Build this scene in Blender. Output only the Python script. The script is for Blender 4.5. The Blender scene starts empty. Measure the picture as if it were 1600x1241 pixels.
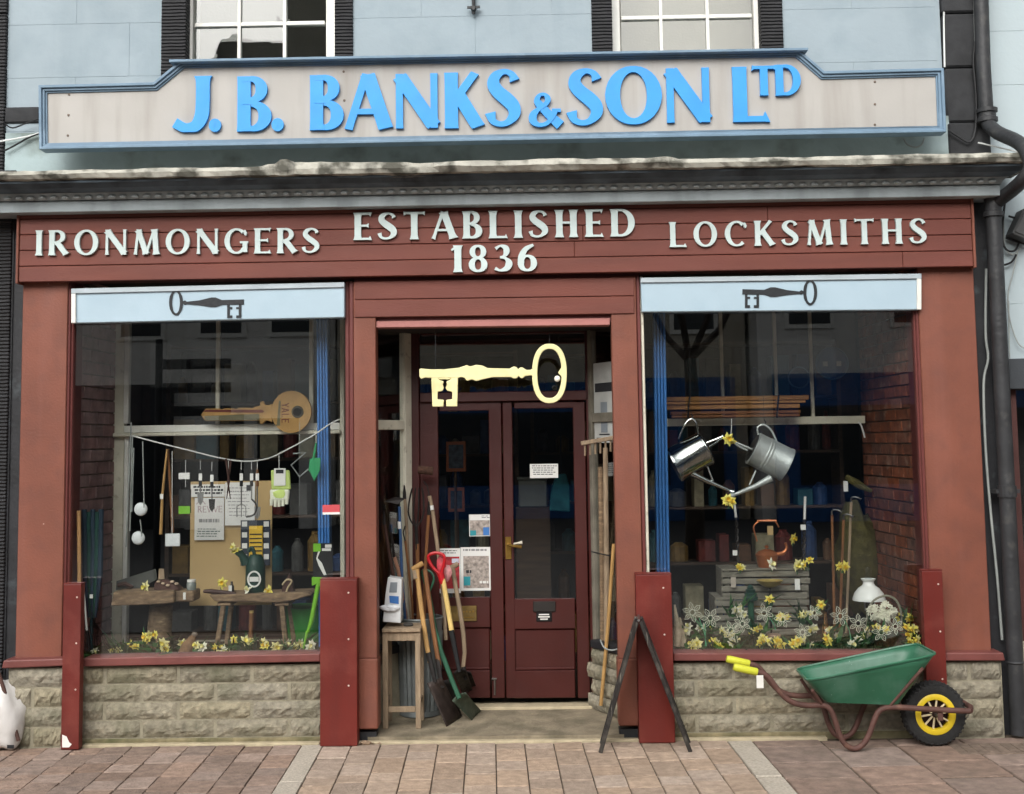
import bpy, bmesh, math, random
from mathutils import Vector, Matrix, noise
random.seed(11)
S = bpy.context.scene
COL = S.collection
# ---------------------------------------------------------------- camera
FPX, DIST = 2000.0, 8.0
YAW, PITCH, ROLL = 0.017281, 0.091694, -0.014261
AX, AY = 804.5, 506.4                      # optical axis in photo pixels
CAM = Vector((0.2701, -DIST, 1.8155))
fw = Vector((-math.sin(YAW)*math.cos(PITCH), math.cos(YAW)*math.cos(PITCH), math.sin(PITCH)))
r0 = Vector((math.cos(YAW), math.sin(YAW), 0)); u0 = r0.cross(fw)
rt = math.cos(ROLL)*r0 + math.sin(ROLL)*u0; up = -math.sin(ROLL)*r0 + math.cos(ROLL)*u0
cam = bpy.data.cameras.new('camera'); co = bpy.data.objects.new('camera', cam); COL.objects.link(co)
m = Matrix((rt, up, -fw)).transposed().to_4x4(); m.translation = CAM
co.matrix_world = m
cam.sensor_width = 36; cam.lens = FPX/1600*36
cam.shift_x = -(AX-800)/1600; cam.shift_y = (AY-620.5)/1600
cam.clip_end = 500; S.camera = co
S.render.resolution_x, S.render.resolution_y = 1024, 794
# ---------------------------------------------------------------- light
SUN_EL, SUN_ROT = math.radians(33), math.radians(195)
w = bpy.data.worlds.new('World'); S.world = w; w.use_nodes = True
nt = w.node_tree; nt.nodes.clear()
sky = nt.nodes.new('ShaderNodeTexSky'); sky.sky_type = 'NISHITA'; sky.sun_disc = False
sky.sun_elevation = SUN_EL; sky.sun_rotation = SUN_ROT; sky.dust_density = 5; sky.air_density = 1.2; sky.ozone_density = 1.0
hs = nt.nodes.new('ShaderNodeHueSaturation'); hs.inputs['Saturation'].default_value = 0.16
bg = nt.nodes.new('ShaderNodeBackground'); bg.inputs[1].default_value = 0.15
wo = nt.nodes.new('ShaderNodeOutputWorld')
nt.links.new(sky.outputs[0], hs.inputs['Color']); nt.links.new(hs.outputs[0], bg.inputs[0]); nt.links.new(bg.outputs[0], wo.inputs[0])
sl = bpy.data.lights.new('sun', 'SUN'); sl.energy = 1.4; sl.angle = math.radians(60); sl.color = (1, .97, .93)
so = bpy.data.objects.new('sun', sl); COL.objects.link(so)
sd = Vector((math.sin(SUN_ROT)*math.cos(SUN_EL), math.cos(SUN_ROT)*math.cos(SUN_EL), math.sin(SUN_EL)))  # towards the sun
so.rotation_euler = sd.to_track_quat('Z', 'Y').to_euler(); so.location = (0, -4, 9)
S.view_settings.view_transform = 'Standard'; S.view_settings.look = 'None'
S.view_settings.exposure = 0.5; S.view_settings.gamma = 1; S.view_settings.use_curve_mapping = False
S.cycles.transparent_max_bounces = 16; S.cycles.max_bounces = 8
S.cycles.use_denoising = True
# ---------------------------------------------------------------- pixel helpers
def ray(px, py): return fw*FPX + rt*(px-AX) - up*(py-AY)
def P(px, py, Y):
    d = ray(px, py); return CAM + d*((Y-CAM.y)/d.y)
def G(px, py, z=0.0):
    d = ray(px, py); return CAM + d*((z-CAM.z)/d.z)
def XX(px, py, Y): return P(px, py, Y).x
def ZZ(px, py, Y): return P(px, py, Y).z
def PP(pts, Y=None): return [P(*p) if len(p) == 3 else P(p[0], p[1], Y) for p in pts]
def XZ(pts, Y): return [(P(x, y, Y).x, P(x, y, Y).z) for x, y in pts]
# ---------------------------------------------------------------- materials
def lin(c):
    if isinstance(c, str):
        c = [int(c[i:i+2], 16)/255 for i in (0, 2, 4)]
        return tuple(x/12.92 if x <= .04045 else ((x+.055)/1.055)**2.4 for x in c)
    return c
MATS = {}
def M(name, c, rough=.7, metal=0, var=.15, vs=5, bump=.15, bs=60, spec=.4, rnd=0, dirt=None, streak=None, wave=None, stretch=(1, 1, 1), trans=0, sss=0, chips=None, bd=.006):
    if name in MATS: return MATS[name]
    c = lin(c); mt = bpy.data.materials.new(name); mt.use_nodes = True; MATS[name] = mt
    t = mt.node_tree; N = t.nodes; L = t.links; b = N['Principled BSDF']
    b.inputs['Roughness'].default_value = rough; b.inputs['Metallic'].default_value = metal; b.inputs['Specular IOR Level'].default_value = spec
    g = N.new('ShaderNodeNewGeometry'); mp = N.new('ShaderNodeMapping'); mp.inputs['Scale'].default_value = stretch
    L.new(g.outputs['Position'], mp.inputs[0]); pos = mp.outputs[0]
    def nz(s, det=4, vec=None):
        n = N.new('ShaderNodeTexNoise'); n.inputs['Scale'].default_value = s; n.inputs['Detail'].default_value = det; L.new(vec or pos, n.inputs['Vector']); return n.outputs['Fac']
    def mix(f, a, bb, typ='MIX'):
        x = N.new('ShaderNodeMix'); x.data_type = 'RGBA'; x.blend_type = typ
        if isinstance(f, (int, float)): x.inputs[0].default_value = f
        else: L.new(f, x.inputs[0])
        for s, v in ((x.inputs[6], a), (x.inputs[7], bb)):
            if isinstance(v, tuple): s.default_value = (*v[:3], 1)
            else: L.new(v, s)
        return x.outputs[2]
    def ramp(f, a, bb):
        r = N.new('ShaderNodeMapRange'); r.inputs[1].default_value = a; r.inputs[2].default_value = bb; L.new(f, r.inputs[0]); return r.outputs[0]
    col = mix(ramp(nz(vs, 6), .3, .7), tuple(x*(1-var) for x in c), tuple(min(1, x*(1+var)) for x in c))
    if rnd:
        oi = N.new('ShaderNodeObjectInfo'); h = N.new('ShaderNodeHueSaturation')
        mm = N.new('ShaderNodeMapRange'); mm.inputs[3].default_value = 1-rnd; mm.inputs[4].default_value = 1+rnd; L.new(oi.outputs['Random'], mm.inputs[0])
        ml = N.new('ShaderNodeMath'); ml.operation = 'MULTIPLY'; ml.inputs[1].default_value = 7.31; L.new(oi.outputs['Random'], ml.inputs[0])
        fr = N.new('ShaderNodeMath'); fr.operation = 'FRACT'; L.new(ml.outputs[0], fr.inputs[0])
        m2 = N.new('ShaderNodeMapRange'); m2.inputs[3].default_value = .85; m2.inputs[4].default_value = 1.12; L.new(fr.outputs[0], m2.inputs[0])
        L.new(mm.outputs[0], h.inputs['Value']); L.new(m2.outputs[0], h.inputs['Saturation']); L.new(col, h.inputs['Color']); col = h.outputs[0]
    if dirt:
        dc, ds, lo, hi, amt = dirt
        f = ramp(nz(ds, 8), lo, hi); q = N.new('ShaderNodeMath'); q.operation = 'MULTIPLY'; q.inputs[1].default_value = amt; L.new(f, q.inputs[0])
        col = mix(q.outputs[0], col, lin(dc))
    if streak:
        dc, lo, hi, amt, sx, sz = streak
        m3 = N.new('ShaderNodeMapping'); m3.inputs['Scale'].default_value = (sx, sx, sz); L.new(g.outputs['Position'], m3.inputs[0])
        f = ramp(nz(1, 6, m3.outputs[0]), lo, hi); q = N.new('ShaderNodeMath'); q.operation = 'MULTIPLY'; q.inputs[1].default_value = amt; L.new(f, q.inputs[0])
        col = mix(q.outputs[0], col, lin(dc))
    if chips:
        cc, cs, lo = chips
        f = ramp(nz(cs, 3), lo, lo+.02); col = mix(f, col, lin(cc))
    L.new(col, b.inputs['Base Color'])
    if trans: b.inputs['Transmission Weight'].default_value = trans
    if sss: b.inputs['Subsurface Weight'].default_value = sss; b.inputs['Subsurface Radius'].default_value = (.02, .02, .01)
    rr = N.new('ShaderNodeMapRange'); rr.inputs[3].default_value = max(0, rough-.1); rr.inputs[4].default_value = min(1, rough+.12); L.new(nz(vs*2.3), rr.inputs[0]); L.new(rr.outputs[0], b.inputs['Roughness'])
    if bump or wave:
        bp = N.new('ShaderNodeBump'); bp.inputs['Strength'].default_value = 1 if wave else min(1, bump*2); bp.inputs['Distance'].default_value = bd if not wave else wave[1]
        h = nz(bs, 8)
        if wave:
            wv = N.new('ShaderNodeTexWave'); wv.bands_direction = 'Z'; wv.inputs['Scale'].default_value = wave[0]; wv.inputs['Distortion'].default_value = 1.2; wv.inputs['Detail'].default_value = 2
            L.new(g.outputs['Position'], wv.inputs['Vector']); h = wv.outputs['Fac']
        L.new(h, bp.inputs['Height']); L.new(bp.outputs[0], b.inputs['Normal'])
    return mt
def glass(name, ior=1.6, tint=(.93, .96, .95), rough=0.0, wob=0.0):
    if name in MATS: return MATS[name]
    mt = bpy.data.materials.new(name); mt.use_nodes = True; MATS[name] = mt
    t = mt.node_tree; N = t.nodes; L = t.links; N.clear()
    o = N.new('ShaderNodeOutputMaterial'); tr = N.new('ShaderNodeBsdfTransparent'); tr.inputs[0].default_value = (*tint, 1)
    gl = N.new('ShaderNodeBsdfGlossy'); gl.inputs['Roughness'].default_value = rough; mx = N.new('ShaderNodeMixShader')
    g = N.new('ShaderNodeNewGeometry'); io = N.new('ShaderNodeMapRange'); io.inputs[3].default_value = ior; io.inputs[4].default_value = 1/ior
    L.new(g.outputs['Backfacing'], io.inputs[0]); fr = N.new('ShaderNodeFresnel'); L.new(io.outputs[0], fr.inputs[0])
    if wob:
        n = N.new('ShaderNodeTexNoise'); n.inputs['Scale'].default_value = 3; n.inputs['Detail'].default_value = 1; L.new(g.outputs['Position'], n.inputs['Vector'])
        bp = N.new('ShaderNodeBump'); bp.inputs['Strength'].default_value = 1; bp.inputs['Distance'].default_value = wob; L.new(n.outputs[0], bp.inputs['Height']); L.new(bp.outputs[0], gl.inputs['Normal'])
    L.new(fr.outputs[0], mx.inputs[0]); L.new(tr.outputs[0], mx.inputs[1]); L.new(gl.outputs[0], mx.inputs[2]); L.new(mx.outputs[0], o.inputs[0])
    return mt
# ---------------------------------------------------------------- mesh builder
class MB:
    def __init__(s): s.v = []; s.f = []
    def add(s, vs, fs):
        n = len(s.v); s.v += [tuple(v) for v in vs]; s.f += [tuple(i+n for i in f) for f in fs]; return s
    def box(s, x0, x1, y0, y1, z0, z1):
        if x0 > x1: x0, x1 = x1, x0
        if z0 > z1: z0, z1 = z1, z0
        return s.add([(x0,y0,z0),(x1,y0,z0),(x1,y1,z0),(x0,y1,z0),(x0,y0,z1),(x1,y0,z1),(x1,y1,z1),(x0,y1,z1)],
                     [(0,1,5,4),(1,2,6,5),(2,3,7,6),(3,0,4,7),(4,5,6,7),(3,2,1,0)])
    def pbox(s, x0, yt, x1, yb, Y0, Y1):           # pixel rectangle at depth Y0, going back to Y1
        ym, xm = (yt+yb)/2, (x0+x1)/2
        return s.box(XX(x0, ym, Y0), XX(x1, ym, Y0), Y0, Y1, ZZ(xm, yb, Y0), ZZ(xm, yt, Y0))
    def poly(s, pts, y0, y1):                     # (x,z) outline extruded in y
        a = sum(pts[i][0]*pts[(i+1) % len(pts)][1]-pts[(i+1) % len(pts)][0]*pts[i][1] for i in range(len(pts)))
        if a < 0: pts = pts[::-1]
        n = len(pts)
        return s.add([(x, y0, z) for x, z in pts]+[(x, y1, z) for x, z in pts],
                     [tuple(range(n)), tuple(range(2*n-1, n-1, -1))]+[(i, i+n, (i+1) % n+n, (i+1) % n) for i in range(n)])
    def ppoly(s, pts, Y0, Y1): return s.poly(XZ(pts, Y0), Y0, Y1)
    def stroke(s, pts, y0, y1, closed=False, zc=None, ramp=0):     # (x,z,width) ribbon extruded in y
        n = len(pts); A = []; B = []
        for i in range(n):
            p = pts[i]; a = pts[i-1] if (i or closed) else p; c = pts[(i+1) % n] if (i < n-1 or closed) else p
            dx, dz = c[0]-a[0], c[1]-a[1]; l = math.hypot(dx, dz) or 1
            nx, nz_ = -dz/l, dx/l; h = p[2]/2
            A.append((p[0]+nx*h, p[1]+nz_*h)); B.append((p[0]-nx*h, p[1]-nz_*h))
        if zc: A = [(x, min(max(z, zc[0]), zc[1])) for x, z in A]; B = [(x, min(max(z, zc[0]), zc[1])) for x, z in B]
        vs = [(x, y0-ramp*i, z) for i, (x, z) in enumerate(A)]+[(x, y0-ramp*i, z) for i, (x, z) in enumerate(B)]+[(x, y1, z) for x, z in A]+[(x, y1, z) for x, z in B]
        fs = []
        for i in range(n if closed else n-1):
            j = (i+1) % n
            fs += [(i, n+i, n+j, j), (2*n+j, 3*n+j, 3*n+i, 2*n+i), (i, j, 2*n+j, 2*n+i), (n+j, n+i, 3*n+i, 3*n+j)]
        if not closed: fs += [(0, 2*n, 3*n, n), (n-1, 2*n-1, 4*n-1, 3*n-1)]
        return s.add(vs, fs)
    def tube(s, pts, r, n=8):
        pts = [Vector(p) for p in pts]; k = len(pts); rs = r if isinstance(r, (list, tuple)) else [r]*k
        ref = None; vs = []; fs = []
        for i in range(k):
            d = (pts[min(i+1, k-1)]-pts[max(i-1, 0)]).normalized()
            if ref is None:
                ref = d.orthogonal().normalized()
            ref = (ref-d*ref.dot(d)).normalized(); b = d.cross(ref)
            for j in range(n):
                a = 2*math.pi*j/n; vs.append(pts[i]+(ref*math.cos(a)+b*math.sin(a))*rs[i])
        for i in range(k-1):
            for j in range(n):
                j2 = (j+1) % n; fs.append((i*n+j, i*n+j2, (i+1)*n+j2, (i+1)*n+j))
        fs += [tuple(range(n-1, -1, -1)), tuple(range((k-1)*n, k*n))]
        return s.add(vs, fs)
    def lathe(s, prof, o, axis=(0, 0, 1), n=24, sx=1, cap=True):
        o = Vector(o); ax = Vector(axis).normalized(); e1 = ax.orthogonal().normalized() if abs(ax.z) < .99 else Vector((1, 0, 0)); e2 = ax.cross(e1)
        vs = []; fs = []
        for r, h in prof:
            for j in range(n):
                a = 2*math.pi*j/n; vs.append(o+ax*h+(e1*math.cos(a)*sx+e2*math.sin(a))*r)
        for i in range(len(prof)-1):
            for j in range(n):
                j2 = (j+1) % n; fs.append((i*n+j, i*n+j2, (i+1)*n+j2, (i+1)*n+j))
        if cap and prof[0][0] > 1e-5: fs.append(tuple(range(n-1, -1, -1)))
        if cap and prof[-1][0] > 1e-5: fs.append(tuple(range((len(prof)-1)*n, len(prof)*n)))
        return s.add(vs, fs)
    def bar(s, a, b, w, d, upv=(0, 1, 0)):          # square bar from a to b
        a, b = Vector(a), Vector(b); t = (b-a).normalized(); e = t.cross(Vector(upv)).normalized(); g = e.cross(t)
        vs = [p+e*(w/2*i)+g*(d/2*j) for p in (a, b) for i, j in ((-1,-1),(1,-1),(1,1),(-1,1))]
        return s.add(vs, [(0,1,2,3)[::-1],(4,5,6,7),(0,1,5,4),(1,2,6,5),(2,3,7,6),(3,0,4,7)])
    def blob(s, c, rx, ry, rz, n=10, amp=0, seed=0):
        vs = []; fs = []; k = n//2+1; c = Vector(c)
        for i in range(k+1):
            th = math.pi*i/k
            for j in range(n):
                a = 2*math.pi*j/n; d = Vector((math.sin(th)*math.cos(a), math.sin(th)*math.sin(a), math.cos(th)))
                q = 1+amp*noise.noise(d*1.7+Vector((seed, seed*2.1, 0))); vs.append(c+Vector((d.x*rx, d.y*ry, d.z*rz))*q)
        for i in range(k):
            for j in range(n):
                j2 = (j+1) % n; fs.append((i*n+j, (i+1)*n+j, (i+1)*n+j2, i*n+j2))
        return s.add(vs, fs)
ROOT = {}
def tag(o, label=None, cat=None, group=None, kind=None):
    if label: o['label'] = label
    if cat: o['category'] = cat
    if group: o['group'] = group
    if kind: o['kind'] = kind
    return o
def obj(name, mb, mt, parent=None, bev=0, smooth=False, seg=1, origin=None):
    me = bpy.data.meshes.new(name)
    if parent is not None: off = ROOT[parent.name]
    elif origin is not None: off = Vector(origin)
    else:
        n = len(mb.v); off = Vector((sum(v[0] for v in mb.v)/n, sum(v[1] for v in mb.v)/n, min(v[2] for v in mb.v)))
    me.from_pydata([(v[0]-off.x, v[1]-off.y, v[2]-off.z) for v in mb.v], [], mb.f)
    bm = bmesh.new(); bm.from_mesh(me)
    bmesh.ops.remove_doubles(bm, verts=bm.verts, dist=1e-6)
    bmesh.ops.recalc_face_normals(bm, faces=bm.faces)
    if bev:
        es = [e for e in bm.edges if len(e.link_faces) == 2 and e.calc_face_angle(0) > .6]
        bmesh.ops.bevel(bm, geom=es, offset=bev, segments=seg, affect='EDGES', profile=.5, clamp_overlap=True)
    bm.to_mesh(me); bm.free()
    if smooth:
        for p in me.polygons: p.use_smooth = True
        if smooth != 2: me.set_sharp_from_angle(angle=math.radians(40))
    me.materials.append(mt); o = bpy.data.objects.new(name, me); COL.objects.link(o)
    if parent is not None: o.parent = parent; ROOT[o.name] = off
    else: o.location = off; ROOT[o.name] = off
    return o
def thing(name, label, cat, loc, group=None):
    o = bpy.data.objects.new(name, None); COL.objects.link(o); o.location = loc; o.empty_display_size = .1
    ROOT[o.name] = Vector(loc); return tag(o, label, cat, group)
def piece(name, me, loc, parent, scale=(1, 1, 1), rotz=0, rot=None):
    o = bpy.data.objects.new(name, me); COL.objects.link(o); o.parent = parent
    o.location = Vector(loc)-ROOT[parent.name]; o.scale = scale; o.rotation_euler = rot or (0, 0, rotz); return o
def mesh_only(mb, mt, bev=0, smooth=False):
    o = obj('tmp', mb, mt, None, bev, smooth, origin=(0, 0, 0)); me = o.data; bpy.data.objects.remove(o); return me
ORD = 'first second third fourth fifth sixth seventh eighth ninth tenth eleventh twelfth thirteenth fourteenth fifteenth sixteenth seventeenth eighteenth nineteenth twentieth'.split()
# ---------------------------------------------------------------- stroke lettering
def arc(cx, cz, rx, rz, a0, a1, W, T, n=18):
    o = []
    for i in range(n+1):
        a = math.radians(a0+(a1-a0)*i/n); k = abs(math.cos(a))**1.6; o.append((cx+rx*math.cos(a), cz+rz*math.sin(a), T+(W-T)*k))
    return o
def stk(x0, z0, x1, z1, w, fl=1.35):
    f = [(0, fl), (.05, 1+(fl-1)*.45), (.16, 1), (.84, 1), (.95, 1+(fl-1)*.45), (1, fl)]
    return [(x0+(x1-x0)*t, z0+(z1-z0)*t, w*k) for t, k in f]
def spl(pts, n=6):
    o = []
    for i in range(len(pts)-1):
        p0, p1, p2, p3 = pts[max(i-1, 0)], pts[i], pts[i+1], pts[min(i+2, len(pts)-1)]
        for j in range(n):
            t = j/n; o.append(tuple(.5*(2*p1[k]+(p2[k]-p0[k])*t+(2*p0[k]-5*p1[k]+4*p2[k]-p3[k])*t*t+(3*p1[k]-p0[k]-3*p2[k]+p3[k])*t**3) for k in range(len(p1))))
    return o+[tuple(pts[-1])]
def glyph(ch, W=.2, T=.09, fl=1.4):
    """(strokes, width); a stroke is (points, closed); cap height 1"""
    st = lambda x, z0=0, z1=1, ww=None: (stk(x, z0, x, z1, ww or W, fl), 0)
    ln = lambda *a: (stk(*a, fl), 0)
    arm = lambda x0, x1, z, sgn: [((lambda k: [(x0, z, T), (x1-.07, z, T), (x1, z+sgn*.03, T*2.2)])(0), 0)]
    h = W/2
    if ch == 'I': return [st(h*1.3)], W*1.3
    if ch == '1': return [st(.22), ([(.2, .95, T*1.4), (.1, .88, T*1.2), (.02, .82, T*.8)], 0)], .36
    if ch == 'L': return [st(h*1.3)]+arm(h, .62, T/2, 1), .62
    if ch == 'E': return [st(h*1.3)]+arm(h, .6, T/2, 1)+arm(h, .6, 1-T/2, -1)+arm(h, .52, .52, 0), .62
    if ch == 'T': return [st(.36)]+[([(0, .955, T*2.1), (.07, 1-T/2, T), (.65, 1-T/2, T), (.72, .955, T*2.1)], 0)], .72
    if ch == 'H': return [st(h*1.3), st(.78-h*1.3), ([(h, .53, T), (.78-h, .53, T)], 0)], .78
    if ch == 'N': return [st(.1, 0, 1, T*1.3), ln(.1, .97, .76, .03, W*1.05), st(.76, 0, 1, T*1.3)], .84
    if ch == 'M': return [ln(.1, 0, .2, 1, T*1.3), ln(.2, .97, .5, .02, W), ln(.5, .02, .78, .97, T*1.2), ln(.8, 1, .88, 0, W)], 1.0
    if ch == 'A': return [ln(.05, 0, .38, 1, T*1.4), ln(.4, 1, .74, 0, W*1.05), ([(.17, .32, T), (.6, .32, T)], 0)], .8
    if ch == 'V': return [ln(.05, 1, .38, 0, W), ln(.38, 0, .7, 1, T)], .74
    if ch == 'Y': return [ln(.05, 1, .36, .45, W), ln(.36, .45, .66, 1, T), st(.36, 0, .5)], .7
    if ch == 'K': return [st(h*1.3), ln(.2, .46, .64, 1, T*1.5), ln(.3, .6, .7, 0, W)], .76
    if ch == 'O': return [(arc(.45, .5, .45-h, .5-T*.4, 0, 354, W, T, 30), 1)], .9
    if ch == 'C': return [(arc(.45, .5, .45-h, .5-T*.4, 48, 312, W, T, 24), 0), ([(.74, .93, T), (.78, .8, T*1.6), (.79, .72, T*.6)], 0)], .82
    if ch == 'G': return [(arc(.45, .5, .45-h, .5-T*.4, 48, 318, W, T, 24), 0), ([(.74, .93, T), (.78, .8, T*1.6), (.79, .72, T*.6)], 0), (stk(.76, .06, .76, .46, W*.9, 1.1), 0), ([(.58, .45, T), (.88, .45, T)], 0)], .88
    if ch == 'D': return [st(h*1.3), (arc(.34, .5, .5-h, .5-T*.45, 90, -90, W, T, 20), 0), ([(h, 1-T/2, T), (.36, 1-T/2, T)], 0), ([(h, T/2, T), (.36, T/2, T)], 0)], .86
    if ch == 'R': return [st(h*1.3), (arc(.3, .745, .24, .255-T*.45, 90, -90, W*.9, T, 14), 0), ([(h, 1-T/2, T), (.32, 1-T/2, T)], 0), ([(h, .515, T), (.32, .515, T)], 0), ln(.32, .52, .68, .01, W)], .74
    if ch == 'B': return [st(h*1.3), (arc(.28, .76, .22, .24-T*.45, 90, -90, W*.9, T, 14), 0), (arc(.3, .27, .27, .27-T*.45, 90, -90, W, T, 14), 0), ([(h, 1-T/2, T), (.3, 1-T/2, T)], 0), ([(h, .53, T), (.32, .53, T)], 0), ([(h, T/2, T), (.32, T/2, T)], 0)], .66
    if ch == 'S': return [(spl([(.53, .8, T*1.9), (.47, .91, T*1.2), (.32, .96, T), (.15, .88, W*.75), (.1, .74, W*.95), (.2, .6, W*1.0), (.37, .47, W*1.05), (.5, .34, W), (.51, .2, W*.85), (.38, .07, T*1.2), (.22, .04, T), (.08, .1, T*1.3), (.03, .24, T*2)]), 0)], .62
    if ch == 'J': return [(spl([(.52, 1, W*1.3), (.52, .9, W*1.02), (.52, .55, W), (.5, .28, W), (.4, .1, W*.85), (.22, .06, W*.7), (.03, .16, W*.75)]), 0)], .62
    if ch == '.': return [(arc(.13, .12, .061, .061, 0, 330, .118, .118, 15), 1)], .26
    if ch == '8': return [(arc(.3, .75, .2-T*.3, .25-T*.45, 0, 345, W*.8, T, 22), 1), (arc(.3, .27, .27-h*.6, .27-T*.4, 0, 345, W*.9, T, 22), 1)], .6
    if ch == '3': return [(spl([(.06, .86, T*1.5), (.22, .96, T), (.38, .88, W*.8), (.4, .72, W*.85), (.32, .57, T*1.3), (.2, .53, T)]), 0), (spl([(.2, .53, T), (.38, .48, T*1.3), (.48, .3, W), (.4, .12, W*.8), (.2, .04, T), (.04, .12, T*1.6)]), 0)], .56
    if ch == '6': return [(arc(.3, .3, .28-h*.6, .3-T*.4, 0, 345, W*.9, T, 22), 1), (spl([(.1, .3, W*.9), (.12, .55, W*.9), (.25, .82, W*.7), (.5, .98, T*1.1)]), 0)], .6
    if ch == '&': return [(spl([(.9, .02, W*1.2), (.62, .3, W*1.05), (.3, .66, W*.9), (.24, .8, W*.7), (.32, .94, T), (.46, .95, T), (.55, .82, W*.7), (.48, .66, T*1.3), (.26, .5, T*1.3), (.12, .34, W*.9), (.12, .16, W*.9), (.28, .04, T*1.2), (.5, .08, T*1.2), (.68, .26, T*1.2), (.78, .46, T*1.1)]), 0), ([(.66, .47, T), (.92, .47, T)], 0)], .98
    return [], .4
def letter(ch, x0, x1, z0, z1, yf, yb, mt, parent, W=.2, T=.09, fl=1.4, name='letter', tilt=0, mb=None, vert=False):
    sts, gw = glyph(ch, W, T, fl); own = mb is None; mb = mb or MB()
    kx, kz = (x1-x0)/gw, (z1-z0)
    for i, (pts, cl) in enumerate(sts):
        q = [(x0+p[0]*kx, z0+p[1]*kz, p[2]*(kz+kx)/2) for p in pts]; n0 = len(mb.v)
        mb.stroke([(u, v, w_ if ch != '.' else 1.9*min(math.dist((u, v), (q[0][0]-.061*kx, z0+.12*kz)), 9)) for u, v, w_ in q], yf-i*.0005, yb, bool(cl), (z0-.004, z1+.004) if ch not in 'OSCG&.' else None, .00006 if ch == '&' else 0)
        if tilt: mb.v[n0:] = [(v[0], v[1], v[2]+tilt*(v[0]-x0)) for v in mb.v[n0:]]
    return obj(name, mb, mt, parent) if own else None
def word(txt, x0, x1, z0, z1, yf, yb, mt, parent, tilt=0, gap=.2, W=.2, T=.09, fl=1.4, mb=None):
    ws = [glyph(c, W, T, fl)[1] if c != ' ' else .3 for c in txt]; tot = sum(ws)+gap*(len(txt)-1); k = (x1-x0)/tot; x = x0
    for c, wd in zip(txt, ws):
        if c != ' ':
            dz = tilt*(x-x0); letter(c, x, x+wd*k, z0+dz, z1+dz, yf, yb, mt, parent, W, T, fl, tilt=tilt, mb=mb)
        x += (wd+gap)*k
# ================================================================ materials
RED = M('red_paint', '774535', .6, var=.16, vs=3, bump=.16, bs=70, dirt=('5f3a32', 7, .48, .75, .5), streak=('8a5a4e', .5, .8, .5, 6, .5), chips=('b9978a', 30, .765))
REDF = M('red_fascia_paint', '6C3A2F', .6, var=.14, vs=3, bump=.12, bs=70, stretch=(.5, 1, 3), streak=('6a3731', .45, .8, .5, 3, .6))
REDP = M('red_post_paint', '641F17', .48, var=.15, vs=3, bump=.1, bs=80, dirt=('8a4a40', 4, .52, .8, .5), streak=('4c1d1a', .5, .8, .5, 7, .6), chips=('c8b0a6', 30, .77))
TRIM = M('dark_red_trim', '63302C', .55, var=.12, vs=6, bump=.08)
SILLM = M('sill_paint', '71403B', .5, var=.15, vs=8, bump=.12, chips=('b9948c', 40, .77))
MAROON = M('maroon_paint', '40130E', .42, var=.15, vs=3, bump=.08, dirt=('7a4a44', 26, .74, .78, .5), spec=.5)
BLUEW = M('blue_wall_paint', '929FA6', .75, var=.05, vs=1.6, bump=.2, bs=26, dirt=('7b8c94', 5, .48, .8, .45), streak=('6b7d85', .52, .85, .45, 4, .5))
PALEW = M('pale_wall_paint', 'A9B6BA', .75, var=.05, vs=2, bump=.12, bs=30, dirt=('9fb0b4', 4, .55, .9, .4))
BLACKS = M('black_tooled_stone', '2C2C2E', .75, var=.25, vs=9, wave=(14, .016))
BLACKR = M('black_rough_stone', '2E2F31', .8, var=.25, vs=9, bump=.8, bs=14)
BLACKW = M('black_board', '232427', .6, var=.3, vs=6, bump=.25, bs=30, dirt=('5a6468', 8, .62, .8, .5), chips=('9aa0a0', 17, .82))
WHITE = M('white_paint', 'DEDDD6', .5, var=.05, vs=8, bump=.1, dirt=('a39e8c', 12, .6, .85, .4))
CREAM = M('old_cream_paint', 'CFCBB9', .6, var=.1, vs=7, bump=.2, bs=40, dirt=('7d735f', 16, .6, .75, .6))
BLOCK = M('split_stone', '88816F', .95, var=.34, vs=24, bump=1, bs=55, bd=.009, rnd=.12, dirt=('4f523a', 3.2, .47, .72, .6))
MORTAR = M('mortar', '8E8875', .95, var=.15, vs=15, bump=.5, bs=80)
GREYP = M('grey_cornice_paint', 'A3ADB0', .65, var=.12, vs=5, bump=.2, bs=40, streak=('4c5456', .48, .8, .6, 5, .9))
GREYD = M('grey_cove_shade', '5A6872', .65, var=.3, vs=5, bump=.3, bs=30, dirt=('22262a', 4, .5, .7, .8))  # cornice grey darkened: shade of the down-facing cove put into the colour
STONEC = M('weathered_slab', 'A9A79C', .95, var=.25, vs=9, bump=1, bs=22, dirt=('34332a', 8, .46, .62, .85))
SIGNB = M('sign_board_paint', 'A9A6A1', .6, var=.06, vs=2.5, bump=.05, streak=('7d766c', .46, .82, .6, 8, .8), chips=('7a746c', 60, .80))
SIGNF = M('sign_frame_paint', '6C8599', .5, var=.12, vs=6, bump=.1, dirt=('9db2c4', 8, .55, .8, .4))
SIGNT = M('sign_letter_blue', '2C92DC', .42, var=.06, vs=7, bump=.05)
LETW = M('letter_white', 'C0CFCD', .45, var=.05, vs=12, bump=.05, dirt=('a8b8ae', 20, .6, .8, .4))
KEYB = M('black_emblem_paint', '1D2024', .5, var=.1)
BLIND = M('blind_box_paint', 'A5BAC6', .4, var=.04, vs=3, bump=.04, dirt=('8fa9b8', 5, .5, .9, .5))
BLINDF = M('blind_frame', 'A9B4BA', .4, var=.1, vs=5)
GOLD = M('key_yellow_paint', 'E6DFA8', .4, var=.08, vs=6, bump=.12, bs=40, dirt=('b39a58', 9, .55, .8, .35))
BRICK = M('brick_face', '70412F', .9, var=.45, vs=14, bump=.8, bs=40, rnd=.3, dirt=('a08a78', 11, .60, .74, .55))
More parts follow.
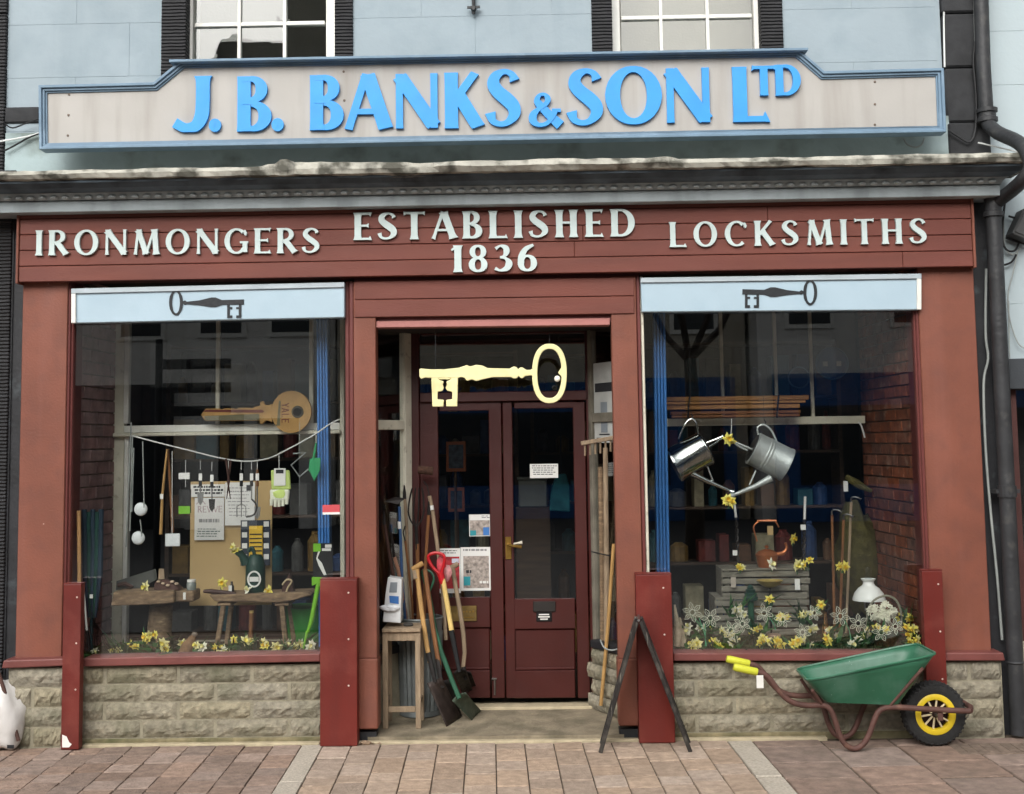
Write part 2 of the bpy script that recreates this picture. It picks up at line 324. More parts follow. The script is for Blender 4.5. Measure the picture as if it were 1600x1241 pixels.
BRICKREF = M('brick_with_reflection', '8F706E', .8, var=.25, vs=9, bump=.6, bs=40, rnd=.12, dirt=('b09a98', 9, .62, .78, .55))  # purple-grey brick, lightened with the window reflection put into its colour
MORTB = M('brick_mortar', '74645a', .95, var=.3, vs=12, bump=.6, bs=60)
PAVE = M('block_paver', 'AC9886', .9, var=.2, vs=20, bump=.5, bs=60, bd=.009, rnd=.15, dirt=('7b6b5c', 3, .5, .75, .35))
PAVEL = M('block_paver_brown', '917D70', .9, var=.24, vs=18, bump=.5, bs=60, bd=.009, rnd=.22, dirt=('5f5148', 3, .5, .75, .4))
PAVER = M('sandstone_flag', '907C70', .9, var=.26, vs=13, bump=.5, bs=50, bd=.009, rnd=.17, dirt=('6d6358', 3, .48, .75, .5))
GRAN = M('granite_strip', 'B3AA9C', .85, var=.2, vs=60, bump=.4, bs=90, dirt=('8e8576', 4, .5, .8, .4))
SAND = M('joint_sand', '5a4f43', 1, var=.3, vs=30, bump=.6, bs=90)
CONC = M('worn_step_stone', '8A7F6B', .85, var=.3, vs=7, bump=.5, bs=40, bd=.01, dirt=('4d4a3a', 4.5, .45, .7, .65), chips=('b9ae96', 12, .78))
EDGE = M('edging_stone', 'B5A88C', .9, var=.15, vs=14, bump=.4)
ASPH = M('asphalt', (.06, .06, .06), .9, var=.3, vs=30, bump=.5, bs=120)
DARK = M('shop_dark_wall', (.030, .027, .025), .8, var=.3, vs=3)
DARKW = M('dark_shelf_wood', (.06, .035, .02), .6, var=.3, vs=5, stretch=(1, 1, 8))
PIPE = M('black_iron_pipe', '2E2F31', .5, var=.25, vs=7, bump=.3, bs=30, dirt=('5c5a55', 12, .6, .8, .5))
BLUEP = M('blue_gloss_paint', '3A71B0', .35, var=.1, vs=5, bump=.05, spec=.6)
GL = glass('shop_glass', 1.95, (.97, .98, .975)); GLU = glass('old_sash_glass', 1.6, (.8, .82, .8), 0, .0006)
GLB = glass('back_glass', 1.45, (.95, .96, .96))
# ================================================================ ground
FSL = 0.0
b = MB().box(-90, 90, -90, .06, -.6, -.008); ground = obj('pavement', b, SAND); tag(ground, kind='structure')
b = MB().box(-90, 90, -60, -4.6, -.02, .004); tag(obj('road', b, ASPH), kind='structure')
b = MB().box(-90, 90, 5, 90, -.6, -.03); tag(obj('ground_behind', b, ASPH), kind='structure')
def paver_mesh(mt, sd, bev=.006):
    rnd = random.Random(sd); b = MB().box(-.5, .5, -.5, .5, -.04, 0)
    b.v = [(x*(1-.012*rnd.random()), y*(1-.012*rnd.random()), z+(.002*rnd.uniform(-1, 1) if z == 0 else 0)) for x, y, z in b.v]
    return mesh_only(b, mt, bev)
PM = {k: [paver_mesh(mt, i) for i in range(4)] for k, mt in (('c', PAVE), ('l', PAVEL), ('r', PAVER), ('g', GRAN))}
SK = math.radians(-2.2)                                   # joints run slightly askew to the front
def pave_col(x, wd, kind, rows, y0, lift=0):
    y = y0; i = 0
    while y > -1.75:
        L = rows(i); cy = y-L/2; cx = x-cy*math.tan(SK)*-1
        o = piece('paver', random.choice(PM[kind]), (cx, cy, random.uniform(-.0025, .0025)+lift), ground, (wd-.006, L-.02, 1), -SK+random.uniform(-.006, .006))
        o.rotation_euler.x = random.uniform(-.006, .006); o.rotation_euler.y = random.uniform(-.008, .008)
        y -= L; i += 1
xg1a, xg1b = G(463, 1175).x, G(497, 1175).x; xg2a, xg2b = G(1146, 1175).x, G(1186, 1175).x
rc = lambda i: random.choice((.16, .2, .24, .28, .34))
rl = lambda i: random.choice((.17, .2, .24, .3))
cw = .172
n = round((xg2a-xg1b)/cw); cwc = (xg2a-xg1b)/n
for i in range(n): pave_col(xg1b+cwc*(i+.5), cwc, 'c', rc, -.045-random.random()*.0)
pave_col((xg1a+xg1b)/2, xg1b-xg1a, 'g', lambda i: .85, -.05, .001); pave_col((xg2a+xg2b)/2, xg2b-xg2a, 'g', lambda i: .85, -.05, .001)
for i in range(17): pave_col(xg1a-cw*(i+.5), cw, 'l', rl, -.05)
rows_r = [.16, .38, .34, .4, .3, .42, .3]
for i in range(6): pave_col(xg2b+.41*(i+.5), .405, 'r', lambda k: rows_r[k % 7]+(.05 if i % 2 else 0), -.05)
# paving outside the picture, too many to count
b = MB(); rnd = random.Random(3)
for sx in range(-40, 41):
    x = sx*.3
    for k in range(34):
        y = -.2-.3*k*.42
        if y > -1.75 and xg1a-cw*17 < x-.15 and x+.15 < xg2b+.41*6: continue
        if y > -1.9 and xg1a-cw*17-.2 < x < xg2b+.41*6+.2: continue
        if y < -4.4: continue
        b.box(x-.147, x+.147, y-.06, y+.06, -.04, -.001+.002*rnd.random())
o = obj('paver_field', b, PAVEL, ground); tag(o, kind='stuff')
# edging strip along the foot of the shop front
b = MB(); b.box(XX(130, 1160, -.03), XX(500, 1160, -.03), -.05, .0, -.03, .012); b.box(XX(558, 1155, -.03), XX(1292, 1155, -.03), -.05, .0, -.03, .012)
tag(obj('edging_strip', b, EDGE, None, .004), kind='structure')
# recess floor
YD = .74                                                  # plane of the doors
b = MB(); xl, xr = XX(575, 1150, .02), XX(975, 1150, .02); zb = .05
b.add([(xl, .004, .03), (xr, .004, .03), (xr, YD+.2, zb), (xl, YD+.2, zb), (xl, .004, -.2), (xr, .004, -.2), (xr, YD+.2, -.2), (xl, YD+.2, -.2)], [(0,1,2,3),(4,5,1,0),(5,6,2,1),(6,7,3,2),(7,4,0,3),(7,6,5,4)])
bm_n = 14; floor = obj('entrance_floor', b, CONC); tag(floor, kind='structure')
def floor_z(y): return .03+(zb-.03)*max(0, y)/(YD+.2)
b = MB().box(XX(640, 1095, YD), XX(925, 1095, YD), YD-.05, YD+.1, zb-.03, zb+.012); tag(obj('door_sill_stone', b, EDGE, None, .004), kind='structure')
# drain cover far right
g1, g2 = G(1478, 1162), G(1600, 1180)
dc = thing('drain_cover', 'flat brown cover plate set in the paving by the downpipe', 'cover', (g1.x+.3, g1.y-.1, 0))
b = MB(); b.box(g1.x, g1.x+.62, g2.y+.02, g1.y-.02, -.02, .006); obj('plate', b, M('brown_cover', '75665a', .9, var=.3, vs=20, bump=.5), dc, .003)
b = MB()
for i in range(9): b.box(g1.x+.05+i*.062, g1.x+.075+i*.062, g2.y+.05, g1.y-.05, .0045, .009)
obj('tread_bars', b, M('brown_cover', ''), dc)
# ================================================================ the shop building
XL, XR = XX(5, 200, .08), XX(1478, 200, .08)
SB = thing('shop_building', 'old shop house with red wooden shop front and pale blue upper wall', 'building', (0, .5, 0))
ZC = ZZ(800, 250, -.4)                                    # top of cornice slab
YW = .10
# upper wall built round the two sash windows
wl0, wl1 = XX(290, 60, YW), XX(523, 60, YW); wr0, wr1 = XX(957, 60, YW), XX(1190, 60, YW)
zs = ZC+.02; zt = 6.6; zw0, zw1 = ZZ(800, 130, YW), ZZ(800, 130, YW)+1.9
b = MB()
for x0, x1, z0, z1 in ((XL, wl0, zs-.35, zt), (wl1, wr0, zs-.35, zt), (wr1, XR, zs-.35, zt), (wl0, wl1, zs-.35, zw0), (wr0, wr1, zs-.35, zw0), (wl0, wl1, zw1, zt), (wr0, wr1, zw1, zt)):
    b.box(x0, x1, YW, YW+.35, z0, z1)
uw = obj('upper_wall', b, BLUEW, SB)
# ashlar joints: shallow raised faces leave thin grooves
b = MB(); rowh = .355; z = zs-.02
cuts = [XL+.004, wl0-.17, wl1+.13, wr0-.14, wr1+.14, XR-.004]
k = 0
while z < 5.6:
    for x0, x1 in ((XL+.01, wl0-.155), (wl1+.115, wr0-.125), (wr1+.135, XR-.03)):
        xs = [x0]; x = x0+(.45 if k % 2 else .8)
        while x < x1-.2: xs.append(x); x += .85
        xs.append(x1)
        for i in range(len(xs)-1):
            piece_mb = MB().box(xs[i]+.0006, xs[i+1]-.0006, YW-.0025-.0012*random.random(), YW+.01, z+.0007, z+rowh-.0007)
            obj('ashlar_block', piece_mb, BLUEW, uw, .0005)
    z += rowh; k += 1
# black tooled stone margins, black quoins
for i, (a, c) in enumerate(((252, 290), (523, 551), (925, 957), (1190, 1224))):
    b = MB(); z = zs-.02; x0, x1 = XX(a, 60, YW-.02), XX(c, 60, YW-.02)
    while z < 5.4:
        b.box(x0, x1, YW-.022, YW+.16, z, z+.40); z += .404
    obj('window_margin', b, BLACKS, SB, .003)
x0, x1 = XX(1478, 150, YW-.03), XX(1532, 150, YW-.03); z = zs-.08
while z < 5.6:
    b = MB().box(x0, x1+.05, YW-.03-.012*random.random(), YW+.3, z, z+.352); obj('quoin', b, BLACKR, SB, .012); z += .358
x0, x1 = XX(-60, 200, YW-.03), XX(6, 200, YW-.03); z = zs-.3
while z < 5.6:
    b = MB().box(x0, x1, YW-.03, YW+.3, z, z+.35); obj('quoin', b, BLACKS, SB, .006); z += .355
b = MB().pbox(6, 167, 62, 192, YW-.02, YW+.05); obj('sill_band', b, BLACKR, SB, .01)
# sash windows
YS = .20
def sash(x0, x1, bars, hb, back):
    z0, z1 = zw0, zw1; f = MB()
    a, c = XX(x0, 60, YS), XX(x1, 60, YS)
    fr = obj('sash_window', MB().box(a-.02, a+.05, YS-.02, YS+.06, z0, z1).box(c-.05, c+.02, YS-.02, YS+.06, z0, z1).box(a+.05, c-.05, YS-.018, YS+.06, z1-.07, z1).box(a+.05, c-.05, YS-.018, YS+.06, z0, z0+.08), WHITE, SB, .004)
    xs = [a+.05]+[XX(q, 60, YS) for q in bars]+[c-.05]
    zb1 = ZZ((x0+x1)/2, hb, YS); zsb = [z0+.08, zb1-.36 if zb1-.36 > z0+.12 else zb1, zb1, zb1+.36, zb1+.72, z1-.07]; zsb = sorted(set(zsb))
    for q in xs[1:-1]: obj('glazing_bar', MB().box(q-.011, q+.011, YS-.012, YS+.04, z0+.08, z1-.07), WHITE, fr, .003)
    for q in zsb[1:-1]:
        h = .013
        for i in range(len(xs)-1): obj('glazing_bar', MB().box(xs[i]+.0112, xs[i+1]-.0112, YS-.010, YS+.04, q-h, q+h), WHITE, fr, .003)
    for i in range(len(xs)-1):
        for j in range(len(zsb)-1):
            t = random.uniform(-.0012, .0012); pb = MB().box(xs[i]+.008, xs[i+1]-.008, YS+.012, YS+.016, zsb[j]+.008, zsb[j+1]-.008)
            pb.v = [(x, y+t*(x-xs[i])/.3+random.uniform(-.0004, .0004), zz) for x, y, zz in pb.v]
            obj('pane', pb, GLU, fr)
    obj('room_back', MB().box(a-.3, c+.3, YS+.5, YS+.55, z0-.2, z1+.2), back, fr)
sash(290, 522, (374, 445), 38, M('upstairs_dark', (.05, .045, .04), .9))
sash(957, 1190, (1033, 1106), 27, M('upstairs_sky_beige', 'B9AFA6', .9, var=.05))  # beige back panel added to brighten the panes like reflected sky
# wall below the sign, above the cornice
b = MB().box(XL+.02, XX(1484, 220, YW-.03), YW-.03, YW+.05, ZC-.12, ZC+.34); obj('plinth_band', b, M('band_paint', '9FB0B2', .8, var=.12, vs=4, bump=.3, bs=20, dirt=('5b6258', 4, .5, .7, .7)), SB)
# ---------------------------------------------------------------- cornice
cz = [ZZ(800, q, y) for q, y in ((252, -.40), (267, -.40), (270, -.37), (287, -.24), (290, -.22), (300, -.19), (303, -.17), (319, -.165))]
prof = [(-.37, cz[2]), (-.365, cz[2]-.012), (-.33, (cz[2]+cz[3])/2+.03), (-.29, (cz[2]+cz[3])/2-.01), (-.25, cz[3]), (-.235, cz[3]-.006)]
xr_of = lambda y: XX(1560, 300, -.16)+(-.165-y)*-1.0*-1 if False else XX(1562, 300, -.165)+(-y-.165)*.62
def extr(prof, back=.06):
    b = MB(); n = len(prof); xl_ = -4.3; vs = []; fs = []
    for y, z in prof: vs += [(xl_, y, z), (xr_of(y), y, z)]
    for i in range(n-1): fs.append((2*i, 2*i+1, 2*i+3, 2*i+2))
    k = len(vs); 
    vs += [(xl_, back, prof[0][1]), (xr_of(prof[0][0]), back, prof[0][1]), (xl_, back, prof[-1][1]), (xr_of(prof[-1][0]), back, prof[-1][1])]
    fs += [(0, 1, k+1, k), (2*n-2, 2*n-1, k+3, k+2), tuple([2*i+1 for i in range(n)]+[k+3, k+1]), tuple([2*i for i in range(n)]+[k+2, k])]
    return b.add(vs, fs)
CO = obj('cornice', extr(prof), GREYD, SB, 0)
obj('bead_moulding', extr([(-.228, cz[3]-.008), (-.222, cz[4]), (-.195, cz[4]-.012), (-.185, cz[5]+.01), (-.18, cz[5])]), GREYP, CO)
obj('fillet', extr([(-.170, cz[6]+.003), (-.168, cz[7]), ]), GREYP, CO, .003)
db = mesh_only(MB().blob((0, 0, 0), .025, .02, .014, 8), M('bead_paint', 'A9B0B0', .6, var=.1), 0, True)
x = -3.3; i = 0
while x < xr_of(-.2)-.03:
    piece('bead', db, (x, -.200, cz[5]+.010), CO); x += .0725; i += 1
# rough stone slab on top of the cornice
b = MB(); nx = 190; prof2 = [(.08, 1.02), (-.2, 1.0), (-.40, .92), (-.418, .5), (-.405, .06), (-.36, 0), (.08, .0)]
xa, xb = -4.3, xr_of(-.38)+.03; zlo, zhi = cz[2]+.002, cz[0]
for i in range(nx+1):
    x = xa+(xb-xa)*i/nx; px_ = 780+(x-.0)*250
    for j, (y, t) in enumerate(prof2):
        nn = noise.noise(Vector((x*3.1, y*9, t*3))); n2 = noise.noise(Vector((x*13, j*3.3, 7)))
        zz = zlo+(zhi-zlo)*t; yy = y
        if 0 < j < 6: zz += .008*nn+.007*n2; yy += .012*nn+.008*n2
        if 440 < px_ < 1060 and j in (1, 2): zz += .012*(1+.6*nn)                 # thicker crust of old mortar
        if abs(px_-470) < 12 and j in (2, 3, 4): yy -= .025; zz += .02 if j == 2 else -.012
        if 700 < px_ < 1050 and j in (2, 3): yy -= .02*(1+nn)
        b.v.append((x, yy, zz))
m_ = len(prof2)
for i in range(nx):
    for j in range(m_):
        j2 = (j+1) % m_; b.f.append((i*m_+j, i*m_+j2, (i+1)*m_+j2, (i+1)*m_+j))
b.f += [tuple(range(m_)), tuple(range(nx*m_, (nx+1)*m_))]
obj('slab', b, STONEC, CO)
b = MB(); xs_ = [XX(q, 240, -.1) for q in (400, 1050)]
for i in range(26):
    x = xs_[0]+(xs_[1]-xs_[0])*i/26; b.blob((x+.04, -.12+.05*random.random(), ZC+.0), .09, .10, .022+.014*random.random(), 8, .5, i)
obj('mortar_flaunching', b, STONEC, CO, 0, True)
# ---------------------------------------------------------------- fascia of horizontal boards
YF = -.07
fx0, fx1 = XX(27, 390, YF), XX(1522, 370, YF); fz0 = (ZZ(27, 441, YF)+ZZ(1520, 417, YF))/2; fz1 = cz[7]+.01
FA = obj('fascia', MB().box(fx0, fx1, YF+.02, .10, fz0+.004, fz1), TRIM, SB)
nb = 5; bh = (ZZ(780, 430, YF)-fz0+.112)/1.14; bh = .1005; z = fz0
joints = [[-2.9+5.45], [XX(898, 415, YF)], [XX(643, 398, YF), XX(911, 378, YF)], [XX(1200, 360, YF)], [XX(420, 350, YF)], []]
for i in range(6):
    z1 = min(z+bh, fz1)
    if z1-z < .02: break
    xs = [fx0+.012]+[q for q in joints[i] if fx0 < q < fx1]+[fx1-.012]
    for a, c in zip(xs, xs[1:]): obj('board', MB().box(a+.001, c-.001, YF-.001*random.random(), YF+.03, z+.0022, z1-.0018), REDF, FA, .003)
    z = z1
for a in (fx0-.004, fx1-.012): obj('edge_batten', MB().box(a, a+.016, YF-.012, .06, fz0-.008, fz1), RED, FA, .003)
# wall behind the fascia ends and dark strip left of the pilaster
# ---------------------------------------------------------------- pilasters
def upright(name, a, c, ytop, ybot, Yf, Yb, mt, par=SB, bev=.004):
    """a, c: pixel x at the level half way"""
    ym = (ytop+ybot)/2; return obj(name, MB().box(XX(a, ym, Yf), XX(c, ym, Yf), Yf, Yb, ZZ((a+c)/2, ybot, Yf), ZZ((a+c)/2, ytop, Yf)), mt, par, bev)
pl = upright('pilaster', 30, 101, 436, 1034, 0, .25, RED); pr = upright('pilaster', 1446, 1535, 416, 1024, 0, .25, RED)
upright('moulding', 101.3, 106, 440, 1020, .015, .2, TRIM, pl); upright('moulding', 106.3, 111, 440, 1028, .035, .2, TRIM, pl)
upright('moulding', 1441, 1445.7, 424, 1022, .015, .2, TRIM, pr); upright('moulding', 1437, 1440.7, 424, 1022, .035, .2, TRIM, pr)
c1 = upright('pilaster', 553, 588, 440, 1029, .0, .12, RED); c2 = upright('pilaster', 960, 1000, 432, 1029, .0, .12, RED)
upright('moulding', 540, 546, 440, 1020, .03, .12, TRIM, c1); upright('moulding', 546.3, 552.7, 440, 1020, .012, .12, TRIM, c1)
upright('moulding', 1000.3, 1006, 432, 1020, .012, .12, TRIM, c2); upright('moulding', 1006.3, 1011, 432, 1020, .03, .12, CREAM, c2)
upright('plinth', 550, 590.5, 1030, 1140, -.022, .12, RED, c1, .008); upright('plinth', 966, 1004, 1030, 1135, -.022, .12, RED, c2, .008)
obj('foot', MB().box(XX(553, 1143, 0), XX(588, 1143, 0), .01, .1, .0, .06), BLACKW, c1); obj('foot', MB().box(XX(968, 1143, 0), XX(1002, 1143, 0), .01, .1, .0, .06), BLACKW, c2)
# header over the doorway
HD = obj('door_header', MB().box(XX(553, 470, .0), XX(1000, 470, .0), .03, .3, ZZ(780, 505, .0), fz0+.003), TRIM, SB)
obj('board', MB().ppoly([(554, 440), (991, 433.5), (991, 462), (554, 468)], -.008, .05), REDF, HD, .003)
obj('board', MB().ppoly([(554, 469), (991, 463), (991, 490), (554, 496)], -.010, .05), REDF, HD, .003)
obj('lintel_trim', MB().ppoly([(587, 502), (953, 497), (953, 508), (587, 512)], .02, .14), M('pink_worn_trim', 'A8706A', .6, var=.1), HD, .003)
# sills and caps
for q in (((130, 1029), (500, 1021.5), (500, 1034), (130, 1042)), ((1053, 1021), (1445, 1021), (1445, 1033), (1053, 1033))):
    obj('window_sill', MB().ppoly(q, -.035, .14), SILLM, SB, .006, seg=2)
obj('cap', MB().ppoly([(5, 1032), (100, 1029), (100, 1041), (2, 1045)], -.09, .2), SILLM, SB, .008, seg=2)
obj('cap', MB().ppoly([(1477, 1020), (1568, 1020), (1571, 1033), (1477, 1033)], -.09, .2), SILLM, SB, .008, seg=2)
# ---------------------------------------------------------------- stone stall risers
def rough_block(sd):
    rnd = random.Random(sd); nx, nz_ = 14, 5; vs = []; fs = []
    for j in range(nz_+1):
        for i in range(nx+1):
            u, v = i/nx, j/nz_; e = min(u*4.4, (1-u)*4.4, v*1.1, (1-v)*1.1)*.1
            d = .016*min(1, e/.035)*(1+.9*noise.noise(Vector((u*6+sd*9, v*2.2, sd)))+.5*noise.noise(Vector((u*19+sd*5, v*6, sd*2))))
            vs.append((u-.5, -d, v-.5))
    for j in range(nz_):
        for i in range(nx): a = j*(nx+1)+i; fs.append((a, a+1, a+nx+2, a+nx+1))
    k = len(vs); vs += [(-.5, .06, -.5), (.5, .06, -.5), (.5, .06, .5), (-.5, .06, .5)]; c = (0, nx, nz_*(nx+1)+nx, nz_*(nx+1))
    fs += [(k+3, k+2, k+1, k)]
    fs += [tuple(range(nx, -1, -1))+(k, k+1), tuple(range(c[3], c[2]+1))+(k+2, k+3), tuple(j*(nx+1) for j in range(nz_+1))+(k+3, k), tuple(j*(nx+1)+nx for j in range(nz_, -1, -1))+(k+1, k+2)]
    return mesh_only(MB().add(vs, fs), BLOCK)
BM = [rough_block(i) for i in range(7)]
def riser(px0, px1, ytop, Yf, courses, zb_, shift=0, name='stall_riser'):
    x0, x1 = XX(px0, 1100, Yf), XX(px1, 1100, Yf); zt_ = ZZ((px0+px1)/2, ytop, Yf); h = (zt_-zb_)/courses
    r = obj(name, MB().box(x0, x1, Yf+.008, .25 if Yf < .5 else Yf+.1, zb_-.05, zt_-.001), MORTAR, SB)
    for k in range(courses):
        x = x0-(.30 if (k+shift) % 2 else .07)
        while x < x1-.02:
            a, c = max(x, x0), min(x+.445, x1)
            if c-a > .03: piece('stone_block', random.choice(BM), ((a+c)/2, Yf+.006, zb_+h*(k+.5)), r, (c-a-.011, 1, h-.011))
            x += .455
    return r
riser(125, 503, 1040, .006, 4, .035); riser(1050, 1446, 1034, .006, 4, .035, 1)
riser(12, 100, 1044, -.055, 4, .0, 1); riser(1478, 1568, 1034, -.055, 4, .0)
for q0, q1 in ((125, 503), (1050, 1446)): obj('footing', MB().box(XX(q0, 1100, 0), XX(q1, 1100, 0), .0, .2, -.02, .034), M('mossy_footing', '7d7459', .95, var=.3, vs=14, bump=.8, dirt=('454a2c', 4, .45, .7, .7)), SB, .006)
# ---------------------------------------------------------------- display windows
YG = .06
def bigpane(x0, x1, yt, yb):
    return obj('shop_window_pane', MB().box(XX(x0, 760, YG), XX(x1, 760, YG), YG, YG+.006, ZZ((x0+x1)/2, yb, YG), ZZ((x0+x1)/2, yt, YG)), GL, SB)
bigpane(108, 546, 470, 1030); bigpane(1004, 1440, 455, 1027)
def blind(pts, label, keypts, flip):
    x, z = P(pts[3][0], pts[3][1], -.03).x, P(*pts[3], -.03).z; t = thing('blind_box', label, 'blind box', (P((pts[2][0]+pts[3][0])/2, (pts[2][1]+pts[3][1])/2, -.03)))
    obj('face', MB().ppoly(pts, -.02, .05), BLIND, t, .004)
    q = pts; e = 8
    obj('top_rail', MB().ppoly([q[0], q[1], (q[1][0], q[1][1]+e), (q[0][0], q[0][1]+e)], -.034, -.0205), BLINDF, t, .003)
    ends = ((q[0][0], q[0][0]+7, q[0][1], q[3][1]),) if not flip else ((q[1][0]-7, q[1][0], q[1][1], q[2][1]),)
    for a, c, yt, yb in ends: obj('end_cap', MB().ppoly([(a, yt+e), (c, yt+e), (c, yb), (a, yb)], -.036, -.0205), WHITE, t, .003)
    # key emblem, painted board cut-out
    kx, ky, s, fl = keypts
    def K(pp): return XZ([(kx+fl*u*s, ky+v*s) for u, v in pp], -.024)
    em = MB(); ring = [(math.cos(a*math.pi/12)*8.5, math.sin(a*math.pi/12)*18.5) for a in range(24)]
    rr = [(*K([p])[0], .0145+(.004 if abs(p[0]) > 7 else 0)) for p in ring]; em.stroke(rr, -.026, -.021, True)
    sh = [(11, -2), (14, -3.5), (17, -1.5), (36, -3.5), (55, -8), (62, -8), (72, -4), (106, -5), (106, 3), (72, 3.5), (62, 7), (55, 7), (36, 4), (17, 2.5), (14, 3.5), (11, 2)]
    em.poly(K(sh), -.0256, -.021)
    for pl_ in ([(80, 3), (84, 3), (84, 7), (88, 7), (88, 10), (84, 10), (84, 20), (88, 20), (88, 24), (80, 24)], [(102, 3), (98, 3), (98, 7), (94, 7), (94, 10), (98, 10), (98, 20), (94, 20), (94, 24), (102, 24)]): em.poly(K(pl_), -.0252, -.021)
    obj('key_emblem', em, KEYB, t)
blind([(111, 451), (538, 441), (538, 496), (112, 505)], 'pale blue roller blind box with key emblem above the left window', (275, 473, 1, 1), False)
blind([(1001, 434), (1440, 427.5), (1440, 484), (1003, 487.5)], 'pale blue roller blind box with key emblem above the right window', (1266, 457, 1, -1), True)
# display floors and brick side walls
YB = .82
zf = ZZ(320, 1024, YG)-.03
xlw, xrw = XX(106, 760, YG), XX(546, 760, YG); xlb = XX(176, 760, YB)
obj('display_floor', MB().box(xlw-.1, XX(590, 1000, .1), YG+.01, 1.0, zf-.08, zf), DARKW, SB)
obj('display_floor', MB().box(XX(1000, 1000, .1), XX(1450, 1000, .1), YG+.01, 1.5, zf-.08, zf), DARKW, SB)
def brickwall(A, B, z0, z1, mt, h=.075, L=.225):
    A, B = Vector((*A, 0)), Vector((*B, 0)); d = (B-A); Ln = d.length; d.normalize(); nrm = Vector((-d.y, d.x, 0)); ang = math.atan2(d.y, d.x)
    mb = MB(); q = [A+nrm*.006, B+nrm*.006, B+nrm*.1, A+nrm*.1]
    mb.add([(v.x, v.y, z0) for v in q]+[(v.x, v.y, z1) for v in q], [(0,1,2,3)[::-1],(4,5,6,7),(0,1,5,4),(1,2,6,5),(2,3,7,6),(3,0,4,7)])
    wl = obj('brick_wall', mb, MORTB, SB)
    bm_ = [mesh_only((lambda r: (lambda b: (setattr(b, 'v', [(x+r.uniform(-.01, .01), y+(r.uniform(-.004, .004) if y < 0 else 0), zz+r.uniform(-.02, .02)) for x, y, zz in b.v]), b)[1])(MB().box(-.5, .5, -.01, .05, -.5, .5)))(random.Random(s)), mt, .006) for s in range(4)]
    z = z0; k = 0
    while z < z1-.02:
        s = -(L/2 if k % 2 else 0)-.02
        while s < Ln-.02:
            a, c = max(0, s), min(Ln, s+L)
            if c-a > .03:
                p = A+d*((a+c)/2); piece('brick', random.choice(bm_), (p.x, p.y, z+h/2), wl, (c-a-.011, 1, min(h, z1-z)-.010), ang)
            s += L
        z += h; k += 1
    return wl
zbt = ZZ(320, 440, YG)+.05
brickwall((xlw, YG+.012), (xlb, YB), zf, zbt, BRICKREF, .082)          # left reveal, faces right
xrr, xrbk = XX(1441, 760, YG), XX(1352, 760, 1.25)
brickwall((xrbk, 1.25), (xrr, YG+.012), zf, zbt, BRICK)               # right reveal, faces left
# outer skins behind the glass heads and side fillers
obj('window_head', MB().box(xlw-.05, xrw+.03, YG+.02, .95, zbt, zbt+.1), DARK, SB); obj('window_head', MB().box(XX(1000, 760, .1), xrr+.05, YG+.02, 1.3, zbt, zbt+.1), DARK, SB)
# ---------------------------------------------------------------- rear frames of the displays
def pf(name, x0, yt, x1, yb, Yf, Yb, mt, par=SB, bev=.004): return obj(name, MB().pbox(x0, yt, x1, yb, Yf, Yb), mt, par, bev)
RF = pf('rear_frame', 175, 498, 193, 1008, YB, YB+.06, CREAM); 
pf('post', 193.5, 498, 201, 662, YB-.01, YB+.05, WHITE, RF); pf('post', 192, 680, 199, 1006, YB-.012, YB+.05, WHITE, RF)
pf('transom', 193.6, 663, 531, 674, YB-.008, YB+.05, WHITE, RF); pf('ledge', 176, 674.5, 531, 680, YB-.05, YB+.05, CREAM, RF)
pf('bottom_rail', 200, 1001, 531, 1009, YB-.006, YB+.05, CREAM, RF)
for x in (340, 486): pf('glazing_bar', x-3, 498, x+3, 662.5, YB+.0, YB+.03, CREAM, RF, .002)
pf('end_post', 531.3, 498, 538, 1008, YB-.01, YB+.05, CREAM, RF)
for x0, x1 in ((201, 337), (343, 483), (489, 531)): pf('rear_pane', x0-1, 500, x1+1, 664, YB+.02, YB+.024, GLB, RF, 0)
YB2 = 1.1
RF2 = pf('rear_frame', 1040, 652, 1352, 664, YB2-.02, YB2+.05, CREAM)
for x in (1128, 1212, 1268): pf('glazing_bar', x-2.5, 480, x+2.5, 651.7, YB2, YB2+.03, CREAM, RF2, .002)
for x0, x1 in ((1042, 1125.5), (1130.5, 1209.5), (1214.5, 1265.5), (1270.5, 1350)): pf('rear_pane', x0-1, 482, x1+1, 653, YB2+.012, YB2+.016, GLB, RF2, 0)
